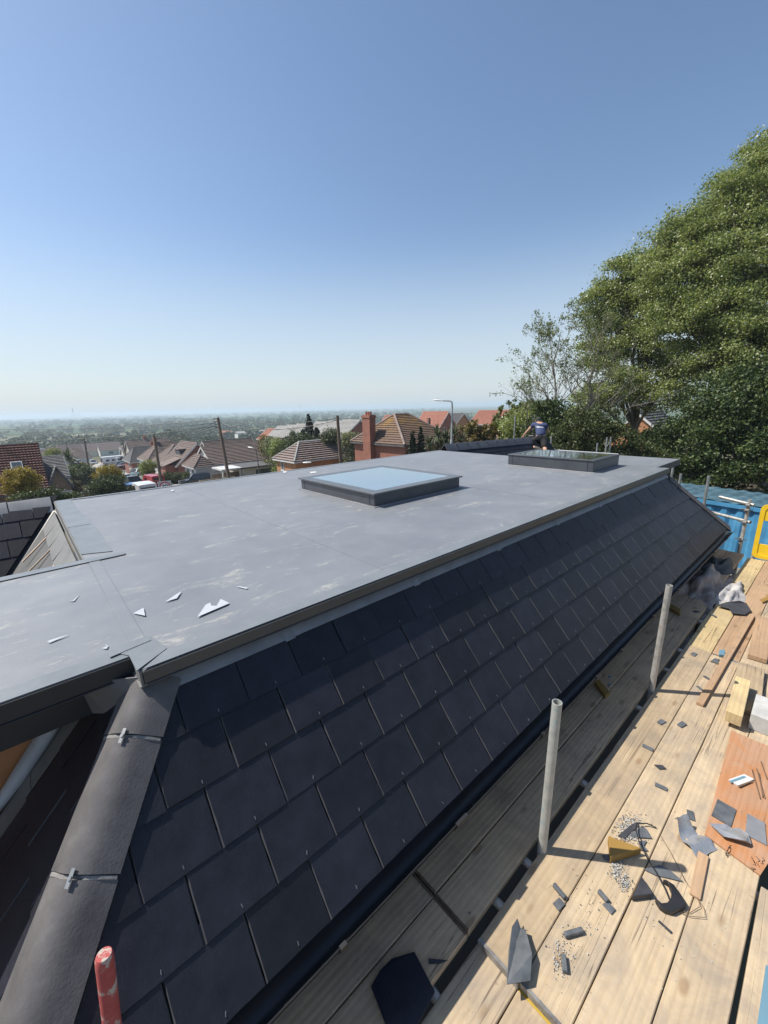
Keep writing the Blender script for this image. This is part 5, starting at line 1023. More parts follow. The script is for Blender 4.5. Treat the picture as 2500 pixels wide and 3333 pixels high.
def street_lamp(label, base, top, head, mt='lamp_grey', r=.06):
    b, t, h = Vector(base), Vector(top), Vector(head); e = empty('street_lamp', b, 0, label, 'street lamp', 'street lamps'); t -= b; h -= b
    mb = MB(); m_ = t * .62; mb.tube([Vector(), m_, m_ + Vector((0,0,.02)), t - Vector((0, 0, .18))], [r * 1.3, r * 1.25, r * .9, r * .8], 10); mb.build('column', MATS[mt], e, smooth=40)
    d = (h - t); mb = MB(); mb.tube([t - Vector((0, 0, .2)), t + d * .02 - Vector((0, 0, .06)), t + d * .08, t + d * .7], r * .6, 8); mb.build('arm', MATS[mt], e, smooth=60)
    mb = MB(); dd = d.normalized(); c = h; secs = []
    for q, w_, hh in ((-.05, .03, .02), (.05, .11, .05), (.35, .13, .06), (.62, .06, .04)): s = dd.cross(Vector((0, 0, 1))).normalized(); P = c - dd * q * 1.0; secs.append([P + s * w_ * math.cos(a) + Vector((0, 0, hh * math.sin(a))) for a in np.linspace(0, 2*math.pi, 11)[:-1]])
    mb.loft(secs); mb.build('lantern', MATS['lamp_white'], e, smooth=50)
    mb = MB(); P = c - dd * .25; mb.tube([P + Vector((0, 0, .05)), P + Vector((0, 0, .13))], .035, 8); mb.build('photocell', MATS['lamp_white'], e)
lt = dp(1472, 1306, 27.5); lh = dp(1413, 1302, 27.7); street_lamp('tall grey street lamp standing behind the flat roof, near the red houses', (lt.x, lt.y, gh(lt.x, lt.y)), lt, lh, r=.075)
lt = dp(833, 1459, 45); lh = dp(808, 1455, 45.3); street_lamp('dark street lamp with curved arm in front of the broad brown roof', (lt.x + .2, lt.y, gh(lt.x, lt.y)), lt, lh, 'tile_dark', .055)
lt = dp(372, 1491, 92); lh = dp(385, 1489, 92); street_lamp('bent grey street lamp beside the motorhome', (lt.x, lt.y, gh(lt.x, lt.y)), lt, lh, r=.07)
lt = dp(1008, 1505, 33); lh = dp(1003, 1504, 33); street_lamp('small lamp head in front of the hipped bungalow roof', (lt.x, lt.y, gh(lt.x, lt.y)), lt, lt + Vector((-.4, .3, -.0)), 'rust', .05)
# 30 sign on a grey backing board
sc = dp(537, 1584, 34); e = empty('speed_limit_sign', (sc.x, sc.y, gh(sc.x, sc.y)), 0, 'round red ringed thirty speed limit sign on grey backing above the roof edge', 'road sign')
dd = Vector((sc.x, sc.y, 0)).normalized(); e.rotation_euler = (0, 0, math.atan2(dd.y, dd.x) - math.pi / 2); zc = sc.z - e.location.z
mb = MB(); mb.box(-.50, .50, .0, .03, zc - .5, zc + .46); mb.build('backing_board', MATS['lamp_grey'], e, bevel=.01)
def disc(r, y, mt, nm):
    mb = MB(); n = 40; mb.prism([(r * math.cos(2*math.pi*i/n), y, zc + r * math.sin(2*math.pi*i/n)) for i in range(n)], (0, -.006, 0)); mb.build(nm, mt, e)
plain('sign_red', (.50,.02,.03), .4); disc(.40, -.001, MATS['sign_red'], 'red_ring'); disc(.31, -.008, MATS['lamp_white'], 'white_disc')
cu = bpy.data.curves.new('t', 'FONT'); cu.body = '30'; cu.size = .46; cu.align_x = 'CENTER'; cu.align_y = 'CENTER'; cu.extrude = .004; cu.offset = .012; to = bpy.data.objects.new('t', cu); me = bpy.data.meshes.new_from_object(to); bpy.data.objects.remove(to); me.materials.clear(); me.materials.append(MATS['wire_black'])
o = link_mesh('numerals', me, None, e); o.location = (0, -.019, zc); o.rotation_euler = (R_(90), 0, 0)
mb = MB(); mb.tube([(0, .07, 0), (0, .07, zc + .4)], .04, 10); mb.build('post', MATS['lamp_grey'], e, smooth=40)
# fences
def fence(label, a, b, h, n, mt='fence_wood', posts=True, z=None):
    a = Vector((*a, 0)); b = Vector((*b, 0)); e = empty('fence', (a.x, a.y, gh(a.x, a.y)), 0, label, 'fence')
    for i in range(n):
        p, q = a.lerp(b, i / n), a.lerp(b, (i + 1) / n); zp, zq = gh(p.x, p.y) - e.location.z, gh(q.x, q.y) - e.location.z
        mb = MB(); P, Q = p - a, q - a; d = (Q - P).normalized(); s = d.cross(Vector((0, 0, 1)))
        mb.prism([P + d * .03 + Vector((0, 0, zp)), Q - d * .03 + Vector((0, 0, zq)), Q - d * .03 + Vector((0, 0, zq + h)), P + d * .03 + Vector((0, 0, zp + h))], s * .03); mb.build('panel', MATS[mt], e)
        mb = MB(); mb.box(P.x - .05, P.x + .05, P.y - .05, P.y + .05, zp, zp + h + .08); mb.build('post', MATS['concrete_post'], e)
fence('dark timber fence below the round shrub left of the road', (3.0, 50.5), (9.0, 51.5), 1.7, 4)
fence('brown timber fence beside the dormer house', (17.2, 68.0), (20.5, 68.6), 1.8, 2); fence('reddish timber fence beside the leaning pole', (18.9, 57.0), (23.0, 57.5), 1.5, 3)
e = empty('ramp_rail', (16.4, 54, gh(16.4, 54)), 0, 'pale timber post and rail fence in front of the black car', 'fence')
for i in range(5): mb = MB(); mb.box(i * 1.1 - .05, i * 1.1 + .05, -.05, .05, 0, 1.15); mb.build('post', MATS['batten'], e)
for z in (.55, 1.05): mb = MB(); mb.box(-.05, 4.5, -.08, -.05, z, z + .1); mb.build('rail', MATS['batten'], e)

# ================================================================ VEHICLES
def paint(name, c, rough=.28): return plain(name, c, rough, 0, .5, .6)
paint('car_blue', (.06,.20,.55)); paint('car_white', (.74,.75,.76)); paint('car_red', (.42,.02,.03)); paint('car_black', (.012,.013,.016)); paint('car_silver', (.42,.44,.46)); paint('car_darkred', (.20,.03,.03)); paint('car_grey', (.16,.17,.19)); paint('car_teal', (.30,.50,.55))
plain('tyre', (.02,.02,.02), .85); plain('headlight', (.7,.72,.75), .12, 0, .8)
def vehicle(label, pos, heading, kind, col, group='vehicles parked along the street', cat='car'):
    spec = dict(hatch=(4.1, 1.76, 1.48, .86, (.95, 1.55, 3.35, 4.0)), suv=(4.5, 1.86, 1.68, 1.0, (1.25, 1.85, 3.9, 4.4)), van=(5.0, 1.95, 2.05, 1.12, (.75, 1.45, 4.9, 4.98)), small_van=(4.4, 1.85, 1.85, 1.05, (1.0, 1.65, 4.3, 4.38)), pickup=(5.2, 1.88, 1.80, 1.10, (1.45, 2.05, 3.3, 3.6)), camper=(6.6, 2.3, 2.85, 1.15, (.5, .9, 6.5, 6.58)))[kind]
    L, W, H, B, cab = spec; x, y = pos; e = empty({'van': 'parked_van', 'small_van': 'parked_van', 'camper': 'motorhome', 'pickup': 'pickup_truck'}.get(kind, 'parked_car'), (x, y, gh(x, y) + .10), heading, label, cat, group)
    pm = MATS[col]; hw = W / 2; big = kind in ('van', 'small_van', 'camper')
    top = [(0, .55), (.06, .70), (.25, .76), (cab[0], B), (cab[2] + .1, B + .02), (L - .25, B - .02 if not big else B), (L - .05, B - .12), (L, .60)]
    secs = []
    for sx, zt in top:
        k_ = .90 if sx in (0, L) else 1; zb = .30 if sx not in (0, L) else .36; w_ = hw * k_
        secs.append([(L/2 - sx, yy, zz) for yy, zz in ((-w_ * .92, zb), (-w_, zb + .12), (-w_, zt - .14), (-w_ * .95, zt - .03), (-w_ * .6, zt), (w_ * .6, zt), (w_ * .95, zt - .03), (w_, zt - .14), (w_, zb + .12), (w_ * .92, zb))])
    mb = MB(); mb.loft(secs); mb.build('body', pm, e, smooth=35, bevel=.02)
    cs = []; tw = .93 if big else .78
    for sx, zt in ((cab[0], B - .02), (cab[1], H), (cab[2], H - .02), (cab[3], B - .02)):
        wt = hw * (tw if zt > B else .93); cs.append([(L/2 - sx, yy, zz) for yy, zz in ((-hw * .94, B - .03), (-wt, zt), (wt, zt), (hw * .94, B - .03))])
    mb = MB(); mb.loft(cs); mb.build('side_panel' if big else 'glasshouse', pm if big else MATS['car_glass'], e, smooth=30)
    mb = MB(); n_ = 6; secs = []
    for i in range(n_ + 1):
        t = i / n_; sx = cab[1] - .06 + (cab[2] + .08 - cab[1] + .06) * t; hh = .035 * math.sin(math.pi * (.15 + .7 * t)); w_ = hw * tw + .012; secs.append([(L/2 - sx, yy, H - .02 + zz) for yy, zz in ((-w_, -.02), (-w_ * .8, .02 + hh), (0, .03 + hh), (w_ * .8, .02 + hh), (w_, -.02))])
    mb.loft(secs); mb.build('roof', pm, e, smooth=50)
    if big:
        s0, s1 = L/2 - cab[0] + .012, L/2 - cab[1] + .012; mb = MB(); w_ = hw * .84; f = lambda t: (s0 + (s1 - s0) * t, B + (H - B) * t)
        a, b = f(.05), f(.80); mb.prism([(a[0], -w_, a[1]), (a[0], w_, a[1]), (b[0], w_ * .97, b[1]), (b[0], -w_ * .97, b[1])], (.015, 0, .01)); mb.build('windscreen', MATS['car_glass'], e)
        for s in (-1, 1):
            mb = MB(); yy = s * (hw * .945); mb.prism([(L/2 - cab[1] - .05, yy, B + .05), (L/2 - cab[1] - .85, yy, B + .05), (L/2 - cab[1] - .85, yy, H - .35), (L/2 - cab[1] - .15, yy, H - .35)], (0, s * .012, 0)); mb.build('door_window', MATS['car_glass'], e)
        mb = MB(); mb.box(-L/2 - .012, -L/2 + .03, -hw * .75, hw * .75, B + .15, H - .3); mb.build('rear_window', MATS['car_glass'], e)
        if kind == 'camper':
            for s in (-1, 1):
                for q in (1.9, 3.6, 5.2): mb = MB(); yy = s * hw * .945; mb.box(L/2 - q - .45, L/2 - q + .45, min(yy, yy + s * .02), max(yy, yy + s * .02), 1.45, 2.05); mb.build('side_window', MATS['car_glass'], e)
                mb = MB(); yy = s * hw * 1.003; mb.box(-L/2 + .1, L/2 - .5, min(yy, yy + s * .01), max(yy, yy + s * .01), .85, .98); mb.build('side_stripe', MATS['car_grey'], e)
            mb = MB(); mb.loft([[(L/2 - .15, yy, zz) for yy, zz in ((-1.0, 2.0), (-1.0, 2.5), (1.0, 2.5), (1.0, 2.0))], [(L/2 - 1.2, yy, zz) for yy, zz in ((-1.1, 1.95), (-1.1, 2.9), (1.1, 2.9), (1.1, 1.95))]]); mb.build('overcab', pm, e, bevel=.06)
    else:
        for s in (-1, 1):
            for sx0, sx1 in ((cab[0], cab[1]), ((cab[1] + cab[2]) / 2 - .03, (cab[1] + cab[2]) / 2 + .03), (cab[3], cab[2])): mb = MB(); mb.bar((L/2 - sx0, s * hw * .95, B - .02), (L/2 - sx1, s * hw * (tw + .01), H), .07, .05); mb.build('pillar', pm, e)
    if kind == 'pickup':
        for s in (-1, 1): mb = MB(); mb.box(-L/2 + .02, L/2 - cab[3], min(s * hw, s * hw * .9), max(s * hw, s * hw * .9), B - .05, B + .06); mb.build('bed_rail', MATS['black_plastic'], e)
    for wx in (L/2 - .82, -L/2 + .85):
        for s in (-1, 1):
            r = .38 if kind in ('suv', 'pickup', 'camper') else .32; we = MB(); yy = s * (hw - .10); we.tube([(wx, yy - .11, r), (wx, yy + .11, r)], r, 20); wh = we.build('wheel', MATS['tyre'], e, smooth=40, bevel=.02); rm = MB(); rm.tube([(wx, yy + s * .10, r), (wx, yy + s * .118, r)], r * .62, 14); rm.build('rim', MATS['car_silver'], wh, smooth=40)
    for s in (-1, 1):
        mb = MB(); mb.sphere((L/2 - .10, s * hw * .72, .66), .15, 6, 0, (.55, 1.1, .6)); mb.build('headlight', MATS['headlight'], e, smooth=60)
        mb = MB(); mb.box(-L/2 - .01, -L/2 + .06, min(s * hw * .70, s * hw * .93), max(s * hw * .70, s * hw * .93), .68, .84 if not big else 1.2); mb.build('tail_light', MATS['sign_red'], e)
        mb = MB(); mb.bar((L/2 - cab[0] - .45, s * hw, B + .02), (L/2 - cab[0] - .42, s * (hw + .18), B + .05), .10, .12); mb.build('wing_mirror', pm if kind != 'pickup' else MATS['black_plastic'], e)
    mb = MB(); mb.box(L/2 - .04, L/2 + .02, -hw * .5, hw * .5, .42, .62); mb.build('grille', MATS['black_plastic'], e); mb = MB(); mb.box(L/2 + .018, L/2 + .03, -.26, .26, .36, .47); mb.build('number_plate', MATS['lamp_white'], e)
    mb = MB(); mb.box(-L/2 - .03, -L/2 - .005, -.26, .26, .50, .61); mb.build('number_plate', MATS['paint_yellow'], e)
    return e
def V(label, px, py, d, heading, kind, col, cat='car'):
    p = dp(px, py, d); return vehicle(label, (p.x, p.y), R_(heading), kind, col, cat=cat)
V('bright blue hatchback facing the camera at the near end of the road', 432, 1600, 50, -82, 'hatch', 'car_blue')
V('white van with pale roof behind the speed limit sign', 470, 1612, 46, 92, 'small_van', 'car_white', 'van')
V('red post van parked beside the thick grey pole', 497, 1570, 61, 100, 'small_van', 'car_red', 'van')
V('black pickup facing the camera on the road', 430, 1560, 62, -80, 'pickup', 'car_black', 'pickup')
V('white four wheel drive with roof rack behind the black pickup', 405, 1545, 69, -80, 'suv', 'car_white')
V('black estate car with silver bonnet parked by the hedge', 640, 1570, 58, 170, 'suv', 'car_black')
V('white saloon partly behind the golden shrub', 305, 1547, 92, 80, 'hatch', 'car_white')
V('dark red hatchback parked on the right beyond the pickup', 405, 1520, 100, 10, 'hatch', 'car_darkred')
V('black hatchback parked above the dark red one', 408, 1505, 112, 15, 'hatch', 'car_black')
V('grey hatchback half hidden beyond the slim poles', 392, 1500, 122, 20, 'hatch', 'car_grey')
V('pale teal hatchback in the drive by the lime shrub', 457, 1525, 86, 30, 'hatch', 'car_teal')
V('silver car far down the left of the road', 255, 1493, 130, -80, 'hatch', 'car_silver')
V('white car far down the road past the silver one', 250, 1478, 150, -80, 'hatch', 'car_white')
V('pale car in the far street beside a hedge', 298, 1483, 142, -80, 'hatch', 'car_silver')
V('white car nosed in beside the red van', 540, 1536, 66, 190, 'hatch', 'car_white')
V('white motorhome parked across the far end of the road', 372, 1505, 128, 5, 'camper', 'car_white', 'motorhome')
e = empty('wheelie_bin', (dp(592, 1562, 56).x, dp(592, 1562, 56).y, gh(dp(592, 1562, 56).x, dp(592, 1562, 56).y)), 0, 'grey wheelie bin at the end of the clipped hedge', 'bin')
mb = MB(); mb.loft([[(-.26, -.28, .08), (.26, -.28, .08), (.26, .28, .08), (-.26, .28, .08)], [(-.31, -.36, .98), (.31, -.36, .98), (.31, .36, .98), (-.31, .36, .98)]]); mb.build('body', MATS['tile_dark'], e); mb = MB(); mb.box(-.34, .34, -.40, .40, .98, 1.08); mb.build('lid', MATS['black_plastic'], e, bevel=.02)
for s in (-1, 1): mb = MB(); mb.tube([(s * .28 - .03, .30, .1), (s * .28 + .03, .30, .1)], .1, 12); mb.build('wheel', MATS['tyre'], e)
e2 = empty('wheelie_bin', (5.2, 62, gh(5.2, 62)), .3, 'grey green wheelie bin in the shade below the dark hedge', 'bin')
mb = MB(); mb.loft([[(-.26, -.28, .08), (.26, -.28, .08), (.26, .28, .08), (-.26, .28, .08)], [(-.31, -.36, .98), (.31, -.36, .98), (.31, .36, .98), (-.31, .36, .98)]]); mb.build('body', MATS['lamp_grey'], e2); mb = MB(); mb.box(-.34, .34, -.40, .40, .98, 1.08); mb.build('lid', MATS['lamp_grey'], e2, bevel=.02)

# ================================================================ CONTAINER AND RUBBLE
cA, cB = Vector((18.6, 4.9)), Vector((16.6, -4.3)); ce = empty('shipping_container', (17.6, .3, -5.75), math.atan2(cB.y - cA.y, cB.x - cA.x), 'blue corrugated steel container under the trees on the right', 'container')
Lc, Wc, Hc = 10.6, 2.44, 2.5; mb = MB(); pts = []; n = 25
for i in range(n):
    x0 = -Lc/2 + Lc * i / n; st = Lc / n
    for a, b in ((0, 0), (.28, 0), (.5, -.07), (.78, -.07)): pts.append((x0 + st * a, b))
pts.append((Lc/2, 0))
for s in (-1, 1):
    row0 = [(x, s * (Wc/2 + b), .15) for x, b in pts]; row1 = [(x, s * (Wc/2 + b), Hc - .12) for x, b in pts]; k = len(pts); mb = MB(); mb.add(row0 + row1, [(i, i+1, k+i+1, k+i) for i in range(k-1)]); mb.build('corrugated_side', MATS['container_blue'], ce)
for s in (-1, 1): mb = MB(); mb.box(min(s*Lc/2, s*(Lc/2-.05)), max(s*Lc/2, s*(Lc/2-.05)), -Wc/2, Wc/2, .1, Hc); mb.build('end_wall', MATS['container_blue'], ce)
mb = MB(); rr = [(x, Hc + b * .5) for x, b in pts]; k = len(rr); mb.add([(x, -Wc/2 - .02, z) for x, z in rr] + [(x, Wc/2 + .02, z) for x, z in rr], [(i, i+1, k+i+1, k+i) for i in range(k-1)]); mb.build('corrugated_roof', MATS['container_roof'], ce)
for s in (-1, 1): mb = MB(); mb.box(-Lc/2, Lc/2, s * (Wc/2 + .03) - .03, s * (Wc/2 + .03) + .03, Hc - .16, Hc - .04); mb.build('top_rail', MATS['container_blue'], ce); mb = MB(); mb.box(-Lc/2, Lc/2, s * (Wc/2 + .03) - .03, s * (Wc/2 + .03) + .03, 0, .16); mb.build('bottom_rail', MATS['container_blue'], ce)
for sx in (-1, 1):
    for sy in (-1, 1): mb = MB(); mb.box(sx * Lc/2 - .08, sx * Lc/2 + .08, sy * Wc/2 - .08, sy * Wc/2 + .08, 0, Hc + .02); mb.build('corner_post', MATS['container_blue'], ce)
def heap_z(x, y): return 1.9 * math.exp(-(((x - 14.4) / 1.7) ** 2 + ((y - .35) / .95) ** 2)) + 1.3 * math.exp(-(((x - 12.4) / 1.3) ** 2 + ((y + .4) / 1.1) ** 2))
mb = MB(); rg = random.Random(9); n = 30; gx_, gy_ = np.linspace(9.4, 17.0, n + 1), np.linspace(-4.5, 2.6, n + 1)
mb.add([(x, y, gh(x, y) + heap_z(x, y) + .02) for x in gx_ for y in gy_], [(i*(n+1)+j, (i+1)*(n+1)+j, (i+1)*(n+1)+j+1, i*(n+1)+j+1) for i in range(n) for j in range(n)])
for _ in range(5200):
    x, y = rg.uniform(9.3, 16.0), rg.uniform(-3.5, 2.6); s_ = rg.uniform(.02, .11); z = gh(x, y) + heap_z(x, y) + s_ * .2; a = rg.random() * 6.3
    P = [Vector((x + math.cos(a + k * 1.57) * s_ * rg.uniform(.6, 1.2), y + math.sin(a + k * 1.57) * s_ * rg.uniform(.6, 1.2), z)) for k in range(4)]; mb.add(P + [Vector((x + rg.uniform(-.3, .3) * s_, y + rg.uniform(-.3, .3) * s_, z + s_ * rg.uniform(.4, .9)))], [(0, 1, 4), (1, 2, 4), (2, 3, 4), (3, 0, 4)])
finish(mb.build('rubble', MATS['rubble']), 'grey stone rubble on the ground beyond the scaffold', 'rubble', None, 'stuff')

# ================================================================ VEGETATION
def leaf_mesh(name, C, S, rng, mt, up=.4, flat=1.0, aspect=.62):
    n = len(C); nr = rng.normal(0, 1, (n, 3)); nr[:, 2] += up * 1.5; nr /= np.linalg.norm(nr, axis=1, keepdims=True)
    t = rng.normal(0, 1, (n, 3)); t -= nr * (t * nr).sum(1, keepdims=True); t /= np.linalg.norm(t, axis=1, keepdims=True); b = np.cross(nr, t)
    S = np.broadcast_to(np.asarray(S, float), (n,))[:, None] * rng.uniform(.65, 1.3, (n, 1))
    V = np.stack([C - t * S * .5, C + b * S * .5 * aspect + nr * S * .10, C + t * S * .5 - nr * S * .05, C - b * S * .5 * aspect + nr * S * .10], 1).reshape(-1, 3)
    me = bpy.data.meshes.new(name); me.vertices.add(4 * n); me.vertices.foreach_set('co', V.astype(np.float32).ravel()); me.loops.add(4 * n); me.loops.foreach_set('vertex_index', np.arange(4 * n, dtype=np.int32))
    me.polygons.add(n); me.polygons.foreach_set('loop_start', np.arange(0, 4 * n, 4, dtype=np.int32)); me.update(calc_edges=True); me.materials.append(mt); return me
def clumps(lobes, nclump, nleaf, cr, rng, shell=.5, boughs=0, rag=.07):
    """leaf positions gathered in clumps spread through ellipsoid lobes; returns positions and clump centres"""
    L = np.array(lobes, float); vol = L[:, 3] * L[:, 4] * L[:, 5]; pr = vol ** .8; pr /= pr.sum(); idx = rng.choice(len(L), nclump, p=pr)
    d = rng.normal(0, 1, (nclump, 3)); d /= np.linalg.norm(d, axis=1, keepdims=True); r = (shell ** 3 + (1 - shell ** 3) * rng.random((nclump, 1))) ** (1/3) * rng.normal(1, rag, (nclump, 1))
    cc = L[idx, :3] + d * r * L[idx, 3:6]
    if boughs:                                      # pull the clumps together into layered boughs with gaps between
        nb = max(6, nclump // boughs); bi = rng.choice(nclump, nb, replace=False); bc = cc[bi]; D2 = ((cc[:, None, :] - bc[None]) ** 2 * np.array([1, 1, 2.2])).sum(2); j = D2.argmin(1); cc = bc[j] + (cc - bc[j]) * np.array([.74, .74, .45])
    k = rng.poisson(nleaf, nclump) + 3; ii = np.repeat(np.arange(nclump), k)
    off = rng.normal(0, 1, (len(ii), 3)) * cr * np.array([1, 1, .62]); return cc[ii] + off, cc
def limb(mb, a, b, r0, r1, rng, bend=.12, n=5, sides=7):
    a = np.array(a, float); b = np.array(b, float); L = np.linalg.norm(b - a); pts = []; o = rng.normal(0, bend * L, 3)
    for i in range(n + 1):
        t = i / n; pts.append(a + (b - a) * t + o * math.sin(math.pi * t) * .6 + rng.normal(0, .012 * L, 3) * (0 < i < n) + np.array([0, 0, .08 * L * math.sin(math.pi * t)]))
    mb.tube([Vector(p) for p in pts], [r0 + (r1 - r0) * i / n for i in range(n + 1)], sides, False); return pts
def tree(name, label, cat, base, lobes, nclump, nleaf, cr, leaf, mt, bark='bark', tr=.25, seed=0, group=None, shell=.5, up=.4, twigs=5, fork=None, part='crown', cap=None, boughs=0, rag=.07):
    rng = np.random.default_rng(seed); base = np.array(base, float); e = empty(name, base, 0, label, cat, group); LL = [(l[0] - base[0], l[1] - base[1], l[2] - base[2], *l[3:]) for l in lobes]
    P, cc = clumps(LL, nclump, nleaf, cr, rng, shell, boughs, rag)
    if cap is not None: P = P[P[:, 2] < cap - base[2]]
    P = P[P[:, 2] > .02]
    link_mesh(part, leaf_mesh(part, P, leaf, rng, MATS[mt], up), None, e)
    mb = MB(); L = np.array(LL); zc = (L[:, 2] * L[:, 3]).sum() / L[:, 3].sum(); ctr = (L[:, :3] * L[:, 3:4]).sum(0) / L[:, 3].sum(); fk = fork if fork is not None else max(.25 * zc, .2)
    top = np.array([ctr[0] * .35, ctr[1] * .35, fk]); mb.tube([Vector((0, 0, -.3)), Vector(top * .5), Vector(top)], [tr * 1.25, tr, tr * .85], 10, False)
    for l in LL:
        m = np.array(l[:3]); q = limb(mb, top, m, tr * .6, tr * .18, rng, .10)
        sel = cc[np.linalg.norm((cc - m) / np.array(l[3:6]), axis=1) < 1.15]
        for s in sel[:twigs]: limb(mb, q[rng.integers(2, len(q))], s, tr * .16, tr * .03, rng, .12, 4, 5)
    mb.build('trunk', MATS[bark], e, smooth=60, fix=False); return e
def gtree(*a, **k): return tree(*a, **k)
def base_at(x, y): return (x, y, gh(x, y))

# ---- the big trees on the right
def lobes_px(spec):
    """(px, py, depth, radius_x, radius_z) -> ellipsoid lobes"""
    out = []
    for px, py, d, rx, rz in spec: p = dp(px, py, d); out.append((p.x, p.y, p.z, rx, rx, rz))
    return out
b = dp(2480, 1500, 25); tree('sycamore_tree', 'tallest broad leafy tree filling the right edge of the photo', 'tree', base_at(b.x, b.y),
     lobes_px([(2440, 640, 25, 2.6, 2.4), (2350, 700, 25.5, 2.2, 2.0), (2260, 790, 25.5, 2.1, 1.9), (2170, 900, 26, 1.9, 1.7), (2150, 810, 26.5, 1.7, 1.5), (2225, 735, 26, 1.7, 1.5), (2510, 600, 25, 2.6, 2.6), (2560, 560, 26, 3.2, 2.8), (2330, 790, 25, 2.5, 2.2), (2240, 900, 25, 2.2, 2.0), (2420, 900, 24, 3.2, 2.6), (2560, 850, 24, 3.2, 2.8), (2330, 1020, 24, 2.6, 2.0), (2480, 1120, 23, 3.0, 2.0), (2620, 1150, 23, 3.0, 2.6), (2220, 1060, 25, 2.0, 1.7), (2290, 1190, 24.5, 1.5, .9), (2180, 1000, 26, 1.7, 1.5)]),
     2700, 88, .30, .135, 'leaf_sycamore', tr=.36, seed=31, shell=.45, twigs=18, fork=4.5, boughs=8, rag=.15)
b = dp(2090, 1450, 31); tree('sycamore_tree', 'rounded leafy tree left of the tallest one', 'tree', base_at(b.x, b.y),
     lobes_px([(2080, 960, 31, 2.0, 1.8), (2085, 870, 30, 1.7, 1.5), (2010, 900, 30.5, 1.5, 1.4), (1950, 990, 30.5, 1.4, 1.4), (2120, 930, 30.5, 1.9, 1.6), (1990, 960, 31, 1.5, 1.4), (2000, 1040, 31, 2.0, 2.0), (1960, 1150, 31, 1.9, 1.8), (2120, 1110, 30, 2.4, 2.1), (2010, 1250, 30, 2.2, 1.7), (2160, 1270, 29, 2.2, 1.5), (1930, 1290, 30, 1.6, 1.2), (2190, 1190, 30, 1.6, 1.0)]),
     1150, 82, .31, .145, 'leaf_sycamore', tr=.20, seed=32, shell=.4, twigs=18, fork=3.5, boughs=8, rag=.15)
b = dp(2300, 1480, 22); tree('ivy_bank', 'dark ivy covered thicket behind the blue container', 'thicket', base_at(b.x, b.y),
     lobes_px([(2130, 1470, 24, 1.5, 1.3), (2230, 1440, 22.5, 1.9, 1.9), (2340, 1330, 22.5, 2.0, 2.1), (2430, 1350, 21.5, 2.2, 2.2), (2380, 1490, 21.5, 2.0, 1.5), (2250, 1540, 21.5, 1.6, 1.2), (2500, 1480, 21, 2.2, 2.0), (2600, 1400, 21, 2.4, 2.6), (2480, 1260, 22.5, 2.2, 1.6)]),
     1300, 62, .27, .15, 'leaf_ivy', tr=.18, seed=33, shell=.6, boughs=7, rag=.12, up=.2, twigs=6, fork=1.0)
b = dp(1900, 1470, 21); tree('privet_hedge', 'dense dark rounded hedge behind the scaffold poles', 'hedge', base_at(b.x, b.y),
     lobes_px([(1850, 1430, 21, .95, .95), (1930, 1420, 21, 1.05, 1.0), (2000, 1440, 21, .95, .85), (1890, 1380, 21.5, .9, .8), (1965, 1370, 21.5, .9, .7), (2060, 1475, 21.5, .9, .6), (2120, 1500, 21.5, .9, .6), (1850, 1500, 21, 1.2, .9), (1950, 1500, 21, 1.2, .9), (2040, 1530, 21, 1.2, .9)]),
     520, 60, .17, .12, 'leaf_hedge', tr=.12, seed=34, shell=.78, up=.2, fork=.6)
b = dp(1795, 1440, 24); tree('evergreen_shrub', 'dark evergreen shrub rising behind the kneeling man', 'shrub', base_at(b.x, b.y), lobes_px([(1800, 1360, 24, .95, 1.1), (1760, 1400, 24, .9, .9), (1830, 1400, 24, .9, 1.0), (1790, 1460, 24, 1.4, 1.1)]), 260, 55, .22, .15, 'leaf_ivy', tr=.12, seed=35, shell=.7, fork=.8)
b = dp(1715, 1440, 26); tree('elder_shrub', 'fresh green leafy shrub left of the kneeling man', 'shrub', base_at(b.x, b.y), lobes_px([(1690, 1390, 26, .95, .8), (1740, 1350, 26.5, .95, .7), (1710, 1430, 26, 1.1, .8)]), 170, 50, .25, .16, 'leaf_sycamore', tr=.09, seed=36, shell=.6, fork=.8)
def sparse_tree(name, label, px, py, d, H, spread, seed, leaf=.105, mt='leaf_fresh', n1=15, lean=0, dens=1.0, ntuft=5):
    rng = np.random.default_rng(seed); p = dp(px, py, d); base = np.array(base_at(p.x, p.y)); e = empty(name, base, 0, label, 'tree', 'sparse young trees'); mb = MB(); tips = []
    tp = np.array([lean, 0, H]); tr = limb(mb, (0, 0, -.2), tp, .13, .02, rng, .03, 10, 8)
    def grow(p, d, L, r, lev):
        if lev == 0 or L < .25: tips.append(p); return
        q = p + d * L; pts = limb(mb, p, q, r, r * .45, rng, .09, 4, 5); tips.extend([np.array(x) for x in pts[3:]])
        for _ in range(rng.integers(3, 6)):
            dd = d + rng.normal(0, .48, 3); dd[2] += .28; dd /= np.linalg.norm(dd); grow(np.array(pts[rng.integers(2, 5)]), dd, L * rng.uniform(.45, .68), r * .5, lev - 1)
    for i in range(n1):
        t = .22 + .74 * i / n1; a = i * 2.4 + rng.random(); k = tr[min(10, int(t * 10))]; d_ = np.array([math.cos(a), math.sin(a), .75 + .7 * t]); d_ /= np.linalg.norm(d_); grow(np.array(k), d_, spread * (1.15 - .85 * t) * rng.uniform(.7, 1.1), .045 * (1.2 - t), 3)
    mb.build('trunk', MATS['bark_grey'], e, smooth=60, fix=False); T = np.array(tips); T = T[rng.random(len(T)) < dens]; T = np.repeat(T, ntuft, 0) + rng.normal(0, .085, (len(T) * ntuft, 3)); link_mesh('crown', leaf_mesh('crown', T, leaf, rng, MATS[mt], .5), None, e)
sparse_tree('budding_tree', 'slender nearly bare tree with new leaves, left of the leafy trees', 1805, 1440, 25, 9.8, 4.3, 41, dens=.5, n1=24, lean=-.3)
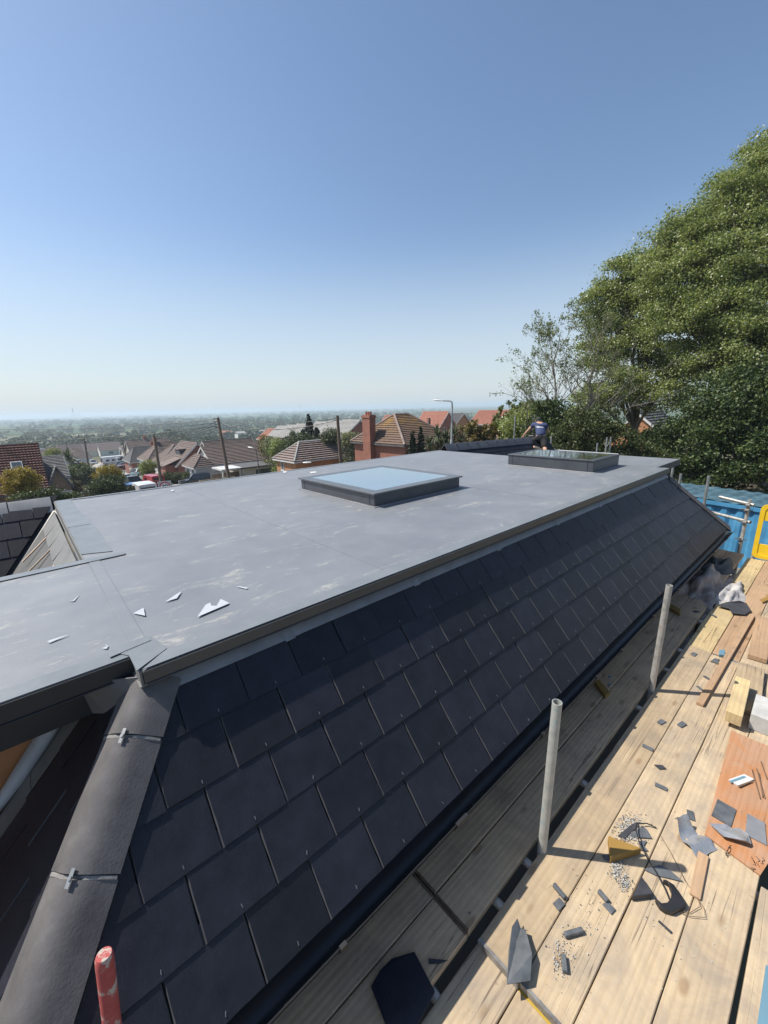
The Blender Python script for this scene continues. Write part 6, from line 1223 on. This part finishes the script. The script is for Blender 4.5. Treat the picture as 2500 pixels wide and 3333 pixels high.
sparse_tree('budding_tree', 'second nearly bare tree against the leafy crowns', 1900, 1440, 26, 10.4, 3.7, 42, dens=.32, n1=24)
sparse_tree('budding_tree', 'low spreading sapling with fresh leaves in front of the porch house', 1690, 1440, 28, 6.0, 2.3, 43, leaf=.20, dens=.8)
sparse_tree('budding_tree', 'young yellowish sapling right of the lamp post', 1545, 1440, 34, 5.2, 1.7, 44, mt='leaf_autumn', leaf=.24, dens=.9, n1=13)
sparse_tree('budding_tree', 'young yellowish sapling in front of the orange brick house', 1625, 1450, 34, 5.4, 1.9, 45, mt='leaf_autumn', leaf=.24, dens=.9, n1=13)

# ---- gardens
def bush(name, label, px, py, d, rx, rz, mt, seed, leaf=.14, n=160, nl=45, cat='shrub', k=5, cr=.2, tall=1.0, group=None):
    rng = random.Random(seed); p = dp(px, py, d); L = [(p.x, p.y, p.z, rx * .8, rx * .8, rz)]
    for i in range(k): a = i * 2 * math.pi / k + rng.random(); L.append((p.x + math.cos(a) * rx * .55, p.y + math.sin(a) * rx * .55, p.z + rng.uniform(-.5, .25) * rz * tall, rx * .52, rx * .52, rz * .6))
    zb = gh(p.x, p.y)
    if p.z - rz > zb + .4: L.append((p.x, p.y, (zb + p.z - rz) / 2 + .3, rx * .8, rx * .8, (p.z - rz - zb) / 2 + .5))
    return tree(name, label, cat, (p.x, p.y, zb), L, n, nl, cr, leaf, mt, tr=.07, seed=seed, shell=.75, twigs=3, fork=.4, group=group)
bush('golden_conifer', 'golden yellow conifer in front of the red pantiled roof', 66, 1570, 31, 1.15, 1.3, 'leaf_gold', 51, .13, 320, 42, cr=.17, cat='conifer')
bush('golden_conifer', 'golden topped conifer beside the road', 352, 1545, 41, 1.25, 1.0, 'leaf_gold', 52, .14, 260, 42, cr=.18, cat='conifer')
bush('round_shrub', 'grey green rounded shrub in front of the golden topped conifer', 350, 1583, 38, 1.65, 1.0, 'leaf_shrub', 53, .13, 380, 45, cr=.18)
bush('garden_shrub', 'dark low shrub beside the ridge end at the left', 150, 1610, 30, 1.0, .55, 'leaf_shrub', 54, .11, 150, 42, cr=.14)
bush('garden_shrub', 'grey leaved low shrub beyond the roof corner', 215, 1625, 31, .85, .5, 'leaf_ivy', 55, .12, 130, 40, cr=.15)
bush('garden_shrub', 'dim shrub below the golden conifer', 95, 1622, 29, .9, .45, 'leaf_ivy', 50, .12, 120, 40, cr=.15)
bush('flowering_shrub', 'pink and cream flowering shrub by the white framed porch', 246, 1592, 52, 1.0, .9, 'leaf_pink', 56, .14, 130, 40, cr=.18)
bush('dark_hedge', 'dark square cut hedge beside the timber pole', 262, 1536, 74, 2.3, 1.3, 'leaf_ivy', 57, .2, 300, 42, cat='hedge', cr=.28)
bush('red_shrub', 'small red flowering shrub at the end of the dark hedge', 262, 1513, 80, .9, .6, 'leaf_pink', 58, .16, 70, 30, cr=.2)
bush('lime_shrub', 'bright lime green shrub beside the grey pole', 483, 1519, 70, 1.35, 1.2, 'leaf_lime', 59, .16, 180, 40, cr=.22)
for i, (px, py, lb) in enumerate(((548, 1553, 'rounded clipped hedge mound nearest the red van'), (575, 1556, 'second rounded clipped hedge mound'), (612, 1550, 'third rounded clipped hedge mound'), (655, 1546, 'rounded clipped hedge mound nearest the white wall'))):
    bush('clipped_hedge', lb, px, py, 62, 1.05, .75, 'leaf_hedge', 60 + i, .13, 170, 45, cat='hedge', k=3, cr=.14, group='clipped hedge mounds')
def conifer(label, px, py, d, h, r, seed, mt='leaf_conifer', n=240, leaf=.2, group='dark conifers'):
    rng = np.random.default_rng(seed); p = dp(px, py, d); base = np.array([p.x, p.y, p.z - h]); zb = gh(p.x, p.y); e = empty('conifer_tree', (p.x, p.y, zb), 0, label, 'conifer', group); T = p.z - zb; C = []
    for i in range(n):
        t = (i / n) ** .8; z = T - t * h; a = rng.random() * 6.283; rr = r * (.06 + .94 * t) * rng.uniform(.55, 1.05); k = 26; s = np.linspace(.25, 1, k); C.append(np.stack([math.cos(a) * rr * s, math.sin(a) * rr * s, z + .22 * r * s * rng.uniform(-.6, .5)], 1) + rng.normal(0, .09 * r * .5, (k, 3)))
    C = np.concatenate(C); link_mesh('crown', leaf_mesh('crown', C, leaf, rng, MATS[mt], .2), None, e); mb = MB(); mb.tube([Vector((0, 0, -.2)), Vector((0, 0, T * .97))], [.22, .03], 8); mb.build('trunk', MATS['bark'], e, smooth=60)
conifer('tall dark conifer in front of the pale terrace roofs', 1004, 1352, 62, 5.4, 2.0, 71)
conifer('broad dark conifer beside the tall one', 985, 1402, 60, 4.2, 2.4, 72); conifer('dark conifer left shoulder of the terrace clump', 955, 1408, 60, 3.6, 1.8, 73); conifer('dark conifer right shoulder of the terrace clump', 1030, 1392, 60, 4.0, 1.9, 77)
conifer('ragged conifer right of the chimney house, shorter one', 1343, 1408, 30, 3.4, .95, 74, n=150, leaf=.17); conifer('ragged conifer right of the chimney house, taller one', 1370, 1393, 30, 4.0, .85, 75, n=150, leaf=.17)
bush('garden_tree', 'mid green tree below the conifers', 965, 1450, 56, 2.3, 1.9, 'leaf_shrub', 81, .2, 320, 40, cat='tree', cr=.3); bush('garden_tree', 'mid green tree right of the broad brown roof', 915, 1465, 58, 1.6, 1.6, 'leaf_sycamore', 82, .2, 200, 40, cat='tree', cr=.3)
bush('blossom_shrub', 'shrub with pale blossom beside the broad brown roof', 882, 1450, 60, 1.2, 1.3, 'leaf_blossom', 83, .18, 140, 38, cr=.24); bush('garden_tree', 'pale green shrub behind the hipped roof, left of the pole', 1075, 1420, 50, 1.3, .9, 'leaf_palm', 84, .2, 140, 38, cr=.26); bush('garden_tree', 'pale green shrub behind the hipped roof, right of the pole', 1135, 1432, 48, 1.3, .9, 'leaf_blossom', 85, .2, 140, 38, cr=.26)
bush('garden_tree', 'sapling in front of the red roofed terrace end', 865, 1440, 62, 1.0, 1.4, 'leaf_autumn', 86, .2, 110, 36, cat='tree', cr=.24)
bush('garden_tree', 'rounded bright bush in the far street', 172, 1475, 118, 2.0, 1.2, 'leaf_lime', 87, .3, 130, 36, cr=.34)
def palm(label, px, py, d, h, seed, n=46, L=1.0):
    rng = np.random.default_rng(seed); p = dp(px, py, d); zb = gh(p.x, p.y); T = p.z - zb; e = empty('cordyline_palm', (p.x, p.y, zb), 0, label, 'palm', 'cordyline palms'); mb = MB()
    for i in range(n):
        a = rng.random() * 6.283; el = rng.uniform(-.5, 1.35); dv = Vector((math.cos(a) * math.cos(el), math.sin(a) * math.cos(el), math.sin(el))); s = dv.cross(Vector((0, 0, 1))).normalized(); c = Vector((0, 0, T)); l = L * rng.uniform(.75, 1.1); m1 = c + dv * l * .5 + Vector((0, 0, .02)); m2 = c + dv * l + Vector((0, 0, -.28 * l * math.cos(el))); w_ = .045 * L
        mb.add([c - s * w_ * .5, c + s * w_ * .5, m1 + s * w_, m1 - s * w_, m2], [(0, 1, 2, 3), (3, 2, 4)])
    mb.build('fronds', MATS['leaf_palm'], e, fix=False); mb = MB(); mb.tube([Vector((0, 0, -.1)), Vector((.05, 0, T))], [.12, .08], 8); mb.build('trunk', MATS['bark'], e, smooth=60)
for i, (px, py, lb) in enumerate(((1398, 1448, 'leftmost spiky palm right of the ragged conifers'), (1425, 1420, 'second spiky palm, behind the leftmost'), (1452, 1435, 'third spiky palm, left of the lamp post'), (1478, 1418, 'spiky palm right behind the lamp post'), (1500, 1440, 'rightmost spiky palm beyond the lamp post'), (1440, 1460, 'lowest spiky palm at the roof edge'))): palm(lb, px, py, 31, 2, 90 + i, 60, 1.15)
palm('dark spiky palm beside the dark hedge on the left', 222, 1490, 78, 4, 97, 90, 2.4); palm('second dark spiky palm on the left', 235, 1505, 80, 4, 98, 70, 2.0)

# ---- the wood across the valley and the far hedgerows
def far_trees(name, label, centres, mt, leaf, n_per, seed, shape=1.0):
    rng = np.random.default_rng(seed); C = []
    for (x, y, h, r) in centres:
        zb = gh(x, y); k = 3; L = [(x, y, zb + h * .62, r, r, h * .40)] + [(x + rng.normal(0, r * .5), y + rng.normal(0, r * .5), zb + h * rng.uniform(.4, .8), r * .6, r * .6, h * .24) for _ in range(k)] + [(x, y, zb + h * .2, r * .9, r * .9, h * .25)]
        P, _ = clumps(L, n_per, 7, r * .15, rng, .75); C.append(P)
    me = leaf_mesh(name, np.concatenate(C), leaf, rng, MATS[mt], .4); finish(link_mesh(name, me), label, 'woodland', None, 'stuff')
rng = np.random.default_rng(5); ct = []
for i in range(150):
    px = rng.uniform(-150, 900); d = rng.uniform(285, 400); p = dp(px, 1440, d); h = rng.uniform(10, 17) * (1.0 if px < 620 else .62); ct.append((p.x, p.y, h, h * .38))
far_trees('woodland', 'broad wood of mixed green trees beyond the bungalows', ct, 'leaf_wood', 1.5, 58, 6)
ct = []
for i in range(44):
    px = rng.uniform(-100, 700); d = rng.uniform(225, 285); p = dp(px, 1450, d); h = rng.uniform(4, 9); ct.append((p.x, p.y, h, h * .45))
far_trees('woodland', 'lower garden trees between the far roofs and the wood', ct, 'leaf_shrub', .9, 50, 7)
ct = []
for i in range(230):
    px = rng.uniform(350, 1900); d = rng.uniform(420, 1100); p = dp(px, 1400, d); h = rng.uniform(6, 12); ct.append((p.x, p.y, h, h * .55))
for i in range(150):
    px = rng.uniform(-200, 750); d = 420 * (7 ** rng.random()); p = dp(px, 1400, d); h = rng.uniform(6, 11) * (1 + d / 3000); ct.append((p.x, p.y, h, h * .8))
for k in range(16):
    d0 = 500 * 1.165 ** k; a0 = rng.uniform(-100, 900); a1 = a0 + rng.uniform(500, 1500); n = 26
    for i in range(n): p = dp(a0 + (a1 - a0) * i / n, 1380, d0 * (1 + .05 * math.sin(i * .5 + k))); h = rng.uniform(7, 12) * (1 + k * .06); ct.append((p.x, p.y, h, h * (.6 + .05 * k)))
far_trees('hedgerow_trees', 'hedgerows and copses spreading over the far plain', ct, 'leaf_wood', 2.6, 26, 8)
# far sheds, pylons and a chimney on the plain
rg = random.Random(3)
for i, (px, d, wd, lb) in enumerate(((800, 520, 26, 'long low white glasshouse below the wood, left one'), (860, 540, 30, 'long low white glasshouse below the wood, right one'), (735, 480, 12, 'pale gabled barn far below the leaning pole'), (1130, 330, 22, 'white flat roofed shed behind the terrace'), (255, 6500, 130, 'pale power station block on the horizon'))):
    p = dp(px, 1400, d); zb = gh(p.x, p.y); h = {4: 45, 2: 9}.get(i, 6); e = empty('distant_shed', (p.x, p.y, zb), 0, lb, 'shed'); mb = MB(); mb.box(-wd/2, wd/2, -5, 5, 0, h); mb.build('wall', MATS['render_white' if i != 2 else 'brick_brown'], e); mb = MB(); mb.prism([(-wd/2 - .4, -5.4, h), (-wd/2 - .4, 5.4, h), (-wd/2 - .4, 0, h + (2.0 if i < 4 else 8))], (wd + .8, 0, 0)); mb.build('roof', MATS['tile_pale' if i != 2 else 'tile_newred'], e)
    if i == 4: mb = MB(); mb.tube([(-20, 0, 0), (-20, 0, 150)], [9, 6], 12); mb.build('chimney_stack', MATS['render_white'], e, smooth=50)
def pylon(label, px, d, h):
    p = dp(px, 1390, d); e = empty('pylon', (p.x, p.y, gh(p.x, p.y)), .4, label, 'pylon', 'pylons on the plain'); mb = MB()
    for sx in (-1, 1):
        for sy in (-1, 1): mb.tube([(sx * h * .10, sy * h * .10, 0), (sx * h * .025, sy * h * .025, h * .65), (0, 0, h)], h * .006, 4)
    mb.build('tower', MATS['lamp_grey'], e)
    for z, w_ in ((.62, .20), (.75, .17), (.88, .12)): mb = MB(); mb.tube([(-h * w_, 0, h * z), (h * w_, 0, h * z)], h * .006, 4); mb.build('cross_arm', MATS['lamp_grey'], e)
for i, (px, d, h, lb) in enumerate(((768, 2600, 46, 'largest far pylon above the leaning pole'), (778, 3300, 46, 'second far pylon beside the largest'), (830, 3900, 46, 'third far pylon, farther right'), (980, 5200, 110, 'tall mast on the horizon above the conifer'))): pylon(lb, px, d, h)

# ================================================================ THE MAN ON THE RIDGE
from mathutils.bvhtree import BVHTree
weathered('skin', (.46,.26,.17), (.54,.32,.22), 6, .55, 80, .1, .002); weathered('navy_cloth', (.030,.042,.105), (.042,.058,.14), 5, .85, 60, .3, .004); weathered('black_cloth', (.010,.010,.012), (.02,.02,.022), 5, .85, 60, .3, .004)
weathered('boot', (.07,.06,.05), (.12,.105,.09), 8, .8, 60, .3, .004); weathered('cap_cloth', (.02,.025,.022), (.035,.04,.035), 8, .9, 60, .3, .003); weathered('sock', (.16,.16,.16), (.24,.24,.24), 8, .9, 60, .3, .003)
M0 = dp(1600 + .2411 * 665, 1300 + .2411 * 500, 12.7); _fh = Vector((M0.x, M0.y, 0)).normalized(); _rh = _fh.cross(Vector((0, 0, 1))).normalized(); SCL = .002315
def J(x, y, c): return M0 + _rh * ((x - 665) * SCL) + Vector((0, 0, (500 - y) * SCL)) + _fh * c
sN = rU.cross(rV).normalized(); sN = sN if sN.z > 0 else -sN
def on_slope(x, y, h):
    r = Vector(ray(1600 + .2411 * x, 1300 + .2411 * y)); return r * ((rA + sN * (.03 + h)).dot(sN) / r.dot(sN))
foot = on_slope(604, 678, .05); kneeR = on_slope(722, 682, .07)
def skin(name, joints, edges, mt, parent, sub=2, root='pelvis'):
    names = list(joints); me = bpy.data.meshes.new(name); me.from_pydata([joints[n][0] for n in names], [(names.index(a), names.index(b)) for a, b in edges], []); o = bpy.data.objects.new(name, me); COL.objects.link(o)
    md = o.modifiers.new('skin', 'SKIN'); md.use_smooth_shade = True; sv = me.skin_vertices[0].data
    for i, n in enumerate(names):
        r = joints[n][1]; sv[i].radius = (r, r) if not hasattr(r, '__len__') else r; sv[i].use_root = (n == root)
    s = o.modifiers.new('sub', 'SUBSURF'); s.levels = sub; s.render_levels = sub
    dg = bpy.context.evaluated_depsgraph_get(); dg.update(); m2 = bpy.data.meshes.new_from_object(o.evaluated_get(dg)); bpy.data.objects.remove(o); bpy.data.meshes.remove(me); m2.name = name; m2.materials.clear(); m2.materials.append(mt); m2.shade_smooth()
    q = link_mesh(name, m2, None, parent); q.matrix_parent_inverse = parent.matrix_basis.inverted(); return q
per = empty('person', foot, 0, 'man in navy T-shirt, black shorts and dark cap kneeling at the ridge, back turned', 'person')
bpy.context.view_layer.update()
handL = J(436, 512, .47); handR = J(712, 512, .50)
Jt = {'pelvis': (J(668, 520, .0), .125), 'waist': (J(662, 462, .09), .118), 'chest': (J(648, 392, .24), (.135, .12)), 'upper': (J(636, 350, .32), .10), 'neck': (J(628, 322, .38), .055), 'skull': (J(622, 300, .43), .085), 'crown_': (J(618, 272, .45), .075), 'nose': (J(618, 304, .53), .02),
      'shL': (J(562, 354, .29), .066), 'elL': (J(500, 425, .36), .043), 'wrL': (J(446, 492, .45), .028), 'palmL': (handL, .034), 'shR': (J(722, 362, .27), .066), 'elR': (J(752, 440, .40), .043), 'wrR': (J(716, 488, .49), .028), 'palmR': (handR, .034),
      'hipL': (J(622, 535, .02), .095), 'knL': (J(512, 588, .06), .062), 'caL': (J(545, 628, .0), .058), 'anL': (foot + Vector((0, 0, .06)) - _rh * .02, .036), 'toeL': (foot + _rh * .15 - _fh * .05, .032),
      'hipR': (J(712, 540, .0), .095), 'knR': (kneeR, .062), 'caR': (kneeR - _fh * .17 + Vector((0, 0, .0)) + _rh * .02, .052), 'anR': (kneeR - _fh * .36 + Vector((0, 0, -.16)), .036), 'toeR': (kneeR - _fh * .45 + Vector((0, 0, -.27)), .03)}
Ed = [('pelvis', 'waist'), ('waist', 'chest'), ('chest', 'upper'), ('upper', 'neck'), ('neck', 'skull'), ('skull', 'crown_'), ('skull', 'nose'), ('upper', 'shL'), ('shL', 'elL'), ('elL', 'wrL'), ('wrL', 'palmL'), ('upper', 'shR'), ('shR', 'elR'), ('elR', 'wrR'), ('wrR', 'palmR'), ('pelvis', 'hipL'), ('hipL', 'knL'), ('knL', 'caL'), ('caL', 'anL'), ('anL', 'toeL'), ('pelvis', 'hipR'), ('hipR', 'knR'), ('knR', 'caR'), ('caR', 'anR'), ('anR', 'toeR')]
for s, h, wr in (('L', handL, 'wrL'), ('R', handR, 'wrR')):
    d = (h - Jt[wr][0]).normalized(); sd = d.cross(_fh).normalized()
    for k in range(4):
        a = h + d * .03 + sd * (.024 * (k - 1.5)); l = (.07, .082, .076, .06)[k]; m_ = a + d * l * .55 + _fh * .01; t_ = a + d * l * .8 + _fh * .04
        Jt['f%s%da' % (s, k)] = (a + d * .015, .010); Jt['f%s%db' % (s, k)] = (m_, .009); Jt['f%s%dc' % (s, k)] = (t_, .007); Ed += [('palm' + s, 'f%s%da' % (s, k)), ('f%s%da' % (s, k), 'f%s%db' % (s, k)), ('f%s%db' % (s, k), 'f%s%dc' % (s, k))]
    q = h - d * .01 + sd * .045; Jt['t%sa' % s] = (q, .011); Jt['t%sb' % s] = (q + d * .04 + sd * .02, .009); Ed += [('palm' + s, 't%sa' % s), ('t%sa' % s, 't%sb' % s)]
skin('body', Jt, Ed, MATS['skin'], per)
j2 = lambda n, k=1.0, add=.012: (Jt[n][0], (Jt[n][1][0] if hasattr(Jt[n][1], '__len__') else Jt[n][1]) * k + add)
mid = lambda a, b, t: Jt[a][0].lerp(Jt[b][0], t)
sh = {'pelvis': (J(668, 524, .015), .172), 'waist': (J(662, 462, .09), .155), 'chest': (J(648, 395, .24), .155), 'upper': (J(637, 352, .31), .118), 'collar': (J(631, 334, .35), .066), 'shL': j2('shL', 1.1, .014), 'slL': (mid('shL', 'elL', .55), .072), 'shR': j2('shR', 1.1, .014), 'slR': (mid('shR', 'elR', .55), .072)}
shirt = skin('t_shirt', sh, [('pelvis', 'waist'), ('waist', 'chest'), ('chest', 'upper'), ('upper', 'collar'), ('upper', 'shL'), ('shL', 'slL'), ('upper', 'shR'), ('shR', 'slR')], MATS['navy_cloth'], per)
st_ = {'waistband': (J(665, 495, .04), .155), 'pelvis': (J(668, 532, .0), .172), 'hipL': j2('hipL', 1.1, .016), 'lgL': (mid('hipL', 'knL', .82), .098), 'hipR': j2('hipR', 1.1, .016), 'lgR': (mid('hipR', 'knR', .88), .098)}
skin('shorts', st_, [('waistband', 'pelvis'), ('pelvis', 'hipL'), ('hipL', 'lgL'), ('pelvis', 'hipR'), ('hipR', 'lgR')], MATS['black_cloth'], per)
for s in 'LR':
    a, t = Jt['an' + s][0], Jt['toe' + s][0]; up_ = (Jt['ca' + s][0] - a).normalized()
    skin('boot', {'pelvis': (a + up_ * .05, .05), 'a': (a, .052), 'b': (a.lerp(t, .5), .048), 'c': (t + (t - a).normalized() * .03, .042)}, [('pelvis', 'a'), ('a', 'b'), ('b', 'c')], MATS['boot'], per)
    skin('sock', {'pelvis': (a + up_ * .10, .049), 'a': (a + up_ * .05, .046)}, [('pelvis', 'a')], MATS['sock'], per)
hd = (Jt['crown_'][0] - Jt['neck'][0]).normalized(); hc = Jt['skull'][0] + hd * .035
mb = MB(); mb.sphere(hc, .103, 10, 0, (1, 1, .82)); mb.loft([[hc + _fh * q + _rh * (k * w_) + Vector((0, 0, z_ - .02 * q / .1)) for k, z_ in ((-1, -.012), (-.6, .004), (0, .010), (.6, .004), (1, -.012), (.6, -.004), (0, .002), (-.6, -.004))] for q, w_ in ((.05, .085), (.12, .078), (.17, .045))]); o = mb.build('cap', MATS['cap_cloth'], per, smooth=60); o.matrix_parent_inverse = per.matrix_basis.inverted()
for s in (-1, 1):
    mb = MB(); mb.sphere(Jt['skull'][0] + _rh * s * .088 + hd * -.01, .028, 6, 0, (.5, 1, 1.2)); o = mb.build('ear', MATS['skin'], per, smooth=80); o.matrix_parent_inverse = per.matrix_basis.inverted()
mb = MB(); mb.sphere(Jt['skull'][0] - hd * .03 - _fh * .03, .083, 8, 0, (1, 1, .7)); o = mb.build('hair', MATS['cap_cloth'], per, smooth=80); o.matrix_parent_inverse = per.matrix_basis.inverted()
# printed logo on the back of the shirt: a framed badge and a word strip, laid on the cloth
bv = BVHTree.FromPolygons([v.co.copy() for v in shirt.data.vertices], [tuple(p.vertices) for p in shirt.data.polygons])
def patch(x0, x1, y0, y1, nx, ny, name):
    g_ = []
    for j in range(ny + 1):
        for i in range(nx + 1):
            r = Vector(ray(1600 + .2411 * (x0 + (x1 - x0) * i / nx), 1300 + .2411 * (y0 + (y1 - y0) * j / ny + .14 * (x0 + (x1 - x0) * i / nx - 590)))).normalized(); h = bv.ray_cast(Vector((0, 0, 0)), r)
            if h[0] is None: return
            g_.append(h[0] + h[1] * .004)
    mb = MB(); k = nx + 1; mb.add(g_, [(j*k+i, j*k+i+1, (j+1)*k+i+1, (j+1)*k+i) for j in range(ny) for i in range(nx)]); o = mb.build(name, MATS['lamp_white'], shirt); o.matrix_parent_inverse = Matrix.Identity(4)
for a in ((588, 634, 352, 356), (588, 634, 372, 376), (588, 592, 356, 372), (630, 634, 356, 372), (596, 626, 361, 367), (640, 650, 360, 370), (653, 662, 360, 370), (665, 672, 360, 370), (675, 686, 360, 370), (689, 698, 360, 370)): patch(*a, 3, 2, 'printed_logo')
mb = MB(); tb_ = J(470, 500, .42); mb.box(-.12, .12, -.1, .1, -.1, .06); o = mb.build('tool_pouch', MATS['black_plastic'], per, bevel=.02); o.matrix_parent_inverse = per.matrix_basis.inverted(); o.location = J(560, 515, .25)

# ================================================================ HAZE
hz = MB(); hz.box(-9500, 12500, -4500, 14500, -37, 22)
hm = bpy.data.materials.new('haze'); hm.use_nodes = True; ht = hm.node_tree; ht.nodes.remove(ht.nodes['Principled BSDF'])
pv = ht.nodes.new('ShaderNodeVolumePrincipled'); pv.inputs['Color'].default_value = (.74, .87, 1.0, 1); pv.inputs['Density'].default_value = .00034; pv.inputs['Anisotropy'].default_value = .2
ht.links.new(pv.outputs[0], ht.nodes['Material Output'].inputs['Volume'])
hb = hz.build('haze', hm); finish(hb, 'thin pale haze lying over the far plain', 'haze', None, 'stuff')
